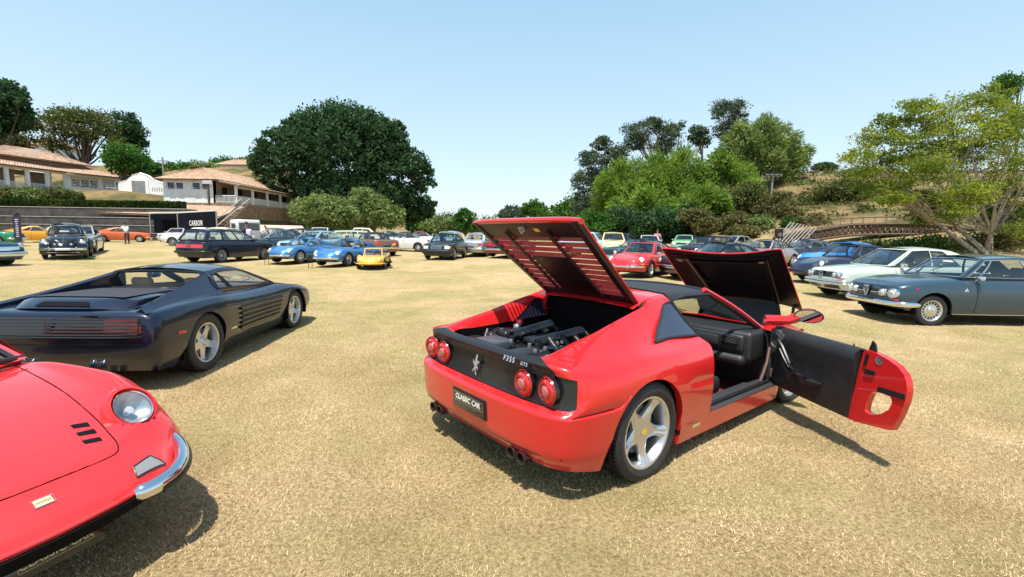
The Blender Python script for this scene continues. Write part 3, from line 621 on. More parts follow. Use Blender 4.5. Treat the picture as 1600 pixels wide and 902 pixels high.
    G2=[[MD@Vector((u,z,w+.05)) for z,w in ((.262,0),(.30,.055),(.5,.075),(.66,.06),(.76,.02),(.80,-.0))] for u in np.linspace(-.05,.88,8)]; de.grid(G2)
    door=de.obj('door',RED,root,angle=30)
    tr=MB(); rows=[]
    for u in np.linspace(-.05,.86,14):
        um=[min(u,x) for x in (.805,.812,.825,.84,.855,.87,.88,.885)]
        rows.append([MD@Vector((um[k],z,w)) for k,(z,w) in enumerate(((.266,.03),(.272,-.02),(.36,-.035),(.50,-.025),(.60,-.028),(.72,-.045),(.79,-.04),(.822,.0)))])
    tr.grid(rows); e=rows[-1]; tr.add(e+[MD@Vector((.885,.82,.03)),MD@Vector((.81,.266,.03))],[tuple(range(len(e)+2))]); 
    tp2=[[MD@Vector((u,.822,0.0)),MD@Vector((u,.822,.045))] for u in (-.05,.4,.89)]; tr.grid(tp2)
    tro=tr.obj('door_trim',LEATHER,door,angle=50)
    b=MB(); b.tube([MD@Vector(p) for p in ((.06,.70,-.05),(.10,.72,-.085),(.17,.68,-.10),(.27,.55,-.10),(.29,.50,-.085),(.24,.49,-.07),(.15,.56,-.06),(.06,.64,-.05))],.016,8); b.obj('pull_handle',BLACKP,tro)
    b=MB(); b.tube([MD@Vector(p) for p in ((.24,.50,-.05),(.36,.485,-.075),(.50,.475,-.065),(.58,.465,-.04))],[.03,.028,.024,.012],8,flat=.7); b.obj('armrest',BLACKG,tro)
    b=MB(); M=MD@Matrix.Translation((-.0,.74,-.055))@Matrix.Rotation(pi/2,4,'X'); b.lathe([(.001,-.0),(.055,-.0),(.062,.01)],20,MD@Matrix.Translation((.02,.70,-.05))@Matrix.Rotation(-pi/2,4,'X')); b.obj('speaker',mat('speaker_grey',(.06,.06,.062),.6),tro)
    b=MB(); dslab([(-.06,.55),(.0,.60),(.12,.76),(.05,.80),(-.06,.80)],-.045,-.03,b); b.obj('front_trim',GREYM,tro)
    b=MB(); dslab([(.90,.80),(.93,.90),(.955,.88),(.97,.826)],.02,.035,b); b.obj('mirror_sail',BLACKP,door); b=MB(); b.tube([MD@Vector(p) for p in ((.78,.822,.02),(.78,.845,.02))],.005,6); b.obj('window_channel',BLACKP,door)
    b=MB(); dslab([(1.03,.555),(1.24,.56),(1.235,.60),(1.04,.592)],-.008,.0,b); dslab([(.92,.69),(1.0,.69),(1.0,.66),(.92,.65)],-.01,.0,b); dslab([(.90,.70),(.925,.72),(.94,.80),(.915,.80)],-.008,.0,b); b.obj('latch_recess',BLACKP,door)
    b=MB(); b.lathe([(.001,-.0),(.02,-.004),(.03,-.001)],16,MD@Matrix.Translation((1.02,.775,-.004))@Matrix.Rotation(-pi/2,4,'X')); b.obj('lock_striker',ALLOYG,door)
    # mirror, seen past the door
    mc=Vector(bpf(1264,493,-1.10)); 
    M=Matrix.Translation(mc)@Matrix.Rotation(.30,4,'Z')@Matrix.Rotation(-.22,4,'Y')
    b=MB(); b.lathe([(.001,.10),(.05,.09),(.09,.05),(.110,-.01),(.114,-.028)],24,M@Matrix.Rotation(-pi/2,4,'Z')@Matrix.Scale(.55,4,(0,0,1)))
    b.tube([M@Vector((.02,.06,-.02)),M@Vector((-.02,.16,-.06)),Vector(mc)+Vector((-.18,.30,-.07))],[.05,.045,.05],8); mo=b.obj('door_mirror',RED,root)
    b=MB(); b.add([M@Matrix.Rotation(-pi/2,4,'Z')@Matrix.Scale(.55,4,(0,0,1))@Vector((.108*cos(a),-.030,.108*sin(a))) for a in np.linspace(0,2*pi,29)[:-1]],[tuple(range(28))]); b.obj('mirror_glass',SILVER,mo)
    b=MB(); b.lathe([(.104,-.031),(.112,-.038),(.118,-.028),(.116,-.012)],28,M@Matrix.Rotation(-pi/2,4,'Z')@Matrix.Scale(.55,4,(0,0,1))); b.obj('mirror_rim',BLACKG,mo)
    # front lid, opened forward on hinges at the nose
    TL=Vector((1.20,.65,1.53)); TR=Vector((1.34,-.65,1.56)); BL=Vector((2.00,.64,.86)); BR=Vector((2.06,-.64,.86)); U2=(BR-TR).normalized(); n2=Vector((.68,0,.72)).normalized()
    def hp(u,v,w=0.):                                              # v 0 left ..1 right, u 0 free edge ..1 hinge
        p=TL.lerp(TR,v).lerp(BL.lerp(BR,v),u); e=2*v-1
        dip=(.17*(1-abs(e)**2.2))*(1-u)**1.3; return p+U2*dip+n2*(w+.035*(1-e*e)-.10*abs(e)**6*0.5)
    us=np.linspace(0,1,9); vs_=np.linspace(0,1,19)
    b=MB(); b.grid([[hp(u,v,.012) for v in vs_] for u in us]); b.tube([hp(0,v,.008) for v in vs_],.009,8); b.tube([hp(u,1,.008) for u in us],.006,8); b.tube([hp(u,0,.006) for u in us],.010,8); fl=b.obj('front_lid',RED,root)
    b=MB(); b.grid([[hp(u,v,-.004) for v in vs_] for u in us]); fi=b.obj('lid_liner',mat('lid_liner_dark',(.006,.004,.005),.35,coat=.2,bump=.1,bscale=40),fl)
    b=MB()
    for a in (.16,.84): b.tube([hp(u,a+(0.5-a)*.15*u,-.02) for u in np.linspace(.12,.95,6)],[.03]*6,8,flat=.5)
    b.tube([hp(.22-.05*sin(pi*v),v,-.015) for v in np.linspace(.16,.84,9)],.028,8,flat=.6); b.tube([hp(.10,v,-.006) for v in np.linspace(.05,.95,9)],.018,6,flat=.6); b.tube([hp(.62,v,-.012) for v in np.linspace(.2,.8,9)],.03,6,flat=.5); b.obj('stiffener',mat('stiffener_dark',(.007,.004,.005),.4,coat=.2),fi)
    for v in (.10,.80):
        b=MB(); b.tube([hp(.16,v-.03,-.02),hp(.13,v,-.05),hp(.17,v+.03,-.02)],.009,6); b.box(-.03,.03,-.02,.02,0,.01,frame(hp(.17,v,-.02),(0,1,0),(.7,0,-.7))); b.obj('latch',mat('latch_bronze',(.35,.25,.2),.35,.7),fi)
    b=MB()
    for s in (-1,1): b=MB(); b.tube([(1.84,s*.52,.60),(2.0,s*.55,.75),(2.02,s*.55,.90)],.018,6); b.obj('lid_hinge',BLACKP,root)
    b=MB(); b.grid([[hp(.985,v,-.01) for v in np.linspace(.02,.80,9)],[(1.96,lerp(.56,-.46,k/8),.70) for k in range(9)],[(1.88,lerp(.54,-.50,k/8),.50) for k in range(9)]]); b.obj('lid_skirt',mat('skirt_black',(.008,.006,.006),.5),root)
    b=MB(); b.add([(1.0,-.66,.772),(1.86,-.56,.575),(1.92,0,.545),(1.86,.56,.575),(1.0,.66,.772),(1.06,.6,.40),(1.8,.5,.40),(1.8,-.5,.40),(1.06,-.6,.40)],[(0,1,7,8),(1,2,3,6,7),(3,4,5,6),(4,0,8,5),(8,7,6,5)]); b.obj('luggage_bay',mat('bay_lining',(.02,.018,.018),.9),root)
    b=MB(); b.tube([(1.05,-.63,.79),(1.3,-.62,.74),(1.6,-.59,.68),(1.84,-.56,.60)],.014,6); b.mirror(); b.obj('bay_seal',BLACKP,root)
    # red covers over the front lamps
    b=MB(); b.grid([[(1.55,.58,.712),(1.88,.53,.60)],[(1.55,.84,.705),(1.88,.70,.585)]]); b.mirror(); b.obj('headlight_cover',RED,root)
    add_wheels(root,[(-1.235,.935,.335,.265,.243,'star5',.333),(1.225,.885,.32,.225,.243,'star5',.318)])
    return root
def bpf(px,py,ly):
    """point on the sight line of a photo pixel, in the red coupe's own frame, at local y = ly"""
    d=ray(px,py); c,s=cos(.6749),sin(.6749); ox,oy=-1.3094,-4.5185
    o=(c*ox+s*oy,-s*ox+c*oy,CAM_H); q=(c*d[0]+s*d[1],-s*d[0]+c*d[1],d[2]); t=(ly-o[1])/q[1]
    return (o[0]+t*q[0],ly,o[2]+t*q[2]+.012)
# ================================================ general car builder
def gen_cols(q):
    xf,xr=q['xf'],q['xr']; hw=prof(q['hw']); zb=prof(q.get('zb',[(xr,.25),(-1,.19),(1,.19),(xf,.22)])); zs=prof(q['zs']); zc=prof(q['zc'])
    ins=q.get('ins',[.05,.012,0,.012,.06]); dxf=q.get('dxf',[-.10,-.01,0,-.03,-.08]); dxr=q.get('dxr',[.08,.01,0,.02,.05]); fz=q.get('fz',[0,.30,.55,.82,1.])
    rf,rr=q.get('rf',.30),q.get('rr',.25); bf,br=q.get('bf',.10),q.get('br',.06); yb=q['cab']['yb'] if q.get('cab') else .6; p5=q.get('p5',.6)
    cols=[]
    def end(x0,sg,dx,bow,rc,inset6,front):
        H=hw(x0); out=[]; 
        for (fr,ang) in ((0,None),(.5,None),(.9,None),(None,35),(None,65)):
            c=[]
            for l in range(5):
                h=H-ins[l]; xe=x0+dx[l]; yc=h-rc
                if ang is None: y=yc*fr; x=xe-sg*bow*(y/h)**2
                else: y=yc+rc*sin(radians(ang)); x=xe-sg*bow*((yc)/h)**2-sg*rc*(1-cos(radians(ang)))
                zx=min(max(x,xr),xf); c.append((x,y,zb(zx)+(zs(zx)-zb(zx))*fz[l]))
            y4=c[4][1]; x6=x0-sg*inset6; x5=lerp(c[4][0],x6,.5)
            y5=min(y4*.75,yb-.02); z4=c[4][2]; c.append((x5,y5,lerp(z4,zc(x5),p5))); c.append((x6,0,zc(x6))); out.append(c)
        return out
    i6=q.get('i6',.35)
    cols+=end(xr,-1,dxr,br,rr,min(i6,rr+.05),False)
    st=[xr+rr+.06]; n=9; a,b=xr+rr+.06,xf-rf-bf-.02; cols_side=list(np.linspace(a,b,n))
    for x in cols_side:
        H=hw(x); c=[(x,H-ins[l],zb(x)+(zs(x)-zb(x))*fz[l]) for l in range(5)]
        y5=min(H*.72,yb-.02); c.append((x,y5,lerp(zs(x),zc(x),p5))); c.append((x,0,zc(x))); cols.append(c)
    cols+=end(xf,1,dxf,bf,rf,min(i6,rf+bf),True)[::-1]
    return cols
def seat(b,x,y,z,h=.62,w=.25,hr=True):
    b.rbox(x-.25,x+.25,y-w,y+w,z,z+.16,.05,2); M=Matrix.Translation((x-.25,y,z+.1))@Matrix.Rotation(-.30,4,'Y'); b.rbox(-.06,.06,-w,w,0,h,.05,2,M=M)
    if hr: b.rbox(-.04,.05,-.13,.13,h+.02,h+.18,.04,2,M=M)
def build_car(q, label, loc, yaw, name='parked_car', cat='car', group='classic cars parked on the lawn'):
    root=thing(name,label,cat,loc,yaw,group); P=q['paint']; cb=q.get('cab'); lod=q.get('lod',.07)
    arches=[(ax,az,R) for ax,az,R in q['arch']]
    br=np.unique(np.round(np.concatenate([np.linspace(0,4,17),np.linspace(4,5,5),np.linspace(5,6,6)]),3)) if lod>=.03 and lod<.08 else np.unique(np.concatenate([np.linspace(0,4,41),np.linspace(4,5,15),np.linspace(5,6,9)]).round(3)) if lod<.03 else np.unique(np.concatenate([np.linspace(0,4,11),[4.5,5,5.5,6]]))
    dr=q.get('door'); ex=[]
    if dr: ex=[dr[0],dr[0]+.012,dr[1]-.012,dr[1]]
    G=body_grid(gen_cols(q),arches,lod,lev_breaks=br,extra_x=ex+([cb['rb'][0],cb['wb'][0]] if cb else [])); L=list(br); nl=len(L); i5=int(np.argmin(abs(br-5))); isill=int(np.argmin(abs(br-q.get('dsill',.6)))); i4=int(np.argmin(abs(br-4)))
    xs=G[:,3,0]; ys=G[:,3,1]; Gm=G*np.array([1,-1,1])
    def incab(i): return cb and cb['rb'][0]-.001<(xs[i]+xs[i+1])/2<cb['wb'][0]+.001
    def indoor(i): return dr and dr[0]<(xs[i]+xs[i+1])/2<dr[1]
    def isdoor(i,j): return indoor(i) and isill<=j<i5-1 and ys[i]>.4
    def seam(i,j): return isdoor(i,j) and ((xs[i]+xs[i+1])/2<dr[0]+.012 or (xs[i]+xs[i+1])/2>dr[1]-.012)
    hl=[np.array(c) for c in q.get('holes',[])]
    def holed(i,j):
        if not hl: return False
        c=(G[i,j]+G[min(i+1,len(G)-1),min(j+1,nl-1)])/2; return any(np.linalg.norm(c-h[:3])<h[3] for h in hl)
    b=MB()
    for g,f in ((G,False),(Gm,True)):
        b.grid(g,lambda i,j:(incab(i) and j>=i5) or isdoor(i,j) or holed(i,j),f); lo=g[:,0].copy(); t=lo.copy(); t[:,1]*=.955; t[:,2]+=.005; b.grid(np.stack([t,lo],1))
    bo=b.obj('body',P,root,weld=True,angle=q.get('sharp',40))
    if dr:
        sm=MB()
        for g,s in ((G,1),(Gm,-1)):
            d=MB(); d.grid(g,lambda i,j: not isdoor(i,j) or seam(i,j),s<0); do=d.obj('door',P,root,weld=True,angle=40)
            sm.grid(g-np.array([0,.006*s,0]),lambda i,j: not seam(i,j),s<0)
            hx=dr[0]+.12; hz=q.get('hz',.78); hy=yat(G,hx,hz); h=MB(); h.rbox(hx-.07,hx+.07,s*hy-.012,s*hy+.022,hz-.012,hz+.012,.01,2); h.obj('handle',q.get('handle',CHROME),do)
        sm.obj('door_seal',BLACKP,root,smooth=False)
    for ax,az,R in arches:
        for s in (1,-1):
            b=MB(); liner(b,ax,az,R+.008,s*q['lin'],s*.45,10); b.obj('wheel_arch_liner',DARKM,root)
    b=MB(); b.box(q['xr']+.25,q['xf']-.25,-.5,.5,.2,.23); b.box(arches[0][0]+.42,arches[1][0]-.42,-.72,.72,.2,.24); b.obj('floor_pan',DARKM,root)
    if cb: cabin(root,q,cb,P)
    add_wheels(root,q['wheels'])
    def fx(y,z,front):
        M_=G[:,:i4+1].reshape(-1,3); M_=M_[(M_[:,0]>0) if front else (M_[:,0]<0)]; d=(M_[:,1]-abs(y))**2+(M_[:,2]-z)**2+1e-6; k=np.argsort(d)[:5]; w=1/d[k]; return float((M_[k,0]*w).sum()/w.sum())
    def fpatch(nm,m,y0,y1,z0,z1,front,off=.008,parent=None,ny=6,nz=3,mir=False,label=None,zc_=0.):
        b=MB(); sg=1 if front else -1; out=[]
        for s in ((1,-1) if mir else (1,)):
            b=MB(); R0=[[(fx(y,z,front)+sg*off,s*y,z) for y in np.linspace(y0,y1,ny)] for z in np.linspace(z0,z1,nz)]; R1=[[(x-sg*(off+.02),y,z) for x,y,z in r_] for r_ in (R0[0],R0[-1])]
            b.grid(R0); b.grid([R0[0],R1[0]]); b.grid([R0[-1],R1[1]]); b.add([R0[0][0],R0[-1][0],R1[1][0],R1[0][0]],[(0,1,2,3)]); b.add([R0[0][-1],R0[-1][-1],R1[1][-1],R1[0][-1]],[(0,1,2,3)])
            out.append(b.obj(nm,m,parent or root,label,angle=30))
        return out
    def lampround(y,z,r,front=True,m=WHITELENS,ring=CHROME,push=.0,tilt=0.,nm='headlight',yaw_=None):
        sg=1 if front else -1
        for s in (1,-1):
            a=(q.get('lyaw',.12) if yaw_ is None else yaw_)*s; M=Matrix.Translation((fx(y,z,front)+sg*push,s*y,z))@Matrix.Rotation(sg*-pi/2+sg*a,4,'Z')@Matrix.Rotation(tilt,4,'X')
            h=MB(); h.lathe([(r*1.14,-.06),(r*1.14,.006),(r*1.06,.018),(r*.98,.008)],28,M); ho=h.obj(nm,ring,root)
            h=MB(); h.lathe([(.001,.026),(r*.5,.022),(r*.86,.01),(r,.0)],28,M); h.obj('lens',m,ho)
            if m is WHITELENS and r>.05:
                h=MB(); h.lathe([(.001,.032),(r*.22,.028),(r*.3,.02)],16,M); h.obj('bulb_shield',ALLOYG,ho)
    def curve(z,front,wrap,off=.0):
        c=[]
        for i in range(len(xs)):
            col=G[i,:i4+1]; 
            if (front and xs[i]<q['xf']-wrap) or (not front and xs[i]>q['xr']+wrap): continue
            k=int(np.argmin(abs(col[:,2]-z))); c.append(col[k])
        c=np.array(c); 
        if not front: c=c[::-1]
        # now from side to centre
        n=np.zeros_like(c); t=np.gradient(c,axis=0); n[:,0]=t[:,1]; n[:,1]=-t[:,0]; ln=np.linalg.norm(n[:,:2],axis=1)+1e-9; n/=ln[:,None]
        if front: n*= np.sign(n[0,1]) if abs(n[0,1])>.2 else 1
        else: n*= np.sign(n[0,1]) if abs(n[0,1])>.2 else 1
        c=c+n*off; c[:,2]=z
        full=[tuple(p) for p in c]+[(p[0],-p[1],p[2]) for p in c[::-1]]
        return full
    def bumper(z,h,front=True,m=CHROME,wrap=.45,off=.035,th=.035,nm='bumper'):
        p=curve(z,front,wrap,off); pp=[p[0]]
        for a in p[1:]:
            if (Vector(a)-Vector(pp[-1])).length>.04: pp.append(a)
        b=MB(); b.tube(pp,[th*.6]+[th]*(len(pp)-2)+[th*.6],10,flat=h/(2*th)); return b.obj(nm,m,root)
    q['_']=dict(root=root,G=G,fx=fx,fpatch=fpatch,lamp=lampround,bumper=bumper,curve=curve,top=lambda x,y: topz(G,x,y,i4),top3=lambda x,y: topz(G,x,y,int(np.argmin(abs(br-2.6)))))
    return root
def yat(G,x,z):
    M_=G.reshape(-1,3); M_=M_[M_[:,1]>.4]; d=(M_[:,0]-x)**2+(M_[:,2]-z)**2+1e-6; k=np.argsort(d)[:5]; w=1/d[k]; return float((M_[k,1]*w).sum()/w.sum())
def topz(G,x,y,i4):
    M_=G[:,i4:].reshape(-1,3); d=(M_[:,0]-x)**2+(M_[:,1]-abs(y))**2+1e-6; k=np.argsort(d)[:5]; w=1/d[k]; return float((M_[k,2]*w).sum()/w.sum())
def patch(P00,P10,P01,P11,us,vs,curv,nu=3,nv=2):
    """bilinear patch sampled so that the lines us, vs fall on grid lines; curv(u,v)->offset vector"""
    U=np.unique(np.round(np.concatenate([np.linspace(a,b,nu+1) for a,b in zip(us[:-1],us[1:])]),5)); V=np.unique(np.round(np.concatenate([np.linspace(a,b,nv+1) for a,b in zip(vs[:-1],vs[1:])]),5))
    P00,P10,P01,P11=map(np.array,(P00,P10,P01,P11))
    Gd=np.array([[P00*(1-u)*(1-v)+P10*u*(1-v)+P01*(1-u)*v+P11*u*v+np.array(curv(u,v)) for u in U] for v in V]); return Gd,U,V
def cabin(root,q,cb,P):
    wbx,wbz=cb['wb']; wtx,wtz=cb['wt']; rtx,rtz=cb['rt']; rbx,rbz=cb['rb']; yb,yt=cb['yb'],cb['yt']; ytr=cb.get('ytr',yt); ybr=cb.get('ybr',yb)
    bow=cb.get('bow',.12); cr=cb.get('crown',.05); gl=cb.get('glass',GLASS); roofm=cb.get('roofm',P); open_=cb.get('open',False); fm=cb.get('framem',P); rbow=cb.get('rbow',.08)
    def pane(nm,quad,us,vs,holes,curv,fname,frm,glassm_=gl,out=(0,0,1),nu=3,nv=3,trim=None):
        Gd,U,V=patch(*quad,us,vs,curv,nu,nv); uc=(U[:-1]+U[1:])/2; vc=(V[:-1]+V[1:])/2
        def hole(i,j): return any(h[0]<uc[j]<h[1] and h[2]<vc[i]<h[3] for h in holes)
        b=MB(); b.grid(Gd,hole); n=np.array(out)*.022; b.grid(Gd-n,hole)
        fo=b.obj(fname,frm,root,weld=False,angle=35)
        for h in holes:
            I=[k for k in range(len(V)) if h[2]-1e-4<=V[k]<=h[3]+1e-4]; J=[k for k in range(len(U)) if h[0]-1e-4<=U[k]<=h[1]+1e-4]
            g=Gd[np.ix_(I,J)]-np.array(out)*.010; b=MB(); b.grid(g); go=b.obj(nm,glassm_,root)
            if trim:
                e=Gd[np.ix_(I,J)]+np.array(out)*.003; lp=list(e[0])+list(e[1:,-1])+list(e[-1,::-1][1:])+list(e[::-1,0][1:-1])
                b=MB(); b.tube(lp,cb.get('trimr',.009),5,closed=True); b.obj('window_trim',trim,go)
    trim=cb.get('trim'); e=cb.get('edge',.05)
    # windscreen: u across left->right, v up
    def cw(u,v): s=4*u*(1-u); return (bow*s*(1-.45*v),0,.02*s*v+0.0)
    pane('windscreen',((wbx,yb*.985,wbz),(wbx,-yb*.985,wbz),(wtx,yt,wtz),(wtx,-yt,wtz)),[0,e,1-e,1],[0,.04,.93,1],[(e,1-e,.04,.93)],cw,'windscreen_frame',fm,out=(.5,0,.86),trim=trim,nu=4)
    if not open_:
        rows=[]; ra=cb.get('roof',[(0,0),(.5,.035),(1,0)])
        for a in np.linspace(0,1,9):
            x=lerp(wtx,rtx,a); y=lerp(yt,ytr,a); z=lerp(wtz,rtz,a)+prof(ra)(a); s0=cw(.5,1)[0]*(1-a)*(1-a)-cb.get('rbow',.08)*0*a
            rows.append([(x+s0*(1-(k/6-1)**2)-(rbow*.5*(1-(k/6-1)**2) if a==1 else rbow*.5*(1-(k/6-1)**2)*a),y*(1-k/6) if True else 0,z+.02*(1-abs(k/6-1)**2.2)*1+ (cr-.02)*(1-(k/6-1)**2)) for k in range(13)])
        b=MB(); b.grid(rows); b.grid([[(p[0],p[1]*.97,p[2]-.03) for p in r_] for r_ in rows]); b.obj('roof',roofm,root,angle=50)
        def cr_(u,v): s=4*u*(1-u); return (-rbow*s*(1-.5*v),0,.02*s*v)
        rv=cb.get('rearwin',(.12,.88,.12,.88))
        pane('rear_window',((rbx,ybr*.985,rbz),(rbx,-ybr*.985,rbz),(rtx,ytr,rtz),(rtx,-ytr,rtz)),[0,rv[0],rv[1],1],[0,rv[2],rv[3],1],[rv],cr_,'rear_pillar',cb.get('rearm',roofm),out=(-.5,0,.86),trim=trim,nu=4)
        for s in (1,-1):
            def cs(u,v): return (0,s*.035*sin(pi*v)*(1-0.3*u),prof(ra)(min(max(u,0),1))*v)
            wins=cb['wins']; us=sorted(set([0,1]+[w for h in wins for w in h[:2]])); vs=sorted(set([0,1]+[w for h in wins for w in h[2:4]]))
            pane('side_window',((wbx,s*yb,wbz),(rbx,s*ybr,rbz),(wtx,s*yt,wtz),(rtx,s*ytr,rtz)),us,vs,wins,cs,'side_frame',cb.get('sidem',roofm if roofm is P else roofm),out=(0,s,0),trim=trim)
    # interior
    x0,x1=rbx+.12,wbx-.02; im=cb.get('interior',LEATHER); zf=.24
    b=MB(); b.add([(x0,yb-.03,rbz),(x1,yb-.03,wbz),(x1,yb-.06,zf),(x0,yb-.06,zf)],[(0,1,2,3)]); b.mirror(); b.add([(x0,ybr-.03,rbz),(x0,-ybr+.03,rbz),(x0,-yb+.06,zf),(x0,yb-.06,zf),(x1,yb-.03,wbz),(x1,-yb+.03,wbz),(x1,-yb+.06,zf),(x1,yb-.06,zf)],[(0,1,2,3),(4,5,6,7),(3,2,6,7)])
    b.obj('cabin_lining',cb.get('lining',BLACKP),root,smooth=False)
    b=MB(); b.rbox(wbx-.30,wbx-.0,-yb+.06,yb-.06,wbz-.2,wbz-.01,.05,2); b.obj('dashboard',cb.get('dash',BLACKP),root)
    b=MB(); M=Matrix.Translation((wbx-.42,.34,wbz-.10))@Matrix.Rotation(-.5,4,'Y'); b.tube([M@Vector((0,.18*cos(a),.18*sin(a))) for a in np.linspace(0,2*pi,17)[:-1]],.012,6,closed=True); b.tube([M@Vector((0,0,0)),M@Vector((.2,0,0))],.02,6); b.tube([M@Vector((0,-.17,0)),M@Vector((0,.17,0))],.01,5); b.obj('steering_wheel',cb.get('swm',BLACKP),root)
    sx=wbx-.95; sh=cb.get('sh',.50)
    for y in (.34,-.34):
        b=MB(); seat(b,sx,y,cb.get('sz',.36),sh,.23,cb.get('hr',True)); b.obj('seat',im,root)
    if cb.get('bench'):
        b=MB(); x=cb['bench']; b.rbox(x-.2,x+.25,-yb+.12,yb-.12,.38,.52,.05,2); M=Matrix.Translation((x-.2,0,.46))@Matrix.Rotation(-.35,4,'Y'); b.rbox(-.06,.06,-yb+.14,yb-.14,0,.45,.05,2,M=M); b.obj('rear_seat',im,root)
def mirrors(root,x,y,z,m,sides=(1,-1),r=.055):
    for s in sides:
        b=MB(); M=Matrix.Translation((x,s*y,z)); b.rbox(-.05,.05,-r*1.3,r*1.3,-r*.8,r*.8,.03,2,M=M); b.tube([M@Vector((0,-s*r,-.03)),M@Vector((.02,-s*(r+.07),-.10))],.012,6); b.obj('door_mirror',m,root)
def wipers(root,q,m=BLACKP):
    cb=q['cab']; wx,wz=cb['wb']; tx,tz=cb['wt']; b_=cb.get('bow',.12)
    for (y0,y1) in ((.28,.05),(-.12,-.38)):
        b=MB(); f=lambda y,t:(lerp(wx,tx,t)+b_*(1-(y/cb['yb'])**2)*(1-.45*t)+.012,y,lerp(wz,tz,t)+.02)
        b.tube([f(y0,.02),f(lerp(y0,y1,.6),.12),f(y1,.30)],.006,5); b.tube([f(y0-.25,.14),f(y1,.30),f(y1+.12,.42)],.007,5); b.obj('wiper',m,root)
# ================================================ the individual cars
def R2(yaw,lx,ly): return (cos(yaw)*lx-sin(yaw)*ly, sin(yaw)*lx+cos(yaw)*ly)
def stand(x,y,z=None): return (x,y,float(terrain(x,y)) if z is None else z)
def by_contact(px,py,lx,ly,yaw,Y=None):
    p=at(px,py) if Y is None else np.array([atY(px,py,Y)[0],Y,0]); dx,dy=R2(yaw,lx,ly); x,y=float(p[0]-dx),float(p[1]-dy); return (x,y,float(terrain(x,y)))
def by_point(px,py,Y,lx,ly,yaw):
    """root of a car whose local point (lx,ly) is seen in photo column px at depth Y"""
    p=atY(px,py,Y); dx,dy=R2(yaw,lx,ly); x,y=float(p[0]-dx),float(p[1]-dy); return (x,y,float(terrain(x,y)))

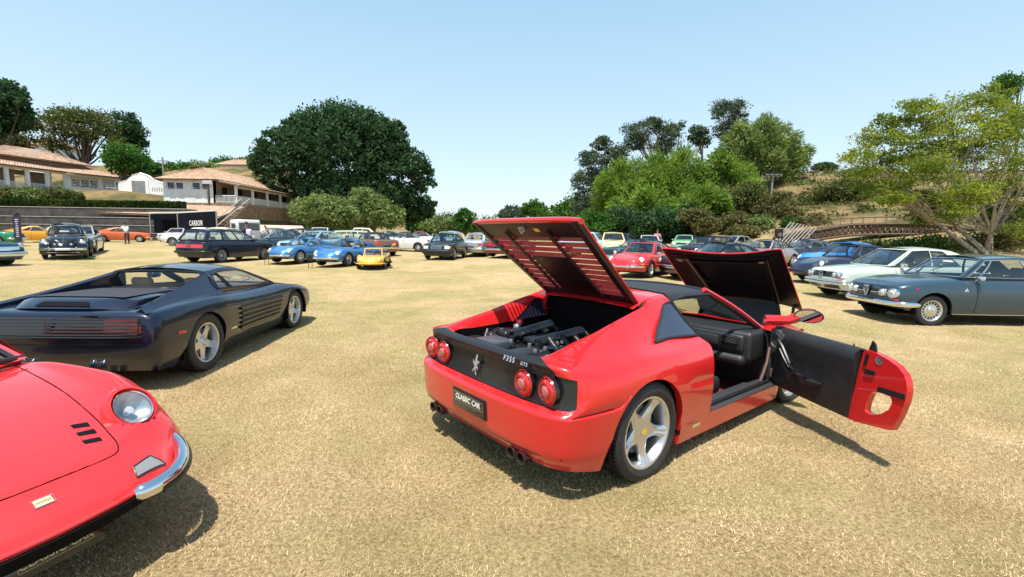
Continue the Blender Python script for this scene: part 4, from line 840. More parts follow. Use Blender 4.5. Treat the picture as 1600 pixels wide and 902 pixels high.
def blue_coupe():
    P=paint('blue_grey_paint',(.032,.064,.092),.3,.34); yaw=3.1273
    q=dict(paint=P,xf=1.875,xr=-2.10,hw=[(-2.10,.70),(-1.6,.765),(-.6,.79),(.6,.785),(1.3,.765),(1.875,.71)],zs=[(-2.1,.80),(-1.6,.86),(-.7,.865),(.3,.865),(.9,.86),(1.4,.82),(1.7,.765),(1.875,.72)],
      zc=[(-2.1,.84),(-1.5,.90),(-.7,.93),(.5,.93),(.9,.935),(1.4,.88),(1.7,.815),(1.875,.765)],zb=[(-2.1,.32),(-1.2,.25),(0,.22),(1.2,.24),(1.875,.34)],arch=[(-1.175,.30,.345),(1.175,.30,.345)],lin=.75,
      wheels=[(-1.175,.735,.295,.17,.195,'slot',.295),(1.175,.735,.295,.17,.195,'slot',.295)],door=(-.62,.42),hz=.765,dsill=.3,rf=.13,rr=.18,bf=.07,fz=[0,.28,.55,.86,1.],ins=[.06,.015,0,.02,.075],dxf=[-.12,-.02,0,-.01,-.03],i6=.2,lod=.05,
      cab=dict(wb=(.66,.93),wt=(.16,1.28),rt=(-1.02,1.275),rb=(-1.60,.90),yb=.70,yt=.545,ytr=.52,ybr=.66,bow=.13,trim=CHROME,trimr=.007,edge=.035,framem=P,roof=[(0,0),(.5,.03),(1,0)],wins=[(.035,.125,.03,.90),(.137,.56,.03,.90),(.575,.84,.03,.88)],interior=LEATHER,bench=-.85,rearwin=(.08,.92,.1,.92)))
    root=build_car(q,'blue-grey seventies coupe with four round headlights, nearest of the row at the right',(9.136,9.5449,0.0),yaw)
    u=q['_']; root.location.z=float(terrain(9.136,9.54))*.5
    u['fpatch']('grille',BLACKP,-.66,.66,.50,.715,True,.004,ny=14,nz=3)
    b=MB(); p=[(u['fx'](y,.60,True)+.022,y,.60+(-.012 if abs(y)<.3 else .0)) for y in np.linspace(-.5,.5,21) if abs(y)>.09]; k=len(p)//2; b.tube(p[:k],.008,6); b.tube(p[k:],.008,6); b.obj('grille_bar',CHROME,root)
    b=MB(); x0=u['fx'](0,.6,True)
    sh=[(y*.86,.60+(z-.60)*.88) for y,z in [(-.075,.70),(-.045,.712),(0,.70),(.045,.712),(.075,.70),(.08,.65),(.055,.58),(.02,.51),(0,.485),(-.02,.51),(-.055,.58),(-.08,.65)]]
    b.prism(sh,'x',x0-.01,x0+.035); so=b.obj('shield_grille',BLACKG,root)
    b=MB(); b.tube([(x0+.04,y,z) for y,z in sh],.010,6,closed=True)
    for k in range(4): w=.06-.012*k; b.tube([(x0+.04,-w,.66-.04*k),(x0+.04,w,.66-.04*k)],.004,5)
    b.obj('shield_rim',CHROME,so); b=MB(); b.lathe([(.001,.012),(.025,.01),(.028,0)],16,Matrix.Translation((x0+.035,0,.715))@Matrix.Rotation(-pi/2,4,'Z')); b.obj('round_emblem',mat('emblem_blue',(.05,.08,.3),.3),so)
    u['lamp'](.585,.60,.088,push=.012,yaw_=.05); u['lamp'](.375,.60,.070,push=.012,yaw_=0.)
    u['bumper'](.405,.10,True,CHROME,.42,.05,.045); u['bumper'](.43,.10,False,CHROME,.45,.05,.045)
    for s in (1,-1):
        b=MB(); b.rbox(1.74,1.80,s*.60-.075,s*.60+.075,.46,.50,.02,2,M=Matrix.Translation((.03,0,0))); b.obj('indicator',REDLENS,root)
        b=MB(); b.lathe([(.001,.014),(.015,.012),(.02,0)],12,Matrix.Translation((1.50,s*yat(u['G'],1.5,.70),.70)) if s>0 else Matrix.Translation((1.50,-yat(u['G'],1.5,.70),.70))@Matrix.Rotation(pi,4,'Z')); b.obj('side_repeater',REDLENS,root)
        M=frame((.62,s*(yat(u['G'],.62,.70)+.004),.70),(-s,0,0),(0,0,1)); b=MB(); b.prism([(-.035,-.025),(.035,-.025),(0,.035)],'z',0,.003); bo=b.obj('triangle_badge',WHITEP,root,smooth=False)
        b=MB(); b.prism([(-.018,-.016),(.018,-.016),(0,.018)],'z',.003,.005); b.xf(M); 
        bo.data.transform(M); b.obj('badge_leaf',mat('badge_green',(.02,.2,.06),.5),bo,smooth=False)
        b=MB(); b.tube([(x,s*(yat(u['G'],x,.225)+.0),.235) for x in np.linspace(-.8,.8,7)],.008,5); b.obj('sill_trim',CHROME,root)
    u['fpatch']('number_plate',BLACKG,-.20,.20,.37,.45,True,.085)
    mirrors(root,.42,.80,.93,CHROME,(1,)); wipers(root,q)
    b=MB(); b.rbox(.30,.36,-.10,.10,1.18,1.22,.015,2); b.obj('rear_view_mirror',WHITEP,root)
    u['fpatch']('tail_lamp',REDLENS,.45,.66,.60,.72,False,.012,mir=True)
def pale_coupe():
    P=paint('pale_green_paint',(.54,.62,.55),.1,.35); yaw=radians(180); loc=by_point(1266,434,13.3,1.86,-.60,yaw)
    q=dict(paint=P,xf=1.95,xr=-2.15,hw=[(-2.15,.74),(-1.5,.82),(0,.83),(1.2,.80),(1.95,.73)],zs=[(-2.15,.86),(-1.5,.90),(0,.87),(.8,.85),(1.4,.81),(1.95,.745)],zc=[(-2.15,.90),(-1.5,.93),(0,.92),(.8,.92),(1.4,.865),(1.95,.78)],
      arch=[(-1.2,.30,.345),(1.2,.30,.345)],lin=.78,wheels=[(-1.2,.775,.30,.18,.185,'multi',.30),(1.2,.775,.30,.18,.185,'multi',.30)],door=(-.45,.60),rf=.12,rr=.15,bf=.08,zb=[(-2.1,.30),(0,.21),(1.95,.27)],i6=.2,
      cab=dict(wb=(.70,.915),wt=(.05,1.33),rt=(-.95,1.31),rb=(-1.95,.93),yb=.72,yt=.56,ytr=.55,ybr=.64,bow=.14,trim=BLACKP,wins=[(.04,.40,.04,.90),(.43,.70,.04,.88)],bench=-.85))
    root=build_car(q,'pale green coupe with four small round headlights parked behind the blue-grey coupe',loc,yaw); u=q['_']
    u['fpatch']('grille',BLACKP,-.68,.68,.585,.73,True,.006,ny=12); u['lamp'](.60,.655,.062,push=.015,yaw_=0,ring=CHROME); u['lamp'](.45,.655,.062,push=.015,yaw_=0)
    x0=u['fx'](0,.65,True); b=MB(); sh=[(-.09,.735),(0,.74),(.09,.735),(.08,.66),(.04,.58),(0,.55),(-.04,.58),(-.08,.66)]; b.prism(sh,'x',x0-.02,x0+.03); so=b.obj('shield_grille',BLACKG,root)
    b=MB(); b.tube([(x0+.035,y,z) for y,z in sh],.011,6,closed=True)
    for k in range(4): w=.07-.014*k; b.tube([(x0+.035,-w,.70-.035*k),(x0+.035,w,.70-.035*k)],.005,5)
    b.obj('shield_rim',CHROME,so)
    u['bumper'](.50,.05,True,CHROME,.35,.06,.03); u['bumper'](.43,.06,True,CHROME,.35,.07,.04); u['fpatch']('indicator',REDLENS,.56,.72,.56,.585,True,.02,mir=True); u['bumper'](.5,.08,False)
    u['fpatch']('lower_grille',BLACKP,-.6,.6,.30,.44,True,.004); b=MB(); b.tube([(x0+.09,0,.50),(x0+.09,0,.36)],.008,6); b.obj('tow_eye',CHROME,root); wipers(root,q); mirrors(root,.45,.84,.95,CHROME,(1,))
def nine(P,label,loc,yaw,old=True,rm=None,mir=True,white=False):
    q=dict(paint=P,xf=2.05,xr=-2.10,hw=[(-2.10,.64),(-1.6,.80),(-1.1,.83),(0,.80),(1.1,.80),(1.6,.76),(2.05,.60)],zs=[(-2.1,.62),(-1.7,.74),(-1.1,.83),(-.3,.83),(.5,.82),(1.0,.845),(1.5,.80),(1.85,.68),(2.05,.52)],
      zc=[(-2.1,.62),(-1.7,.80),(-1.2,.95),(-.3,.90),(.7,.88),(1.1,.80),(1.6,.68),(2.05,.50)],zb=[(-2.1,.28),(0,.20),(2.05,.25)],arch=[(-1.12,.31,.35),(1.13,.31,.35)],lin=.78,wheels=[(-1.12,.79,.31,.2,.2,'tr5',.31),(1.13,.775,.31,.18,.2,'tr5',.31)],
      door=(-.42,.62),rf=.34,rr=.30,bf=.16,br=.14,p5=.85,hz=.74,ins=[.07,.015,0,.03,.12],fz=[0,.28,.5,.80,1.],dxf=[-.08,0,0,-.05,-.14],
      cab=dict(wb=(.62,.88),wt=(.13,1.28),rt=(-.75,1.22),rb=(-1.55,.90),yb=.66,yt=.49,ytr=.47,ybr=.56,bow=.15,trim=CHROME if old else BLACKP,wins=[(.05,.44,.04,.88),(.47,.74,.04,.84)],bench=-.6,roofm=rm or P,rearwin=(.14,.86,.15,.9)))
    root=build_car(q,label,loc,yaw); u=q['_']
    u['lamp'](.60,.68,.098,push=.0,tilt=.42,ring=CHROME if old else P,yaw_=.22)
    if old:
        u['bumper'](.42,.07,True,CHROME,.40,.03,.035); u['fpatch']('horn_grille',CHROME,.34,.52,.46,.50,True,.02,mir=True); u['bumper'](.45,.07,False,CHROME,.4,.03)
        for s in (1,-1): b=MB(); x=u['fx'](.26,.42,True)+.05; b.rbox(x-.03,x+.04,s*.26-.03,s*.26+.03,.36,.49,.02,2); b.obj('overrider',CHROME,root)
    else: u['bumper'](.40,.14,True,P,.40,.03,.04); u['bumper'](.42,.14,False,BLACKP,.4,.03,.04)
    u['fpatch']('side_indicator',AMBER,.62,.72,.50,.54,True,.012,mir=True); u['fpatch']('valance',BLACKP,-.45,.45,.27,.33,True,.006); u['fpatch']('tail_lamp',REDLENS,.42,.66,.56,.64,False,.01,mir=True)
    wipers(root,q)
    if mir: mirrors(root,.48,.80,.90,CHROME if old else P,(1,))
    return root
SED=dict(hw=[(-2.2,.76),(-1.5,.83),(0,.84),(1.3,.82),(2.15,.76)],zs=[(-2.2,.88),(-1.3,.93),(0,.90),(.9,.88),(2.15,.78)],zc=[(-2.2,.93),(-1.3,.96),(0,.94),(.9,.94),(2.15,.82)])
def sedan(P,label,loc,yaw,kind='sedan',sc=1.,front='rect',rear='rect',ws='multi',mod=None,bm=None,trim=None,roofm=None,lod=.09,scale=None,group='classic cars parked on the lawn',wipe=False,name='parked_car'):
    q=dict(paint=P,xf=2.15,xr=-2.20,arch=[(-1.28,.31,.35),(1.30,.31,.35)],lin=.80,wheels=[(-1.28,.80,.31,.19,.2,ws,.31),(1.30,.80,.31,.19,.2,ws,.31)],door=(-.35,.60),rf=.14,rr=.14,bf=.06,br=.05,i6=.2,lod=lod,handle=BLACKP if bm is BLACKP else CHROME,**SED)
    roofs=dict(sedan=dict(wb=(.78,.94),wt=(.20,1.36),rt=(-.82,1.35),rb=(-1.38,.95),wins=[(.05,.46,.04,.88),(.50,.86,.04,.86)]),
      wagon=dict(wb=(.80,.94),wt=(.18,1.37),rt=(-1.72,1.38),rb=(-2.02,.95),ytr=.56,ybr=.72,wins=[(.03,.36,.04,.86),(.38,.66,.04,.86),(.69,.95,.06,.84)],rearwin=(.07,.93,.05,.86),rbow=.06),
      coupe=dict(wb=(.62,.93),wt=(.05,1.30),rt=(-.75,1.27),rb=(-1.55,.94),wins=[(.05,.50,.04,.86),(.54,.78,.06,.78)]),
      fastback=dict(wb=(.60,.93),wt=(.05,1.30),rt=(-.62,1.27),rb=(-1.90,.95),wins=[(.04,.40,.04,.86),(.43,.60,.06,.78)]),
      soft=dict(wb=(.55,.92),wt=(.10,1.30),rt=(-.62,1.28),rb=(-1.05,.94),wins=[(.05,.62,.04,.86)],roofm=SOFT,framem=CHROME),
      open=dict(wb=(.55,.92),wt=(.22,1.27),rt=(-.6,1.2),rb=(-1.0,.94),wins=[],open=True,framem=CHROME),
      van=dict(wb=(1.5,1.15),wt=(1.25,1.85),rt=(-1.9,1.9),rb=(-2.1,1.1),wins=[(.03,.25,.04,.9)]))
    cb=dict(yb=.73,yt=.58,ytr=.56,ybr=.70,bow=.10,trim=trim,bench=-.75 if kind in('sedan','wagon') else None); cb.update(roofs[kind])
    if roofm: cb['roofm']=roofm
    if mod:
        for k,v in mod.items():
            if k=='cab': cb.update(v)
            else: q[k]=v
    q['cab']=cb; root=build_car(q,label,loc,yaw,name=name,group=group); u=q['_']; bm=bm or CHROME; zf=q.get('zlamp',.66); xf=q['xf']
    if front=='rect': u['fpatch']('grille',BLACKP,-.40,.40,zf-.07,zf+.07,True,.010); u['fpatch']('headlight',WHITELENS,.44,.68,zf-.07,zf+.07,True,.012,mir=True); u['fpatch']('indicator',AMBER,.69,.75,zf-.07,zf+.07,True,.012,mir=True)
    elif front=='round': u['fpatch']('grille',BLACKP,-.44,.44,zf-.08,zf+.07,True,.010); u['lamp'](.58,zf,.085,push=.01)
    elif front=='muscle': u['fpatch']('grille',BLACKP,-.70,.70,zf-.07,zf+.07,True,.010); u['lamp'](.58,zf,.07,push=.015)
    elif front=='fifties': u['fpatch']('grille',CHROME,-.50,.50,zf-.16,zf-.02,True,.02,nz=5); u['lamp'](.62,zf+.02,.09,push=.02)
    u['bumper'](q.get('zbf',.46),q.get('hbf',.11),True,bm,.4,.04,.045); u['bumper'](q.get('zbr',.47),q.get('hbr',.11),False,bm,.4,.04,.045)
    if rear=='rect': u['fpatch']('tail_lamp',REDLENS,.42,.74,.66,.79,False,.012,mir=True)
    elif rear=='bar': u['fpatch']('tail_lamp',REDLENS,.12,.80,.64,.79,False,.012,mir=True); u['fpatch']('plate_panel',mat('dark_red_lens',(.25,.01,.01),.2,coat=1),-.12,.12,.64,.79,False,.010)
    u['fpatch']('number_plate',BLACKG,-.22,.22,.50,.60,False,.012)
    mirrors(root,cb['wb'][0]-.12,.86,.97,bm if bm is not BLACKP else P,(1,-1))
    if wipe: wipers(root,q)
    if scale: root.scale=(scale,)*3
    return root,u
def alpine(P,label,loc,yaw,roadlike=False):
    q=dict(paint=P,xf=1.95,xr=-1.95,hw=[(-1.95,.62),(-1.4,.74),(-.8,.76),(0,.72),(1.05,.74),(1.6,.70),(1.95,.54)],zs=[(-1.95,.62),(-1.3,.74),(-.5,.74),(.3,.72),(.9,.745),(1.4,.70),(1.75,.58),(1.95,.46)],
      zc=[(-1.95,.62),(-1.3,.80),(-.5,.80),(.5,.78),(.9,.74),(1.4,.60),(1.95,.45)],zb=[(-1.95,.24),(0,.16),(1.95,.24)],arch=[(-1.08,.29,.33),(1.08,.29,.33)],lin=.71,wheels=[(-1.08,.73,.295,.19,.19,'slot',.295),(1.08,.715,.295,.17,.19,'slot',.295)],
      door=(-.40,.55),rf=.36,rr=.30,bf=.20,br=.12,p5=.85,hz=.66,ins=[.07,.015,0,.03,.12],fz=[0,.28,.5,.80,1.],dxf=[-.08,0,0,-.06,-.16],
      cab=dict(wb=(.55,.77),wt=(.08,1.10),rt=(-.45,1.10),rb=(-1.45,.80),yb=.60,yt=.44,ytr=.43,ybr=.50,bow=.16,trim=CHROME,wins=[(.05,.42,.04,.88),(.46,.68,.04,.80)],sz=.18,sh=.5,rearwin=(.14,.86,.15,.9)))
    root=build_car(q,label,loc,yaw); u=q['_']
    u['lamp'](.52,.575,.095,push=.0,tilt=.5,yaw_=.25); u['bumper'](.36,.09,True,CHROME,.35,.03,.035); u['bumper'](.42,.07,False,CHROME,.35,.03); u['fpatch']('intake',BLACKP,-.36,.36,.26,.35,True,.03); u['fpatch']('tail_lamp',REDLENS,.40,.58,.50,.60,False,.01,mir=True)
    if roadlike: u['fpatch']('front_grille',BLACKP,-.38,.38,.385,.44,True,.02)
    else: u['lamp'](.33,.47,.06,push=.02,tilt=.2,nm='driving_lamp',yaw_=0)
    wipers(root,q); mirrors(root,.40,.72,.84,CHROME,(1,))
    return root
def beetle(P,label,loc,yaw):
    q=dict(paint=P,xf=1.90,xr=-2.0,hw=[(-2.0,.30),(-1.5,.60),(-.6,.66),(.5,.66),(1.2,.56),(1.9,.28)],zs=[(-2.0,.52),(-1.4,.86),(-.5,.92),(.5,.92),(1.0,.90),(1.5,.80),(1.9,.55)],zc=[(-2.0,.52),(-1.5,.92),(-.9,1.12),(.4,1.0),(.8,1.0),(1.2,.96),(1.6,.82),(1.9,.54)],zb=[(-2,.35),(0,.24),(1.9,.36)],
      arch=[(-1.2,.33,.05),(1.2,.33,.05)],lin=.5,wheels=[(-1.2,.73,.335,.15,.2,'cap',.335),(1.2,.72,.335,.15,.2,'cap',.335)],door=(-.35,.45),hz=.8,rf=.2,rr=.2,bf=.12,br=.12,p5=.8,
      cab=dict(wb=(.50,1.00),wt=(.26,1.42),rt=(-.70,1.40),rb=(-1.25,1.0),yb=.60,yt=.47,ytr=.42,ybr=.50,bow=.08,crown=.08,roof=[(0,0),(.4,.06),(1,0)],trim=CHROME,wins=[(.06,.46,.05,.88),(.5,.80,.05,.84)],bench=-.75,rearwin=(.2,.8,.3,.8)))
    root=build_car(q,label,loc,yaw,name='vintage_beetle_car'); u=q['_']
    for s in (1,-1):                                              # separate rounded wings
        for (xc,r0) in ((1.2,.43),(-1.2,.45)):
            b=MB(); rows=[]
            for i in range(15):
                a=-.32+(pi+.64)*i/14; rr_=r0+.04*sin(a); row=[]
                for k in range(9):
                    t=k/8; yy=lerp(.42,.77,sin(t*pi/2)); dz=rr_*lerp(1.12,.80,t**2.4); row.append((xc+dz*cos(a)*(1.12 if (xc>0)==(cos(a)>0) else 1.05),s*yy,.33+dz*sin(a)))
                rows.append(row)
            b.grid(rows); b.obj('wing',P,root)
        b=MB(); M=Matrix.Translation((1.60,s*.60,.70))@Matrix.Rotation(-pi/2+s*.08,4,'Z'); b.lathe([(.10,-.14),(.115,-.02),(.112,.01),(.10,.02),(.09,.0)],24,M); h=b.obj('headlight',CHROME,root); b=MB(); b.lathe([(.001,.03),(.06,.022),(.095,.0)],24,M); b.obj('lens',WHITELENS,h)
        b=MB(); b.tube([(x,s*.70,.27) for x in (-.75,.75)],.05,8,flat=.4); b.obj('running_board',BLACKP,root)
        b=MB(); x=2.0; b.rbox(x-.03,x+.05,s*.42-.025,s*.42+.025,.36,.52,.02,2); b.obj('overrider',CHROME,root)
    for z,sg in ((.42,1),(.42,-1)):
        b=MB(); b.tube([((1.98-.16*(abs(y)/.72)**3)*sg*(1 if sg>0 else 1.03),y,z) for y in np.linspace(-.74,.74,15)],.025,8,flat=1.9); b.obj('bumper',CHROME,root)
    b=MB(); b.tube([(x,0,prof(q['zc'])(x)+.012) for x in np.linspace(.6,1.85,9)],.012,6); b.obj('hood_strip',CHROME,root)
    for s in (1,-1): b=MB(); b.lathe([(.001,.02),(.04,.015),(.045,0)],14,Matrix.Translation((1.86,s*.26,.62))@Matrix.Rotation(-pi/2,4,'Z')); b.obj('horn_grille',CHROME,root)
    b=MB(); b.rbox(1.99,2.02,-.24,.24,.36,.46,.01,2); b.obj('number_plate',WHITEP,root)
    b=MB(); b.tube([(1.80,-.5,.27),(1.80,.5,.27)],.022,6); b.obj('axle_beam',GREYM,root)
    mirrors(root,.5,.72,1.02,CHROME,(1,),.045); b=MB(); b.rbox(.50,.52,-.2,.12,1.12,1.19,.008,2); b.obj('show_card',WHITEP,root); wipers(root,q)
def flat_twelve():
    P=paint('midnight_blue_paint',(.004,.007,.024),.1,.35); yaw=1.601
    q=dict(paint=P,xf=2.32,xr=-2.14,hw=[(-2.14,.96),(-1.6,.985),(-1.0,.985),(0,.93),(1.0,.91),(1.6,.90),(2.32,.80)],zs=[(-2.14,.785),(-1.6,.82),(-1.1,.83),(-.3,.785),(.5,.765),(1.1,.775),(1.6,.70),(2.0,.60),(2.32,.50)],
      zc=[(-2.14,.81),(-1.6,.85),(-1.0,.86),(0,.84),(.9,.82),(1.3,.74),(1.8,.64),(2.32,.50)],zb=[(-2.14,.22),(-1.75,.18),(-1.6,.17),(0,.15),(1.6,.17),(2.32,.22)],arch=[(-1.275,.315,.375),(1.275,.31,.355)],lin=.92,
      wheels=[(-1.275,.965,.335,.27,.225,'tr5',.335),(1.275,.885,.32,.23,.225,'tr5',.32)],rf=.22,rr=.10,bf=.14,br=.04,p5=.8,fz=[0,.28,.55,.84,1.],ins=[.10,.03,0,.012,.075],dxr=[.10,.0,-.02,.0,.03],lod=.05,i6=.14,
      cab=dict(wb=(.95,.795),wt=(.12,1.105),rt=(-.62,1.105),rb=(-.70,.885),yb=.74,yt=.555,ytr=.55,ybr=.76,bow=.17,crown=.045,wins=[(.05,.79,.05,.86),(.82,.985,.05,.80)],roof=[(0,0),(.4,.025),(1,0)],interior=TANL,lining=TANL,sz=.16,sh=.60,rearwin=(.06,.94,.06,.92),rbow=.02,glass=glassm('bare_glass',(.92,.93,.92),.0),trim=BLACKP,sidem=P,dash=BLACKP,edge=.04))
    root=build_car(q,'dark blue wide-tailed coupe with slatted flanks and five-spoke wheels',(-4.5247,6.6242,0.0),yaw,name='sports_car',group=None); u=q['_']
    G=u['G']
    for s in (1,-1):                                              # flying buttress from roof to tail
        n=12; A=[];B_=[]; C_=[];D=[]
        for i in range(n+1):
            t=i/n; x=lerp(-.50,-2.0,t); z=lerp(1.112,.855,t)-.02*sin(pi*t); y=lerp(.575,.77,t); A.append((x,s*y,z)); C_.append((x-.0,s*(y-.055),z-.012))
            xb=lerp(-.66,-2.08,t); B_.append((xb,s*(lerp(.815,.87,t)),lerp(.815,.80,t))); D.append((x,s*(y-.06),.83))
        M1=[(lerp(a[0],b[0],.45),s*(abs(lerp(a[1],b[1],.45))-.012),lerp(a[2],b[2],.45)) for a,b in zip(A,B_)]
        b=MB(); b.grid([B_,M1,A,C_,D]); b.add([A[0],C_[0],D[0],B_[0],M1[0]],[(0,1,2,3,4)]); b.obj('buttress',P,root,angle=50)
        # air intake with strakes
        def sy(x,z): return yat(G,x,z)
        top=lambda x:.665-.035*(x+.55)/1.3; bot=lambda x:.33+.0*(x)
        xr_=np.linspace(-.52,.62,12); b=MB(); b.grid([[(x+(.16 if k==3 else .10 if k==2 else .05 if k==1 else 0)*(x+.52)/1.14,s*(sy(x,lerp(bot(x),top(x),k/3))+.005),lerp(bot(x),top(x),k/3)) for x in xr_] for k in range(4)]); io=b.obj('side_intake',BLACKP,root)
        for k in range(5):
            f=.12+k*.19; b=MB(); rows=[]
            for x in np.linspace(-.56,.66,12):
                z=lerp(bot(x),top(x),f); xx=x+.05*3*f*(x+.52)/1.14; y=sy(x,z); rows.append([(xx,s*(y+.002),z-.018),(xx,s*(y+.026),z-.012),(xx,s*(y+.030),z+.004),(xx,s*(y+.004),z+.012)])
            b.grid(rows); b.obj('strake',P,io)
        b=MB(); M=frame((-.72,s*(sy(-.72,.40)+.004),.40),(s*1.,0,0),(0,0,1)); b.box(-.07,.07,-.010,.010,0,.003,M); b.obj('maker_badge',CHROME,root)
        b=MB(); b.rbox(-1.80,-1.68,s*sy(-1.74,.55)-.01,s*sy(-1.74,.55)+.012,.535,.565,.008,2); b.obj('side_marker',REDLENS,root)
        b=MB(); b.rbox(.55,.72,s*.97-.07,s*.97+.07,.90,.99,.04,3) if s>0 else b.rbox(.55,.60,s*.9-.01,s*.9,.80,.81,.004,2); b.obj('door_mirror',P,root)
    ec=[(-2.03,.835),(-1.90,.912),(-1.86,.921),(-1.5,.928),(-.85,.92),(-.74,.895)]
    b=MB(); b.grid([[(x+.10*(abs(y)/.56)**4*(k<3),y,z-.03*(abs(y)/.56)**6) for y in np.linspace(-.56,.56,15)] for k,(x,z) in enumerate(ec)]); b.grid([[(x+.10*(k<3),s*y,z) for k,(x,z) in enumerate(ec)] for s,y,dz in ((1,.56,0),)]) if False else None
    for s in (1,-1): b.grid([[(x+.10*(k<3),s*.56,z-.03) for k,(x,z) in enumerate(ec)],[(x+.10*(k<3),s*.58,.80) for k,(x,z) in enumerate(ec)]])
    ho=b.obj('engine_cover',P,root,angle=30)
    b=MB(); b.add([(-2.0,-.27,.853),(-2.0,.27,.853),(-1.935,.22,.892),(-1.935,-.22,.892)],[(0,1,2,3)]); b.xf(Matrix.Translation((-.006,0,.004))); b.obj('cover_slot',DARKM,ho)
    b=MB(); b.grid([[(x,y,.9325-.02*(abs(y)/.56)**6-.006*(x>-1.2)) for y in np.linspace(-.47,.47,9)] for x in (-1.82,-1.5,-.98)]); b.obj('cover_mesh',mat('cover_matt',(.03,.026,.034),.6,bump=.5,bscale=90),ho)
    u['fpatch']('grille_panel',BLACKG,-.90,.90,.595,.765,False,.004,ny=20,nz=3)
    u['fpatch']('tail_lamp',mat('smoked_lens',(.16,.02,.008),.25,coat=.6),.50,.84,.615,.75,False,.006,mir=True,ny=8)
    for k in range(6):
        z=.602+k*.030; b=MB(); b.tube([(u['fx'](abs(y),z,False)-.022,y,z) for y in np.linspace(-.905,.905,21)],.0062,6,flat=1.2); b.obj('grille_slat',mat('slat_dark',(.03,.025,.03),.22,coat=.6),root)
    b=MB(); b.tube([(u['fx'](abs(y),.575,False)-.014,y,.578) for y in np.linspace(-.93,.93,21)],.010,8); b.obj('bumper_strip',mat('dark_strip',(.08,.08,.1),.15,.8),root)
    b=MB(); b.tube([(u['fx'](abs(y),.50,False)-.004,y,.50) for y in np.linspace(-.93,.60,15)],.004,6); b.obj('bumper_seam',DARKM,root)
    horse(root,frame((-2.185,0,.68),(0,-1,0),(0,0,1))@Matrix.Scale(.7,4,(1,0,0)),.10,mat('emblem_dark',(.10,.09,.10),.3,.6)); b=MB(); M=frame((-2.175,-.40,.785),(0,-1,0),(0,0,1)); b.box(-.09,.09,-.008,.008,0,.003,M); b.obj('model_badge',CHROME,root)
    for s in (1,-1):
        for d in (.30,.40): b=MB(); b.lathe([(.038,-.1),(.038,.04),(.033,.04),(.031,-.06),(.001,-.06)],20,Matrix.Translation((-2.14,s*d,.235))@Matrix.Rotation(pi/2,4,'Z')); b.obj('exhaust_tip',CHROME,root)
    u['fpatch']('pop_up_lamp_cover',P,.5,.6,.44,.47,True,.004,mir=True); wipers(root,q)
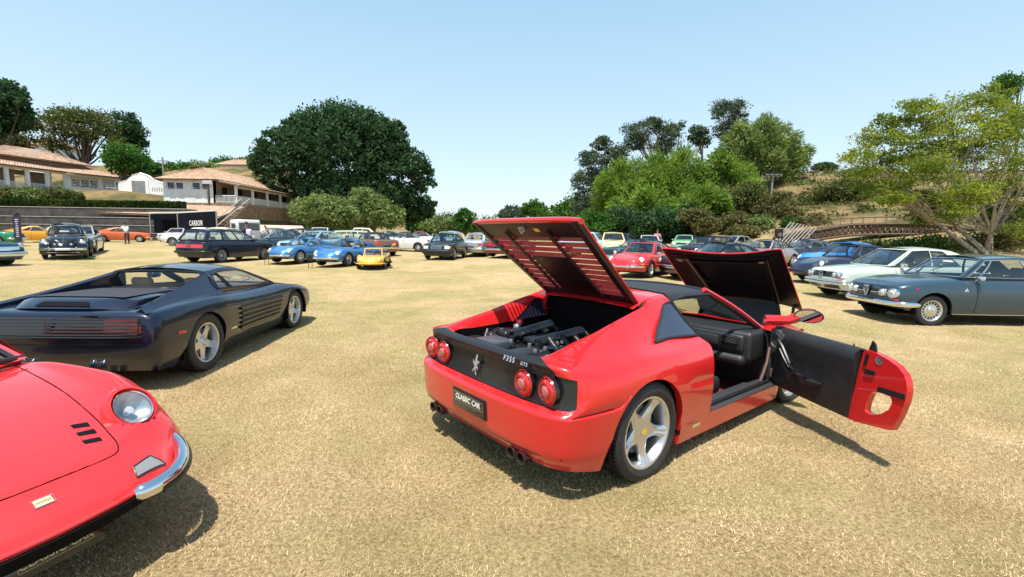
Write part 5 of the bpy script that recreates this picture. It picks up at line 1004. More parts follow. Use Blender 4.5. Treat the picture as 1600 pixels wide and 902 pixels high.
def small_red():
    P=paint('orange_red_paint',(.66,.022,.024),rough=.40); yaw=radians(-19)
    q=dict(paint=P,xf=2.05,xr=-2.05,hw=[(-2.05,.66),(-1.5,.80),(-1.1,.83),(0,.80),(1.0,.825),(1.30,.83),(1.55,.80),(1.75,.765),(2.05,.64)],holes=[(1.590,.585,.630,.120)],zs=[(-2.05,.70),(-1.2,.88),(-.4,.80),(.3,.76),(.75,.795),(1.1,.80),(1.35,.755),(1.55,.655),(1.75,.54),(1.95,.45),(2.05,.42)],
      zc=[(-2.05,.70),(-1.2,.88),(0,.80),(.55,.785),(1.0,.735),(1.4,.66),(1.7,.58),(1.9,.50),(2.05,.42)],zb=[(-2.05,.25),(0,.15),(1.6,.17),(2.05,.235)],arch=[(-1.17,.31,.36),(1.10,.31,.355)],lin=.78,
      wheels=[(-1.17,.80,.315,.2,.19,'tr5',.315),(1.10,.775,.31,.2,.19,'tr5',.31)],rf=.25,rr=.3,bf=.14,br=.1,p5=.72,fz=[0,.34,.62,.86,1.],ins=[.16,.04,0,.05,.17],dxf=[-.14,-.03,0,-.02,-.07],i6=.22,lod=.024,door=(-.45,.52),
      cab=dict(wb=(.52,.80),wt=(-.10,1.10),rt=(-.62,1.08),rb=(-1.0,.86),yb=.66,yt=.48,ytr=.46,ybr=.58,bow=.30,crown=.04,wins=[(.05,.70,.05,.86)],interior=LEATHER,sz=.16,sh=.5,trim=BLACKP,edge=.05,trimr=.014))
    root=build_car(q,'orange-red small coupe with chrome bumperettes, only its nose in view',(-3.79,2.49,0.0),yaw,name='sports_car',group=None); u=q['_']; T=u['top']; G=u['G']
    def tp(x,y,d=.002): return (x,y,T(x,y)+d)
    def hoodpath(off): 
        p=[(.60,.555),(.923,.507),(1.214,.474),(1.425,.445),(1.60,.42),(1.70,.40),(1.79,.383),(1.832,.35),(1.848,.254),(1.852,.128),(1.854,.0)]; return p
    pr=hoodpath(0); pts=[tp(x,y) for x,y in pr]+[tp(x,-y) for x,y in pr[::-1][1:]]
    pt=np.array(pts); cs=np.concatenate([[0],np.cumsum(np.linalg.norm(np.diff(pt,axis=0),axis=1))]); pt=pchip(cs,pt,np.linspace(0,cs[-1],120)); pt=[(p[0],p[1],T(p[0],p[1])+.0004) for p in pt]
    b=MB(); b.tube(pt,.0032,5); b.obj('hood_seam',DARKM,root)
    for s in (1,-1):
        for Q in (((1.541,.321),(1.56,.385),(1.603,.377),(1.578,.317)),((1.614,.305),(1.628,.375),(1.67,.366),(1.647,.299)),((1.682,.29),(1.697,.358),(1.735,.352),(1.717,.285))):
            b=MB(); b.add([tp(x,s*y,.003) for x,y in Q],[(0,1,2,3)]); vo=b.obj('hood_vent',DARKM,root,smooth=False); v=MB(); v.tube([tp(Q[0][0],s*Q[0][1],.001),tp(Q[1][0],s*Q[1][1],.001)],.004,6); v.obj('vent_lip',P,vo)
        # headlight sunk in the wing
        c0=Vector((1.596,s*.585,.642)); nrm=Vector((.80,s*.10,.59)).normalized(); M=frame(c0,Vector((0,s*1,-.1)).cross(nrm) if False else Vector((0,1,0)),nrm.cross(Vector((0,1,0))) )
        M=Matrix.Translation(c0)@nrm.to_track_quat('Y','Z').to_matrix().to_4x4()
        b=MB(); b.lathe([(.114,-.10),(.138,-.014),(.128,.004),(.112,.010),(.103,-.03)],40,M); lr=b.obj('headlight',P,root)
        b=MB(); b.lathe([(.104,-.012),(.100,.004),(.094,.0)],36,M); b.obj('headlight_ring',CHROME,lr)
        b=MB(); b.lathe([(.001,-.075),(.04,-.068),(.075,-.045),(.098,-.01)],32,M); b.obj('reflector',mat('lamp_silver',(.62,.62,.63),.33,.75),lr)
        b=MB(); b.lathe([(.001,-.03),(.022,-.032),(.022,-.07)],16,M); b.obj('bulb',WHITELENS,lr)
        b=MB(); b.lathe([(.001,.022),(.04,.018),(.075,.009),(.1,-.004)],36,M); b.obj('lens',GLASSC,lr)
        b=MB()
        # indicator lens set in the nose
        Q=[(1.925,.362),(1.975,.345),(1.943,.503),(1.889,.465)]
        def np_(x,y): return (x+.003,s*y,u['top3'](x,y)+.006)
        R_=[[np_(lerp(lerp(Q[0][0],Q[3][0],a),lerp(Q[1][0],Q[2][0],a),c),lerp(lerp(Q[0][1],Q[3][1],a),lerp(Q[1][1],Q[2][1],a),c)) for a in np.linspace(0,1,6)] for c in (0,.33,.66,1)]
        b.grid(R_); io=b.obj('indicator',mat('milky_lens',(.24,.235,.23),.2,coat=.7,bump=.3,bscale=180),root)
        e=R_[0]+[r_[-1] for r_ in R_[1:]]+R_[-1][::-1][1:]+[r_[0] for r_ in R_[::-1][1:-1]]; b=MB(); b.tube(e,.004,5,closed=True); b.obj('indicator_rim',BLACKP,io)
        # chrome bumperette wrapping the corner
        path=[(2.055,.33,.365),(2.075,.41,.37),(2.065,.49,.38),(2.02,.575,.395),(1.94,.645,.41),(1.84,.70,.425),(1.73,.735,.44)]
        pp=pchip(range(7),np.array(path)*np.array([1,1,1]),np.linspace(0,6,25)); pp[:,1]=(pp[:,1]-.03)*s; pp[:,0]-=.03
        b=MB(); b.tube([tuple(p) for p in pp],[.022]+[.036]*22+[.03,.014],12,flat=1.15); bo=b.obj('bumper',CHROME,root)
        b=MB(); q2=pp.copy(); ctr=np.array([1.6,0,0]); d=(q2[:,:2]-ctr[:2]); d/=np.linalg.norm(d,axis=1)[:,None]; q2[:,:2]+=d*.028; q2[:,2]-=.012; b.tube([tuple(p) for p in q2[4:]],.018,8,flat=1.3); b.obj('rubber_strip',BLACKP,bo)
    u['fpatch']('front_intake',DARKM,-.40,.40,.285,.355,True,.02,ny=14)
    b=MB(); b.tube([(u['fx'](abs(y),.375,True)+.004,y,.372) for y in np.linspace(-.42,.42,17)],.012,8); b.obj('intake_lip',P,root)
    b=MB(); M=frame((1.929,.012,T(1.929,0)+.004),(0,1,0),(-.8,0,.6)); b.box(-.030,.030,-.016,.016,-.003,.003,M); eo=b.obj('yellow_badge',mat('badge_cream',(.75,.68,.38),.3,coat=1),root,bevel=.001)
    b=MB(); b.box(-.026,.026,-.003,.005,.003,.0045,M); b.obj('badge_script',mat('badge_bronze',(.35,.28,.12),.4),eo,smooth=False); b=MB(); b.tube([M@Vector(p) for p in ((-.036,-.019,.003),(.036,-.019,.003),(.036,.019,.003),(-.036,.019,.003))],.0022,5,closed=True); b.obj('badge_frame',CHROME,eo)
    b=MB(); M=frame((2.02,.0,.275),(0,1,0),(-.25,0,1))@Matrix.Scale(.80,4); b.box(-.21,.21,-.055,.05,-.012,0,M); po=b.obj('number_plate',BLACKG,root,bevel=.004)
    text_mesh('lettering','CLASSIC CAR',.048,mat('plate_gold',(.5,.42,.22),.4,.6),po,M@Matrix.Translation((0,.012,.001)),.0006,spacing=1.1)
    b=MB()
    for (x0,x1,y0,y1) in ((-.16,.16,.036,.038),(-.16,.16,-.016,-.014),(-.16,-.158,-.014,.036),(.158,.16,-.014,.036)): b.box(x0,x1,y0,y1,.001,.002,M)
    b.obj('border',MATS['plate_gold'],po,smooth=False)
    b=MB(); f=lambda y,t:(lerp(.52,-.10,t)+.30*(1-(y/.66)**2)*(1-.45*t)+.015,y,lerp(.80,1.10,t)+.03)
    b.tube([f(.55,.0),f(.35,.05),f(.1,.10)],.008,6); b.tube([f(.62,-.01),f(.0,.10)],.011,6,flat=.6); b.obj('wiper',BLACKP,root)

def all_cars():
    mid_coupe(); flat_twelve(); small_red(); blue_coupe(); pale_coupe()
    r=radians; PN=paint
    nine(PN('bright_red_paint',(.52,.014,.018)),'bright red rear-engined coupe with chrome bumper seen behind the open engine lid',by_contact(1017,435,1.13,.77,r(-128)),r(-128))
    nine(PN('bright_blue_paint',(.01,.20,.62)),'bright blue rear-engined coupe behind the dark blue one in the right row',by_point(1262,404,19,1.9,0,r(-165)),r(-165),False)
    nine(PN('slate_blue_paint',(.025,.032,.06),.3),'dark slate blue rear-engined coupe between the pale green and bright blue coupes',by_point(1266,440,15.6,1.95,.5,r(-172)),r(-172),False)
    beetle(BLACKG,'black rounded vintage car with white show card, facing the camera at the left',by_contact(137,405,1.2,.7,r(-52)),r(-52))
    a,u=sedan(PN('dark_navy_paint',(.005,.009,.022)),'very dark navy estate car with full-width red tail lamps',by_contact(348,411,-1.28,-.8,r(78)),r(78),'wagon',rear='bar',bm=BLACKP,trim=BLACKP,lod=.06,mod=dict(cab=dict(glass=glassm('estate_glass',(.75,.8,.8),.10))))
    b=MB(); M=frame((-2.215,0,.845),(0,-1,0),(0,0,1)); b.lathe([(.075,0),(.082,.006),(.075,.010)],20,M,axis='z'); b.obj('tailgate_badge',CHROME,a)
    for s in (1,-1): b=MB(); b.tube([(x,s*.52,1.43) for x in np.linspace(-1.6,.0,6)],.014,6); b.obj('roof_rail',BLACKP,a)
    ca,cu=sedan(PN('black_green_paint',(.006,.013,.014)),'black boxy saloon with upright chrome grille facing the camera',by_contact(711,406,1.3,.8,r(-97)),r(-97),'sedan',bm=BLACKP,ws='disc',lod=.06,mod=dict(zbf=.44,hbf=.20,cab=dict(wb=(.78,.94),wt=(.22,1.37))))
    cu['fpatch']('chrome_grille',CHROME,-.27,.27,.58,.75,True,.025,ny=6); cu['fpatch']('grille_mesh',BLACKP,-.245,.245,.60,.73,True,.034,ny=6)
    for z in (.63,.665,.70): b=MB(); b.tube([(cu['fx'](0,z,True)+.04,y,z) for y in (-.24,0,.24)],.006,5); b.obj('grille_bar',CHROME,ca)
    AL=PN('sky_blue_paint',(.035,.18,.42),.4); alpine(AL,'metallic blue sports coupe with chrome bumper beside the small yellow car',by_contact(545,417,1.08,.7,r(-105)),r(-105))
    alpine(AL,'metallic blue sports coupe with dark front grille, left one of the two',by_contact(470,413,1.08,.7,r(-107)),r(-107),True)
    YP=PN('yellow_paint',(.72,.38,.02)); ya,yu=sedan(YP,'small bright yellow open car with upright framed windscreen',by_contact(600,421,.75,.5,r(-82)),r(-82),'open',front=None,bm=YP,rear=None,ws='cap',name='small_open_car',group=None,
       mod=dict(xf=1.35,xr=-1.35,hw=[(-1.35,.50),(-.75,.58),(0,.52),(.75,.57),(1.35,.44)],zs=[(-1.35,.50),(-.7,.55),(0,.48),(.7,.55),(1.0,.48),(1.35,.33)],zc=[(-1.35,.48),(0,.50),(.5,.49),(.9,.42),(1.35,.31)],zb=[(-1.35,.16),(0,.13),(1.35,.16)],arch=[(-.78,.20,.24),(.78,.20,.24)],wheels=[(-.78,.585,.205,.16,.12,'cap',.205),(.78,.57,.205,.14,.12,'cap',.205)],lin=.56,rf=.26,rr=.2,bf=.12,door=None,zbf=.22,hbf=.05,zbr=.22,hbr=.06,
          cab=dict(wb=(.28,.50),wt=(.10,.80),rt=(-.4,.8),rb=(-.55,.50),yb=.40,yt=.36,framem=YP,edge=.05,bow=.03,sz=.12,sh=.35)))
    yu['lamp'](.36,.40,.06,tilt=.5,push=.0,ring=YP)
    BR=PN('bronze_paint',(.22,.11,.075),.45)
    sedan(BR,'bronze coupe with black soft top, seen from behind',by_contact(616,399,-1.28,-.8,r(128)),r(128),'soft',mod=dict(cab=dict(framem=BR)))
    WH=PN('white_paint',(.72,.72,.70)); CR=PN('cream_paint',(.66,.60,.44)); SV=PN('silver_paint',(.42,.43,.44),.6); GR=PN('grey_paint',(.13,.14,.15),.3)
    sedan(WH,'long white convertible with black soft top, seen side-on',by_contact(653,394,-1.28,.8,r(176)),r(176),'soft',ws='cap')
    sedan(WH,'white car with dark maroon top behind the long white convertible',by_point(652,372,38,0,0,r(178)),r(178),'soft',roofm=BROWNTOP,lod=.15)
    sedan(WH,'white coupe with dark teal windows between the bronze car and the white convertible',by_point(602,372,36,0,0,r(-150)),r(-150),'fastback',roofm=PN('teal_roof',(.03,.08,.09)),lod=.15,front='round')
    sedan(CR,'cream rounded vintage saloon beneath the olive tree',by_point(556,372,36,.2,0,r(-160)),r(-160),'sedan',lod=.15,front='fifties',mod=dict(zs=[(-2.2,.9),(-1,1.05),(.5,1.05),(2.15,.9)],zc=[(-2.2,.95),(-1,1.1),(.7,1.1),(2.15,.98)],cab=dict(wb=(.7,1.08),wt=(.3,1.52),rt=(-.8,1.5),rb=(-1.35,1.05))))
    sedan(PN('pale_lime_paint',(.45,.52,.36)),'pale lime estate car behind the two metallic blue coupes',by_point(520,376,30,.3,0,r(-150)),r(-150),'wagon',lod=.15)
    sedan(PN('light_blue_paint',(.25,.42,.52)),'light blue saloon right behind the left metallic blue coupe',by_point(494,378,27,.0,0,r(-112)),r(-112),'sedan',lod=.12,ws='cap')
    sedan(PN('dark_teal_paint',(.012,.045,.055)),'dark teal saloon behind the navy estate car, facing left',by_point(432,378,27,.2,0,r(-148)),r(-148),'sedan',lod=.12,mod=dict(cab=dict(glass=glassm('estate_glass',(.75,.8,.8),.10))))
    sedan(GR,'dark grey saloon far behind the navy estate car, in front of the pale awning',by_point(424,364,38,0,0,r(-140)),r(-140),'sedan',lod=.15)
    sedan(PN('ink_paint',(.006,.007,.015)),'black jeep-like car with sunlit windscreen behind the left metallic blue coupe',by_point(466,370,36,0,0,r(-95)),r(-95),'wagon',lod=.15)
    sedan(WH,'white jeep with an upright framed windscreen behind the light blue saloon',by_point(503,366,42,0,0,r(-88)),r(-88),'open',lod=.15,front='round',mod=dict(cab=dict(wb=(.5,1.0),wt=(.4,1.5),framem=WH,yb=.72,yt=.70),zs=[(-2.2,1.0),(2.15,.95)],zc=[(-2.2,1.0),(2.15,1.0)]))
    sedan(SV,'silver saloon seen from behind, right of the black boxy saloon',by_contact(761,401,-1.28,-.8,r(80)),r(80),'sedan',ws='multi')
    sedan(PN('light_blue_paint',(.25,.42,.52)),'light blue estate car directly behind the black boxy saloon',by_point(700,370,36,0,0,r(-95)),r(-95),'wagon',lod=.15)
    sedan(PN('maroon_paint',(.22,.012,.02)),'dark red saloon half hidden behind the raised slatted lid',by_contact(806,404,-1.28,-.8,r(66)),r(66),'sedan',lod=.12)
    sedan(WH,'white coupe with blue windscreen facing left, behind the navy estate car',by_contact(262,384,1.9,.2,r(-170)),r(-170),'coupe',lod=.12,front='round')
    sedan(PN('pink_white_paint',(.62,.50,.52)),'pinkish white car parked inside the open bay of the black tent',by_point(260,377,43,2,0,r(-82)),r(-82),'coupe',lod=.12,front='muscle')
    sedan(CR,'cream saloon whose roof shows over the navy estate car',by_point(336,368,31,.2,0,r(178)),r(178),'sedan',lod=.15)
    # left corner
    sedan(PN('orange_paint',(.60,.11,.02)),'bright orange fastback coupe parked side-on below the stone steps',by_contact(218,379,1.3,-.8,r(30)),r(30),'fastback',ws='slot',lod=.1)
    sedan(PN('amber_yellow_paint',(.68,.30,.01)),'amber yellow coupe parked below the stone steps behind the banner',by_point(62,378,38,0,0,r(38)),r(38),'fastback',ws='slot',lod=.1)
    sedan(PN('green_paint',(.01,.19,.08)),'green coupe with black grille at the left edge, facing right',by_point(36,384,30,2.1,.2,r(25)),r(25),'coupe',front='muscle',lod=.12)
    sedan(PN('pale_yellow_paint',(.60,.52,.25)),'pale yellow saloon hidden behind the black rounded vintage car',by_point(105,378,40,0,0,r(38)),r(38),'sedan',lod=.15)
    sedan(PN('sand_paint',(.42,.36,.24)),'sand-coloured car whose tail shows beside the orange coupe',by_point(158,378,42,2,0,r(30)),r(30),'coupe',lod=.15)
    sedan(SV,'silver-winged vintage saloon with dark roof right behind the black rounded car',by_contact(152,397,1.2,.8,r(-55)),r(-55),'sedan',ws='cap',roofm=BLACKG,lod=.1,front='fifties')
    sedan(PN('deep_teal_paint',(.008,.05,.06)),'dark teal fifties car with heavy chrome bumpers at the left edge',by_point(36,405,17.5,2.1,.6,r(-2)),r(-2),'coupe',front='fifties',ws='cap',lod=.08,mod=dict(hbf=.16,zbf=.44,zlamp=.72))
    # behind the front lid and right of it
    sedan(PN('near_black_paint',(.008,.009,.012)),'black coupe with pale bumper right behind the raised front lid',by_point(1052,428,16.8,2.15,.4,r(-165)),r(-165),'coupe',front='round',lod=.08)
    sedan(PN('bottle_green_paint',(.008,.035,.035)),'dark green coupe with black roof left of the bright red coupe',by_point(948,405,23.5,2.1,0,r(-150)),r(-150),'coupe',roofm=BLACKG,lod=.1,front='round')
    sedan(PN('butter_paint',(.66,.58,.30)),'butter yellow vintage saloon facing the camera, right of the slatted lid',by_point(960,390,29,1.8,0,r(-98)),r(-98),'sedan',front='fifties',ws='cap',lod=.1,mod=dict(zs=[(-2.2,.9),(-1,1.0),(.5,1.0),(2.15,.86)],zc=[(-2.2,.95),(-1,1.05),(.7,1.05),(2.15,.96)],cab=dict(wb=(.7,1.03),wt=(.3,1.5),rt=(-.8,1.48),rb=(-1.35,1.0))))
    sedan(PN('powder_blue_paint',(.33,.45,.52)),'powder blue vintage saloon at the slatted lid\'s right edge',by_point(925,390,31,0,0,r(-30)),r(-30),'sedan',front='fifties',ws='cap',lod=.1,mod=dict(zs=[(-2.2,.9),(-1,1.0),(.5,1.0),(2.15,.9)],zc=[(-2.2,.95),(-1,1.05),(.7,1.05),(2.15,1.0)],cab=dict(wb=(.7,1.03),wt=(.3,1.5),rt=(-.8,1.48),rb=(-1.35,1.0))))
    sedan(PN('navy_paint2',(.015,.02,.05)),'navy saloon behind the butter yellow vintage saloon',by_point(972,378,38,0,0,r(-120)),r(-120),'sedan',lod=.15)
    sedan(PN('ice_paint',(.50,.56,.60)),'ice-white car whose roof shows behind the bright red coupe',by_point(1014,378,36,0,0,r(-100)),r(-100),'coupe',lod=.15)
    sedan(PN('mint_paint',(.22,.50,.22)),'mint green car with white roof at the foot of the dry hill',by_point(1068,382,38,.5,0,r(-115)),r(-115),'coupe',roofm=WH,lod=.15)
    sedan(PN('navy_paint3',(.012,.018,.05)),'navy hatchback left of the silver car, above the raised front lid',by_point(1104,388,28,0,0,r(-140)),r(-140),'wagon',lod=.12)
    sedan(SV,'silver saloon above the middle of the raised front lid',by_point(1145,384,33,0,0,r(-150)),r(-150),'sedan',lod=.12)
    nine(PN('rose_silver_paint',(.36,.30,.31),.5),'rose-silver coupe with black roof panel by the slanted stair rails',by_point(1196,392,23.5,0,0,r(-150)),r(-150),True,rm=SOFT)
    sedan(PN('plum_paint',(.045,.045,.07),.4),'plum grey coupe facing left, above the bright blue coupe',by_point(1258,394,24.5,0,0,r(-172)),r(-172),'fastback',trim=CHROME,lod=.1)
# ================================================ ground, grass, air
def ground():
    m,nt,o=_new('dry_lawn'); N=nt.nodes; L=nt.links; p=N.new('ShaderNodeBsdfPrincipled'); p.inputs['Roughness'].default_value=.95; p.inputs['Specular IOR Level'].default_value=.15; L.new(p.outputs[0],o.inputs[0])
    tc=N.new('ShaderNodeTexCoord')
    def noise(sc,det=6,rough=.6,dist=0.):
        n=N.new('ShaderNodeTexNoise'); n.inputs['Scale'].default_value=sc; n.inputs['Detail'].default_value=det; n.inputs['Roughness'].default_value=rough; n.inputs['Distortion'].default_value=dist; L.new(tc.outputs['Object'],n.inputs['Vector']); return n
    def ramp(src,stops):
        r=N.new('ShaderNodeValToRGB'); e=r.color_ramp.elements
        while len(e)<len(stops): e.new(.5)
        for k,(pos,c) in enumerate(stops): e[k].position=pos; e[k].color=(*c,1)
        L.new(src,r.inputs[0]); return r
    def mix(a,b,f):
        x=N.new('ShaderNodeMix'); x.data_type='RGBA'
        if isinstance(f,float): x.inputs[0].default_value=f
        else: L.new(f,x.inputs[0])
        L.new(a,x.inputs[6]); L.new(b,x.inputs[7]); return x.outputs[2]
    fine=ramp(noise(42,8,.75).outputs[0],[(.30,(.11,.072,.032)),(.43,(.32,.225,.11)),(.54,(.53,.39,.21)),(.70,(.74,.59,.37))])
    green=ramp(noise(30,8,.7).outputs[0],[(.3,(.09,.085,.025)),(.5,(.29,.255,.09)),(.7,(.50,.44,.21))])
    patch_=ramp(noise(.33,7,.62,.6).outputs[0],[(.42,(0,0,0)),(.60,(.75,.75,.75))])
    c=mix(fine.outputs[0],green.outputs[0],patch_.outputs[0])
    bare=ramp(noise(.9,6,.6).outputs[0],[(.58,(0,0,0)),(.76,(.55,.55,.55))]); soil=N.new('ShaderNodeRGB'); soil.outputs[0].default_value=(.40,.27,.155,1); c=mix(c,soil.outputs[0],bare.outputs[0])
    shade=ramp(noise(1.7,5,.6,.4).outputs[0],[(.35,(.76,.75,.70)),(.65,(1,1,1))]); mm=N.new('ShaderNodeMix'); mm.data_type='RGBA'; mm.blend_type='MULTIPLY'; mm.inputs[0].default_value=.8; L.new(c,mm.inputs[6]); L.new(shade.outputs[0],mm.inputs[7]); c=mm.outputs[2]   # trodden and thatchy patches
    # the rough hill: scrubbier and browner, by place
    sx=N.new('ShaderNodeSeparateXYZ'); L.new(tc.outputs['Object'],sx.inputs[0]); mr=N.new('ShaderNodeMapRange'); mr.inputs['From Min'].default_value=1.2; mr.inputs['From Max'].default_value=3.5; L.new(sx.outputs['Z'],mr.inputs[0])
    hill=ramp(noise(.18,10,.7).outputs[0],[(.38,(.04,.05,.014)),(.48,(.12,.10,.04)),(.58,(.23,.155,.075)),(.66,(.15,.11,.045)),(.72,(.06,.065,.02))]); c=mix(c,hill.outputs[0],mr.outputs[0])
    L.new(c,p.inputs['Base Color'])
    b=N.new('ShaderNodeBump'); b.inputs['Strength'].default_value=.9; b.inputs['Distance'].default_value=.03; n2=noise(38,9,.8); L.new(n2.outputs[0],b.inputs['Height']); L.new(b.outputs[0],p.inputs['Normal'])
    xs=np.unique(np.concatenate([np.linspace(-22,22,111),np.sign(np.linspace(-1,1,201))*22+np.sign(np.linspace(-1,1,201))*np.abs(np.linspace(-1,1,201))**2.2*900])); ys=np.unique(np.concatenate([np.linspace(-12,30,106),np.linspace(30,130,161),130+np.linspace(0,1,30)**2*2200,-12-np.linspace(0,1,8)**2*500]))
    X,Y=np.meshgrid(xs,ys); Z=terrain(X,Y)*np.clip(1.0-(np.hypot(X,Y)-260)/900,.0,1); Z+= .008*np.sin(X*3.1+Y*1.7)*np.sin(Y*2.3-X)
    H,Wd=X.shape; co=np.stack([X,Y,Z],-1).reshape(-1,3); i=np.arange(H*Wd).reshape(H,Wd); f=np.stack([i[:-1,:-1],i[:-1,1:],i[1:,1:],i[1:,:-1]],-1).reshape(-1,4)
    me=fastmesh('ground',co,f,m,True); g=bpy.data.objects.new('ground',me); C.objects.link(g); g['kind']='structure'; return m
def fastmesh(name,co,faces,m,smooth=False):
    me=bpy.data.meshes.new(name); n=len(co); k=faces.shape[1]; me.vertices.add(n); me.vertices.foreach_set('co',np.asarray(co,np.float32).ravel())
    me.loops.add(faces.size); me.loops.foreach_set('vertex_index',faces.astype(np.int32).ravel()); me.polygons.add(len(faces))
    me.polygons.foreach_set('loop_start',np.arange(0,faces.size,k,dtype=np.int32)); me.polygons.foreach_set('loop_total',np.full(len(faces),k,dtype=np.int32))
    if smooth: me.polygons.foreach_set('use_smooth',np.ones(len(faces),bool))
    me.materials.append(m); me.update(calc_edges=True); me.validate(); return me
def leafmat(name,c1,c2,c3=None,trans=.35,noise=.35):
    if name in MATS: return MATS[name]
    m,nt,o=_new(name); N=nt.nodes; L=nt.links; g=N.new('ShaderNodeNewGeometry'); r=N.new('ShaderNodeValToRGB'); e=r.color_ramp.elements
    e[0].color=(*c1,1); e[1].color=(*(c3 or c2),1); q=e.new(.55); q.color=(*c2,1)
    tc=N.new('ShaderNodeTexCoord'); nz=N.new('ShaderNodeTexNoise'); nz.inputs['Scale'].default_value=noise; nz.inputs['Detail'].default_value=3; L.new(tc.outputs['Object'],nz.inputs['Vector'])
    mx=N.new('ShaderNodeMath'); mx.operation='MULTIPLY_ADD'; mx.inputs[1].default_value=.55; L.new(g.outputs['Random Per Island'],mx.inputs[0]); m2=N.new('ShaderNodeMath'); m2.operation='MULTIPLY_ADD'; m2.inputs[1].default_value=1.6; m2.inputs[2].default_value=-.58; L.new(nz.outputs[0],m2.inputs[0]); L.new(m2.outputs[0],mx.inputs[2]); L.new(mx.outputs[0],r.inputs[0])
    d=N.new('ShaderNodeBsdfDiffuse'); t=N.new('ShaderNodeBsdfTranslucent'); s=N.new('ShaderNodeMixShader'); s.inputs[0].default_value=trans; L.new(r.outputs[0],d.inputs[0]); L.new(r.outputs[0],t.inputs[0]); L.new(d.outputs[0],s.inputs[1]); L.new(t.outputs[0],s.inputs[2]); L.new(s.outputs[0],o.inputs[0]); return m
def grass():
    R=np.random.default_rng(3); P=[]
    for (n,d0,d1) in ((520000,1.0,9.5),(190000,1.0,17.0),(90000,6,30)):
        a=R.uniform(-.98,.98,n); d=np.sqrt(R.uniform(d0*d0,d1*d1,n)); kp=R.random(n)<1-ss(.35,1.,(d-d0)/(d1-d0)); a=a[kp]; d=d[kp]; P.append(np.stack([d*np.sin(a),d*np.cos(a),d],1))
    P=np.concatenate(P); n=len(P); z=terrain(P[:,0],P[:,1]); th=R.uniform(0,2*pi,n); sc=1+.07*np.maximum(P[:,2]-4,0)
    h=R.uniform(.005,.021,n)*(1+.02*P[:,2]); w=R.uniform(.0014,.0028,n)*sc; ln=R.uniform(.006,.022,n)*np.sqrt(sc); ph=R.uniform(0,2*pi,n)
    c=np.stack([P[:,0],P[:,1],z+.001],1); sx=np.stack([np.cos(th),np.sin(th),0*th],1)*w[:,None]; tp=np.stack([np.cos(ph)*ln,np.sin(ph)*ln,h],1)
    co=np.stack([c-sx,c+sx,c+tp],1).reshape(-1,3); me=fastmesh('dry_grass',co,np.arange(3*n).reshape(-1,3),leafmat('straw_blades',(.26,.185,.08),(.66,.50,.28),(.98,.82,.56),.25,.9))
    o=bpy.data.objects.new('dry_grass',me); C.objects.link(o); tag(o,'short dry straw-coloured grass of the lawn','grass',kind='stuff')
# ================================================ trees
def W3(px,py,Y): p=atY(px,py,Y); return np.array([p[0],Y,p[2]])
def leafquads(cen,size,R,aspect=.55,down=0.,dirs=None):
    n=len(cen); a=R.normal(size=(n,3)) if dirs is None else dirs+R.normal(size=(n,3))*.35; a[:,2]-=down; a/=np.linalg.norm(a,axis=1)[:,None]; b=np.cross(a,R.normal(size=(n,3))); b/=np.linalg.norm(b,axis=1)[:,None]+1e-9
    s=(size*R.uniform(.6,1.3,n))[:,None]; a=a*s; b=b*s*aspect; nrm=np.cross(a,b); nrm*= .12/ (np.linalg.norm(nrm,axis=1)[:,None]+1e-9)*s
    co=np.stack([cen-a,cen-b+nrm,cen+a,cen+b+nrm],1).reshape(-1,3); return co,np.arange(4*n).reshape(-1,4)
def crown_pts(blobs,n,R,clump=.20,shell=.78,per=45,flat=.75):
    w=np.array([b[3]*b[4] for b in blobs]); w=w/w.sum(); k=max(8,n//per); bi=R.choice(len(blobs),k,p=w); B=np.array(blobs)[bi]
    d=R.normal(size=(k,3)); d[:,2]+=.25; d/=np.linalg.norm(d,axis=1)[:,None]; rad=R.uniform(shell,1.0,k)**.6*R.choice([1,1,1,.7],k)
    cc=B[:,:3]+d*B[:,3:6]*rad[:,None]; r=B[:,3]*clump; q=np.repeat(np.arange(k),per); off=R.normal(size=(len(q),3))*np.array([1,1,flat]); off/=np.maximum(1,np.linalg.norm(off,axis=1)/1.7)[:,None]
    return cc[q]+off*(r[q]*R.uniform(.6,1.35,k)[q])[:,None],cc
def limb(b,p,q,r0,r1,R,wob=.08,n=5):
    p=np.array(p,float);q=np.array(q,float); L_=np.linalg.norm(q-p); pts=[tuple(p+(q-p)*t+R.normal(size=3)*wob*L_*.3*sin(pi*t)+np.array([0,0,-.06*L_*sin(pi*t)])) for t in np.linspace(0,1,n)]; b.tube(pts,list(np.linspace(r0,r1,n)),7,cap=False); return pts
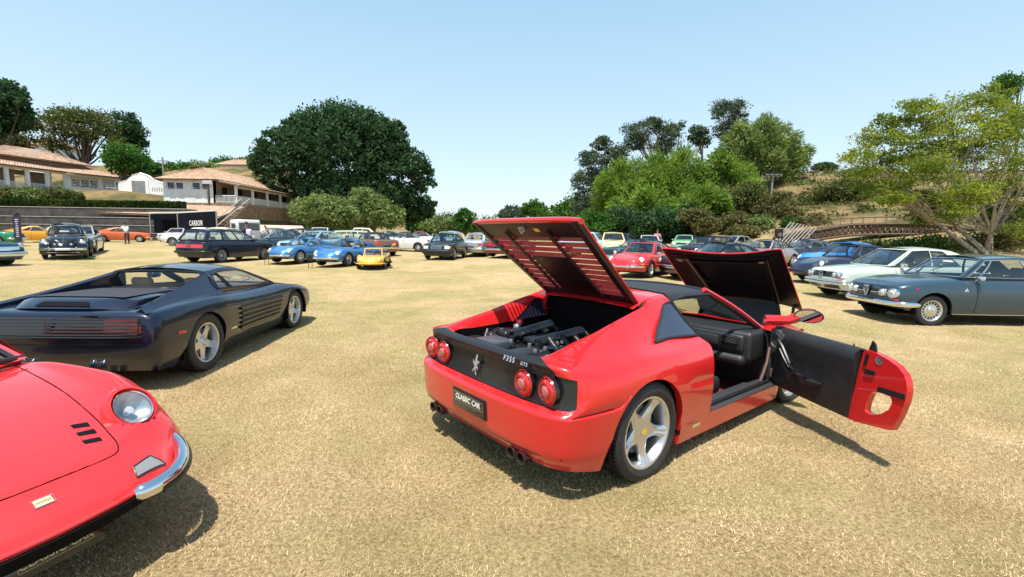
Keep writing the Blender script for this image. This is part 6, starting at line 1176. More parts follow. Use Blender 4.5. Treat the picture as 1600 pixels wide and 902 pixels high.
def tree(name,label,base,blobs,n,size,lm,bark,trunk_r=.3,cat='tree',group=None,fork=.35,nl=10,seed=1,down=0.,clump=.2,shell=.78,per=45,flat=.75,aspect=.55,stems=1,twigs=0):
    R=np.random.default_rng(seed); base=np.array(base,float); t=thing(name,label,cat,tuple(base),0,group); blobs=[tuple(np.array(b[:3])-base)+tuple(b[3:]) for b in blobs]
    pts,cc=crown_pts(blobs,n,R,clump,shell,per,flat); co,f=leafquads(pts,size,R,aspect,down); me=fastmesh('crown',co,f,lm); o=bpy.data.objects.new('crown',me); C.objects.link(o); o.parent=t; o['kind']='stuff'
    b=MB(); bc=np.array([b_[:3] for b_ in blobs]); top=bc[:,2].max(); ctr=bc.mean(0)
    for s in range(stems):
        off=np.array([0,0,0]) if stems==1 else np.append(R.normal(size=2)*trunk_r*1.4,0); fk=np.array([ctr[0]*.35,ctr[1]*.3,ctr[2]*fork])
        if stems>1: off=np.array([(s/(stems-1)-.5)*1.1,R.normal()*.25,0]); fk=np.array([(s/(stems-1)-.5)*4.2+ctr[0]*.25,R.normal()*.8,ctr[2]*fork*R.uniform(.85,1.3)])
        b.tube([tuple(off+np.array([0,0,-.4])),tuple(off+np.array([0,0,.05])),tuple(lerp(off,fk,.5)+R.normal(size=3)*.1*trunk_r),tuple(fk)],[trunk_r*1.5,trunk_r*1.15,trunk_r*.9,trunk_r*.8],10)
        order=np.argsort(cc[:,0]+R.normal(size=len(cc))*1.5); seg=order[s*len(cc)//stems:(s+1)*len(cc)//stems]
        for k in R.choice(seg,min(len(seg),nl//stems+1),replace=False):
            m_=limb(b,fk,lerp(fk,cc[k],.62),trunk_r*.5,trunk_r*.22,R); limb(b,m_[-1],cc[k],trunk_r*.22,trunk_r*.05,R)
            for _ in range(twigs):
                kk=int(np.argmin(np.linalg.norm(cc-np.array(m_[-1])-R.normal(size=3)*2.2,axis=1))); limb(b,m_[-1],cc[kk],trunk_r*.15,trunk_r*.04,R)
    b.obj('trunk',bark,t); return t
def px_blobs(spec,Y,depth=1.0):
    """(px,py,rx_px,ry_px[,dY]) -> ellipsoids at depth Y"""
    out=[]
    for s in spec:
        dY=s[4] if len(s)>4 else 0; c=W3(s[0],s[1],Y+dY); k=(Y+dY)/CAM_F; out.append((c[0],c[1],c[2],s[2]*k,s[2]*k*depth,s[3]*k))
    return out
def gbase(px,Y): x=wh(px,Y); return (x,Y,float(terrain(x,Y)))
def bamboo(label,px,Y,spec,n,lm,group,seed,leaf=.5,wf=.85):
    """clump of arching culms; spec: list of (px,py tip)"""
    R=np.random.default_rng(seed); base=np.array(gbase(px,Y)); t=thing('bamboo_clump',label,'bamboo',tuple(base),0,group); P=[];D=[]; b=MB(); k=Y/CAM_F
    for (tx,ty,dy) in spec:
        tip=W3(tx,ty,Y+dy)-base; st=np.array([tip[0]*.45+R.normal()*.8,dy*.5+R.normal()*.8,0]); mid=np.array([lerp(st[0],tip[0],.55),lerp(st[1],tip[1],.5),tip[2]*1.02]); m=60; tt=np.linspace(0,1,m)[:,None]
        path=(1-tt)**2*st+2*(1-tt)*tt*mid+tt**2*tip; b.tube([tuple(p) for p in path[::10]]+[tuple(path[-1])],list(np.linspace(.07,.015,7)),5,cap=False)
        sel=R.integers(12,m,n//len(spec)); tg=np.gradient(path,axis=0); tg/=np.linalg.norm(tg,axis=1)[:,None]; w=(.25+1.3*np.sin(pi*np.clip((sel/m-.10)/.95,0,1))**.9)*(k*11*wf)
        off=R.normal(size=(len(sel),3))*np.array([1,1,.75]); off/=np.maximum(1,np.linalg.norm(off,axis=1)/1.6)[:,None]; off=off*w[:,None]; off[:,2]-=np.abs(off[:,0])*.35; P.append(path[sel]+off); D.append(tg[sel]*.8+off/(np.linalg.norm(off,axis=1)[:,None]+1e-6)*.7+np.array([0,0,-.25]))
    P=np.concatenate(P);D=np.concatenate(D); co,f=leafquads(P,leaf,R,.20,0.,D); me=fastmesh('foliage',co,f,lm); o=bpy.data.objects.new('foliage',me); C.objects.link(o); o.parent=t; o['kind']='stuff'; b.obj('culms',mat('bamboo_culm',(.16,.18,.05),.5),t)['kind']='stuff'
def shrub(name,label,cx,Y,w,h,n,size,lm,group=None,seed=0,cat='shrub'):
    x=wh(cx,Y) ; z=float(terrain(x,Y)); tree(name,label,(x,Y,z),[(x,Y,z+h*.5,w,w*.8,h*.55),(x-w*.5,Y,z+h*.4,w*.6,w*.6,h*.4),(x+w*.55,Y,z+h*.42,w*.6,w*.6,h*.42)],n,size,lm,BARK,.08,cat,group,seed=seed,nl=6)
BARK=mat('bark_grey',(.10,.075,.055),.9,var=.45,vscale=6,bump=.6,bscale=12); BARKP=mat('bark_pale',(.30,.25,.19),.9,var=.4,vscale=4,bump=.5,bscale=10)
LDARK=leafmat('ficus_leaf',(.016,.042,.020),(.045,.095,.040),(.12,.20,.085),noise=.8); LEUC=leafmat('eucalyptus_leaf',(.035,.055,.035),(.085,.12,.07),(.16,.20,.12)); LBAM=leafmat('bamboo_leaf',(.07,.13,.02),(.18,.29,.045),(.36,.48,.09),.45,.5)
LOLIVE=leafmat('olive_leaf',(.06,.10,.03),(.19,.25,.08),(.36,.42,.17),noise=.8); LYEL=leafmat('yellow_green_leaf',(.06,.10,.018),(.20,.27,.04),(.48,.47,.07),.5); LMID=leafmat('mid_green_leaf',(.03,.08,.018),(.07,.16,.03),(.14,.26,.06)); LBROWN=leafmat('bronze_green_leaf',(.05,.07,.02),(.11,.13,.04),(.24,.24,.08)); LSCRUB=leafmat('scrub_leaf',(.07,.075,.03),(.16,.15,.06),(.26,.23,.10))
def trees():
    ft='trees around the lawn'
    sp=[(455,254,54,52),(535,246,88,74),(612,280,58,62),(500,222,58,36),(585,228,55,36),(652,302,33,48),(428,258,34,28),(560,312,80,38),(640,330,36,22),(500,300,36,34),(540,205,42,26),(470,200,26,16),(605,205,28,16)]
    tree('giant_fig_tree','huge dark green domed tree in the centre background',gbase(545,78),px_blobs(sp,78,.9),120000,.25,LDARK,BARK,.9,group=ft,seed=2,clump=.085,shell=.80,per=48)
    tree('olive_tree','pale olive-green spreading tree below the giant dark domed tree',gbase(500,47),px_blobs([(500,330,34,20),(480,335,24,17),(525,335,28,18),(505,318,24,12)],47),9000,.16,LOLIVE,BARK,.22,group=ft,seed=3)
    tree('olive_tree','greyish green spreading tree right of the pale olive tree',gbase(585,52),px_blobs([(575,325,30,20),(595,335,30,20),(560,340,26,15),(610,345,18,12),(572,308,20,11)],52),9000,.17,LOLIVE,BARK,.22,group=ft,seed=4)
    tree('small_tree','small bright green bushy tree left of the raised slatted lid',gbase(727,58),px_blobs([(727,345,16,16),(718,352,12,10),(737,352,11,10)],58),3500,.16,LMID,BARK,.15,group=ft,seed=5)
    tree('small_tree','dull green round tree between the giant domed tree and the small bright one',gbase(688,62),px_blobs([(690,352,18,11),(672,355,14,9),(708,350,12,9)],62),3500,.17,LOLIVE,BARK,.15,group=ft,seed=6)
    for i,(px,py,rx,ry,Y,lm,lb) in enumerate([(660,352,20,12,105,LMID,'dark far tree beside the giant domed tree'),(700,348,24,10,125,LEUC,'grey-green far tree left of the slatted lid'),(755,352,28,10,130,LMID,'far low tree left of the lid corner'),(800,333,18,10,120,LEUC,'feathery dark far tree just above the slatted lid'),(835,326,18,11,110,LMID,'round far tree above the lid, left of the hill woods'),(870,340,28,16,100,LMID,'dense far tree beneath the first eucalyptus'),(900,330,26,22,92,LMID,'bushy far tree at the wood\'s left end'),(780,355,40,10,150,LEUC,'farthest pale tree seen over the slatted lid')]):
        tree('far_tree',lb,gbase(px,Y),px_blobs([(px,py,rx,ry),(px-rx*.6,py+4,rx*.6,ry*.7),(px+rx*.6,py+5,rx*.6,ry*.7)],Y),3000,.30,lm,BARK,.2,group=ft,seed=20+i)
    # eucalyptus
    eu='eucalyptus trees on the right'
    tree('eucalyptus_tree','dark tall eucalyptus at the left end of the right-hand wood',gbase(935,85),px_blobs([(940,225,16,10),(925,250,20,14),(960,245,22,16),(915,285,20,20),(945,285,30,25),(925,320,28,22),(965,270,20,20),(905,315,14,20)],85),20000,.19,LEUC,BARKP,.4,group=eu,seed=7,clump=.22,shell=.45,flat=.5)
    tree('eucalyptus_tree','open-crowned dark eucalyptus with two rounded heads above the bamboo',gbase(1020,88),px_blobs([(1000,205,24,18),(1018,193,14,9),(1045,212,20,20),(1030,196,12,8),(992,225,20,14),(1058,200,12,12),(1038,232,20,14)],88),10000,.18,LEUC,BARKP,.35,group=eu,seed=8,clump=.24,shell=.35,fork=.6,flat=.45,nl=26,twigs=1)
    tree('eucalyptus_tree','tallest eucalyptus with a clustered narrow crown',gbase(1140,90),px_blobs([(1140,170,26,12),(1118,180,12,8),(1155,185,16,12),(1135,200,18,12),(1150,215,14,12),(1125,215,10,8),(1148,163,12,6)],90),6500,.18,LEUC,BARKP,.3,group=eu,seed=9,clump=.24,shell=.35,fork=.6,flat=.45,nl=24,twigs=1)
    tree('eucalyptus_tree','small thin eucalyptus poking above the bamboo',gbase(1092,88),px_blobs([(1092,205,10,8),(1086,215,9,7),(1098,220,10,8)],88),1800,.25,LEUC,BARKP,.25,group=eu,seed=10,clump=.4,shell=.5,fork=.7)
    R=np.random.default_rng(5)
    bg_='bamboo clumps below the eucalyptus'
    for i,(px,Y,x0,x1,yt,lb,nn) in enumerate([(985,74,930,1040,262,'bright green bamboo clump at the left of the thicket',16),(1050,70,990,1115,242,'tallest bright green bamboo clump in the thicket middle',20),(1125,72,1075,1185,250,'bright green bamboo clump at the right of the thicket',18),(1010,66,950,1075,300,'low front bamboo clump hanging over the cars',14),(1085,65,1040,1140,298,'low front bamboo clump right of the middle',14)]):
        sp=[(x+R.normal()*6,yt+abs((x-(x0+x1)/2)/(x1-x0)*2)**2*45+R.uniform(-10,35),R.uniform(-4,4)) for x in np.linspace(x0,x1,nn)]; bamboo(lb,px,Y,sp,17000,LBAM,bg_,30+i,.42)
    LB2=leafmat('bamboo_leaf_pale',(.10,.15,.04),(.20,.27,.07),(.33,.40,.13),.45)
    sp=[(1135,215,0),(1150,205,2),(1168,200,-1),(1185,195,1),(1205,205,0),(1222,215,-2),(1240,225,1),(1252,238,0),(1258,250,0),(1125,235,1),(1195,225,3),(1215,240,-3),(1160,230,0),(1178,215,-2),(1232,250,2),(1145,245,3)]
    sp+=[(1210,192,0),(1228,200,1),(1195,185,-1),(1245,212,0),(1152,196,0),(1265,232,1)]; bamboo('pale feathery giant bamboo with drooping plumes at the thicket\'s right end',1185,80,sp,15000,LB2,None,40,.42,.62)
    # dark understorey behind the cars
    for i,(px,py,rx,ry,Y) in enumerate([(925,352,30,16,60),(975,350,34,20,61),(1030,350,32,20,60),(1080,345,30,22,62),(1120,330,24,26,66)]):
        tree('understorey_shrub','dark shaded shrub mass under the bamboo, '+['leftmost','second from left','third from left','fourth from left','rightmost'][i],gbase(px,Y),px_blobs([(px,py,rx,ry),(px-15,py+5,rx*.6,ry*.7)],Y),4500,.22,LMID if i==0 else LDARK,BARK,.15,cat='shrub',group='shrubs under the bamboo',seed=50+i)
    # hillside trees
    hs='small trees on the dry hillside'
    for i,(px,py,rx,ry,Y,lm,lb) in enumerate([(1165,308,34,20,66,LBROWN,'umbrella-shaped bronze-green tree left of the lamp mast'),(1150,345,18,14,60,LSCRUB,'grey scrubby tree at the slope foot'),(1215,330,28,34,62,LSCRUB,'tall scrubby tree right behind the lamp mast'),(1250,300,24,16,78,LOLIVE,'olive-green tree on the slope right of the lamp mast'),(1318,300,34,18,64,LBROWN,'flat-topped tree on the hillside before the big yellow-green tree'),(1290,262,12,7,95,LDARK,'small palm-like tree on the ridge line'),(1335,275,30,14,85,LOLIVE,'yellowish tree on the upper slope'),(1388,300,26,16,70,LYEL,'yellow-green tree beside the big tree'),(1085,338,20,12,58,LSCRUB,'pale thin shrubby tree beneath the bamboo'),(1260,318,18,10,66,LBROWN,'low scrub tree on the middle slope'),(1450,345,30,12,62,LSCRUB,'low scrub tree seen through the big tree'),(1575,330,30,24,60,LSCRUB,'scrubby tree at the right edge of the slope')]):
        bs=gbase(px,Y); tree('hillside_tree',lb,bs,px_blobs([(px,py,rx*1.15,ry*.7),(px-rx*.7,py+ry*.25,rx*.55,ry*.5),(px+rx*.7,py+ry*.2,rx*.55,ry*.5),(px+rx*.1,py-ry*.5,rx*.6,ry*.45)],Y),4800,.19,lm,BARK,.22,group=hs,seed=60+i,clump=.25,shell=.6,flat=.5)
    for i,(px,py,rx,ry,Y,lm,lb) in enumerate([(1130,300,22,22,70,LBROWN,'dark bushy tree at the thicket edge above the slope'),(1190,350,18,14,58,LOLIVE,'olive bush at the foot of the lamp mast'),(1105,352,18,12,56,LSCRUB,'scrub bush at the slope foot left of the grey scrubby tree'),(1285,285,16,10,84,LSCRUB,'scrub tree high on the slope left of the ridge palm'),(1230,285,16,12,84,LMID,'green tree behind the lamp mast top'),(1350,330,18,10,60,LOLIVE,'olive bush above the footbridge'),(1400,322,16,9,66,LBROWN,'brown-green bush on the slope above the footbridge crest'),(1300,338,14,8,60,LSCRUB,'dry bush above the footbridge left half'),(1480,300,26,14,74,LBROWN,'bush seen between the big tree limbs'),(1240,352,16,10,56,LMID,'green bush above the stair rails'),(1360,290,26,16,80,LMID,'leafy green tree on the upper slope behind the big tree\'s left limbs'),(1300,315,22,12,72,LOLIVE,'round olive tree in the middle of the open slope'),(1270,345,20,9,55,LSCRUB,'grey-green scrub just above the footbridge left end'),(1420,340,22,10,60,LOLIVE,'olive scrub above the footbridge right half'),(1160,362,22,8,54,LSCRUB,'low scrub bank behind the silver saloon'),(1110,335,20,16,64,LMID,'green tree where the bamboo meets the slope')]):
        bs=gbase(px,Y); tree('hillside_tree',lb,bs,px_blobs([(px,py,rx,ry*.8),(px-rx*.5,py+ry*.3,rx*.5,ry*.5),(px+rx*.5,py+ry*.3,rx*.5,ry*.5)],Y),3000,.17,lm,BARK,.15,group=hs,seed=120+i,clump=.26,shell=.5,flat=.5)
    n=520; X=R.uniform(12,75,n); Y_=R.uniform(50,118,n); keep=(terrain(X,Y_)>2.0)&(np.abs(X/Y_-.6)<.55)&(R.random(n)<.85); X,Y_=X[keep],Y_[keep]; Zz=terrain(X,Y_); per=55; q=np.repeat(np.arange(len(X)),per); sz=R.uniform(.35,1.5,len(X))[q]
    cen=np.stack([X[q],Y_[q],Zz[q]],1)+np.abs(R.normal(size=(len(q),3)))*np.array([0,0,.42])*sz[:,None]+R.normal(size=(len(q),3))*np.array([.6,.6,0])*sz[:,None]; co,f=leafquads(cen,.17,R)
    o=bpy.data.objects.new('hillside_scrub',fastmesh('hillside_scrub',co,f,leafmat('scrub_mix',(.04,.05,.015),(.12,.12,.04),(.24,.20,.08),noise=.15))); C.objects.link(o); tag(o,'low dry scrub and tussocks scattered over the hillside','scrub',kind='stuff')
    # big right tree
    Y=34; sp=[(1395,190,30,14),(1375,215,35,16),(1440,175,38,20),(1465,215,45,28),(1510,175,45,30),(1550,150,30,18),(1590,190,40,40),(1345,245,30,18,-1),(1400,255,42,22,1),(1455,265,45,25,-2),(1520,235,50,35,2),(1585,260,45,40,-1),(1385,295,40,18,0),(1440,315,42,20,2),(1510,305,45,25,-3),(1590,320,40,35,1),(1640,220,50,60,0),(1560,205,40,30,-3),(1418,225,30,18,-3),(1395,310,32,14,-2),(1440,338,30,12,1),(1490,330,34,14,-3),(1560,335,40,18,2),(1350,270,26,12,0),(1600,360,36,16,-1),(1470,245,40,22,2)]
    tree('flowering_tree','large spreading yellow-green tree with many pale limbs at the right',gbase(1540,Y),px_blobs(sp,Y,.8),56000,.088,LYEL,BARKP,.17,group=None,seed=11,clump=.20,shell=.25,per=55,stems=4,nl=60,fork=.26,flat=.35,twigs=2)
    tree('tall_tree','thin dark tree top rising behind the big yellow-green tree',gbase(1575,60),px_blobs([(1575,130,18,8),(1568,145,14,8),(1585,142,12,8),(1572,160,10,8)],60),2500,.17,LMID,BARK,.2,group=ft,seed=12,clump=.35,shell=.5,fork=.7)
    for i,(px,Y,w,h,lm) in enumerate([(1330,37,2.0,.40,LSCRUB),(1385,38,2.0,.5,LOLIVE),(1445,37,2.0,.8,LMID),(1480,36,1.6,.8,LOLIVE),(1565,35,2.2,1.3,LSCRUB),(1595,37,2.6,1.8,LSCRUB),(1275,40,1.6,.4,LOLIVE)]):
        shrub('bank_shrub','low dry shrub on the bank under the footbridge, number from left: '.replace(', number from left: ','')+' ['.replace(' [','')+[' below its left end',' below its left half',' at its middle, the darkest',' left of the big tree trunk',' right of the big tree trunk',' at the right picture edge',' beside the stair rails'][i],px,Y,w,h,2200,.10,lm,'shrubs along the bank',70+i)
    # left side
    tree('dark_tree','dark green tree at the top left corner on the house hill',gbase(10,72),px_blobs([(2,145,26,16),(25,165,20,16),(-10,180,35,22),(10,192,18,10)],72),8000,.30,LDARK,BARK,.4,group=ft,seed=13,clump=.25)
    tree('umbrella_tree','wide bronze-green umbrella tree with visible dark limbs above the left house',gbase(135,84),px_blobs([(95,190,28,14),(135,195,42,22),(165,212,28,18),(105,215,35,18),(185,225,14,12),(135,180,30,10),(80,225,20,10)],84),9500,.22,LBROWN,BARK,.4,group=ft,seed=14,clump=.24,shell=.5,flat=.4,nl=24)
    tree('dark_tree','narrow dark tree right behind the umbrella tree',gbase(200,88),px_blobs([(195,188,16,10),(205,205,16,12),(200,225,20,12),(212,220,12,10)],88),4500,.26,LDARK,BARK,.3,group=ft,seed=15,clump=.3)
    tree('green_tree','fresh green tree between the left house and the white gate wall',gbase(198,69),px_blobs([(198,250,26,20),(185,240,18,14),(212,265,15,12),(196,290,8,20)],69),7000,.22,LMID,BARK,.3,group=ft,seed=16)
    tree('palm_tree','palm and shrubs behind the left house roof',gbase(48,80),px_blobs([(52,198,14,8),(18,222,22,10)],80),1800,.30,LBROWN,BARK,.3,group=ft,seed=17,clump=.3)
    for i,(px,py,rx,ry,Y) in enumerate([(245,268,18,9,95),(280,266,22,8,98),(315,264,20,8,100),(355,258,20,8,118),(385,256,14,7,118),(232,262,14,9,88)]):
        tree('hilltop_tree','low green tree on the ridge behind the long white house, '+['second','third','fourth','fifth','last','first'][i]+' from the left',gbase(px,Y),px_blobs([(px,py,rx,ry),(px+8,py+4,rx*.7,ry)],Y),2500,.30,LMID if i%2 else LOLIVE,BARK,.2,group=ft,seed=80+i)
    # shrubs on the bank before the left house
    for i,(px,py,rx,ry) in enumerate([(15,305,22,8),(50,305,24,8),(88,306,24,8),(112,308,14,6)]):
        tree('bank_hedge','sprawling olive shrub on the bank before the left house, '+['first','second','third','last'][i]+' from the left',(float(W3(px,py,57.5)[0]),57.5,float(terrain(W3(px,py,57.5)[0],57.5))),px_blobs([(px,py,rx,ry),(px-10,py+4,rx*.7,ry*.8)],57.5,.5),4000,.14,LBROWN if i!=1 else LOLIVE,BARK,.08,cat='shrub',group='shrubs before the left house',seed=90+i)
    # clipped hedge on the terrace
    R=np.random.default_rng(9); n=16000; x=R.uniform(-72,-37,n); f=R.random(n); y=np.where(f<.6,53.1,R.uniform(53.1,54.2,n)); zt=3.65; z=np.where(f<.6,zt+R.uniform(0,1.15,n),zt+1.15)+R.normal(size=n)*.04
    t=thing('clipped_hedge','long low clipped dark hedge above the stone steps','hedge',(-55,53.6,zt)); co,ff=leafquads(np.stack([x+55,y-53.6+R.normal(size=n)*.06,z-zt],1),.14,R); o=bpy.data.objects.new('foliage',fastmesh('foliage',co,ff,leafmat('hedge_leaf',(.015,.03,.008),(.035,.065,.015),(.09,.12,.03)))); C.objects.link(o); o.parent=t; o['kind']='stuff'
    b=MB(); b.box(-17,18,-.42,.5,-.1,1.1); b.obj('hedge_core',LDARK,t)
# ================================================ buildings and structures
WALLW=mat('white_plaster',(.76,.75,.73),.85,var=.10,vscale=1.2,bump=.1,bscale=20); WOODW=mat('white_painted_wood',(.66,.66,.64),.6); TILE=mat('terracotta_tile',(.36,.22,.14),.85,col2=(.62,.45,.32),vscale=2.5,bump=.3,bscale=14)
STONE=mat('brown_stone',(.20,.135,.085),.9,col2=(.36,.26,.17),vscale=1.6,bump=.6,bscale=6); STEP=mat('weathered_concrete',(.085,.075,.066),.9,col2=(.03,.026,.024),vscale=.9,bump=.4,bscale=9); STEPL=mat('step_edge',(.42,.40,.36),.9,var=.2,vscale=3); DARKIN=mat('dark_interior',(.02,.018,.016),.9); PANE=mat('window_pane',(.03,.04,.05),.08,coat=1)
WOODD=mat('weathered_wood',(.10,.065,.045),.85,var=.35,vscale=5,bump=.3,bscale=20); RAILG=mat('rail_grey',(.34,.31,.29),.6,.3)
def roof_plane(root,name,p0,p1,p2,p3,pitch=.30,rise=.07,th=.10):
    """tiled slope: p0-p1 eave, p3-p2 top; tiles as rows of barrel ribs running up the slope, joined per slope"""
    p0,p1,p2,p3=[np.array(p,float) for p in (p0,p1,p2,p3)]; n=max(4,int(np.linalg.norm(p1-p0)/pitch)); nr=np.cross(p1-p0,p3-p0); nr/=np.linalg.norm(nr); nr*= 1 if nr[2]>0 else -1
    us=np.linspace(0,1,n*4+1); rr=max(3,int(np.linalg.norm(p3-p0)/.42)); rows=[]
    for k in range(rr):
        for e in (0,.98):
            v=(k+e)/rr; lift=.05*(1-e)
            rows.append([tuple((p0*(1-u)+p1*u)*(1-v)+(p3*(1-u)+p2*u)*v+nr*(rise*abs(sin(pi*n*u+.3))+lift)) for u in us])
    b=MB(); b.grid(rows); b.obj(name,TILE,root,smooth=False,recalc=False)['kind']='stuff'
    b=MB(); q=[p0,p1,p2,p3]; b.add([tuple(p-nr*.03) for p in q]+[tuple(p-nr*th) for p in q],[(0,1,2,3),(7,6,5,4),(0,4,5,1),(1,5,6,2),(2,6,7,3),(3,7,4,0)]); b.obj('roof_deck',mat('eave_wood',(.30,.22,.16),.8),root,smooth=False)
def wall_open(root,p,q,z0,z1,holes,m,th=.25,name='wall'):
    """vertical wall from p to q (x,y) with rectangular openings (s0,s1,za,zb)"""
    p=Vector((*p,0)); q=Vector((*q,0)); d=(q-p); Ln=d.length; d.normalize(); n=Vector((d.y,-d.x,0)); S_=sorted(set([0,Ln]+[h for o in holes for h in o[:2]])); Z_=sorted(set([z0,z1]+[h for o in holes for h in o[2:4]]))
    b=MB()
    for i in range(len(S_)-1):
        for j in range(len(Z_)-1):
            a,c=(S_[i]+S_[i+1])/2,(Z_[j]+Z_[j+1])/2
            if any(o[0]<a<o[1] and o[2]<c<o[3] for o in holes): continue
            P=lambda s,w,z:tuple(p+d*s+n*w+Vector((0,0,z)))
            b.add([P(S_[i],0,Z_[j]),P(S_[i+1],0,Z_[j]),P(S_[i+1],0,Z_[j+1]),P(S_[i],0,Z_[j+1]),P(S_[i],-th,Z_[j]),P(S_[i+1],-th,Z_[j]),P(S_[i+1],-th,Z_[j+1]),P(S_[i],-th,Z_[j+1])],[(0,1,2,3),(7,6,5,4),(0,4,5,1),(3,2,6,7),(0,3,7,4),(1,5,6,2)])
    o=b.obj(name,m,root,smooth=False,weld=True); return p,d,n
def window(root,p,d,n,s0,s1,z0,z1,cols=2,rows=3,tilt=.0,frame_=None):
    frame_=frame_ or WOODW; P=lambda s,w,z:p+d*s+n*w+Vector((0,0,z)); b=MB(); t=.05
    def slab(a,c,za,zb,w0,w1,bb):
        vs=[P(a,w0,za),P(c,w0,za),P(c,w0+ (0),zb),P(a,w0,zb),P(a,w1,za),P(c,w1,za),P(c,w1,zb),P(a,w1,zb)]; bb.add([tuple(v) for v in vs],[(0,1,2,3),(7,6,5,4),(0,4,5,1),(3,2,6,7),(0,3,7,4),(1,5,6,2)])
    slab(s0,s1,z0,z0+t,-.08,.03,b); slab(s0,s1,z1-t,z1,-.08,.03,b); slab(s0,s0+t,z0+t,z1-t,-.08,.03,b); slab(s1-t,s1,z0+t,z1-t,-.08,.03,b)
    for k in range(1,cols): s=lerp(s0,s1,k/cols); slab(s-.02,s+.02,z0+t,z1-t,-.06,.01,b)
    for k in range(1,rows): z=lerp(z0,z1,k/rows); slab(s0+t,s1-t,z-.02,z+.02,-.055,.005,b)
    f=b.obj('window',frame_,root,smooth=False); b=MB(); slab(s0+t,s1-t,z0+t,z1-t,-.05,-.04,b); b.obj('pane',PANE,f,smooth=False)
    if tilt:                                                      # top-hung sash pushed open
        b=MB(); A=P(s0,.05,z1); B_=P(s1,.05,z1); e=n*sin(tilt)*(z1-z0)-Vector((0,0,cos(tilt)*(z1-z0)))
        def bar(a,c,r=.03): b.tube([tuple(a),tuple(c)],r,4)
        bar(A,B_);bar(A+e,B_+e);bar(A,A+e);bar(B_,B_+e)
        for k in range(1,3): bar(A.lerp(B_,k/3),A.lerp(B_,k/3)+e,.018)
        for k in range(1,3): bar(A+e*(k/3),B_+e*(k/3),.018)
        b.obj('open_sash',frame_,f,smooth=False)
def railing(root,p,q,z0,h=.95,step=.16,post=None):
    p=Vector((*p,z0)); q=Vector((*q,z0)); d=q-p; Ln=d.length; d.normalize(); b=MB(); b.tube([tuple(p+Vector((0,0,h))),tuple(q+Vector((0,0,h)))],.05,4); b.tube([tuple(p+Vector((0,0,.12))),tuple(q+Vector((0,0,.12)))],.04,4); r=b.obj('railing',WOODW,root,smooth=False)
    b=MB(); n=int(Ln/step)
    for k in range(n): c=p+d*(k+.5)*step; b.box(c.x-.03,c.x+.03,c.y-.03,c.y+.03,z0+.12,z0+h)
    o=b.obj('balusters',WOODW,r,smooth=False); o['kind']='stuff'
def post(root,x,y,z0,z1,w=.14,name='post',m=None):
    b=MB(); b.box(x-w,x+w,y-w,y+w,z0,z1); b.obj(name,m or WALLW,root,smooth=False)
def stonewall(root,p,q,z0,z1,name='stone_base'):
    p=Vector((*p,0)); q=Vector((*q,0)); d=q-p; Ln=d.length; d.normalize(); n=Vector((d.y,-d.x,0)); R=random.Random(int(abs(p.x*7)))
    b=MB(); 
    def slab(a,c,za,zb,w0,w1,bb):
        P=lambda s,w,z:tuple(p+d*s+n*w+Vector((0,0,z))); bb.add([P(a,w0,za),P(c,w0,za),P(c,w0,zb),P(a,w0,zb),P(a,w1,za),P(c,w1,za),P(c,w1,zb),P(a,w1,zb)],[(0,1,2,3),(7,6,5,4),(0,4,5,1),(3,2,6,7),(0,3,7,4),(1,5,6,2)])
    slab(0,Ln,z0,z1,-.3,0,b); o=b.obj(name,STONE,root,smooth=False); b=MB(); z=z0
    while z<z1-.1:
        h=R.uniform(.22,.40); s=0
        while s<Ln-.1:
            w=R.uniform(.3,.75); slab(s+.02,min(Ln,s+w)-.02,z+.02,min(z1,z+h)-.01,0,R.uniform(.02,.07),b); s+=w
        z+=h
    b.obj('stone_facing',STONE,o,smooth=False)['kind']='stuff'
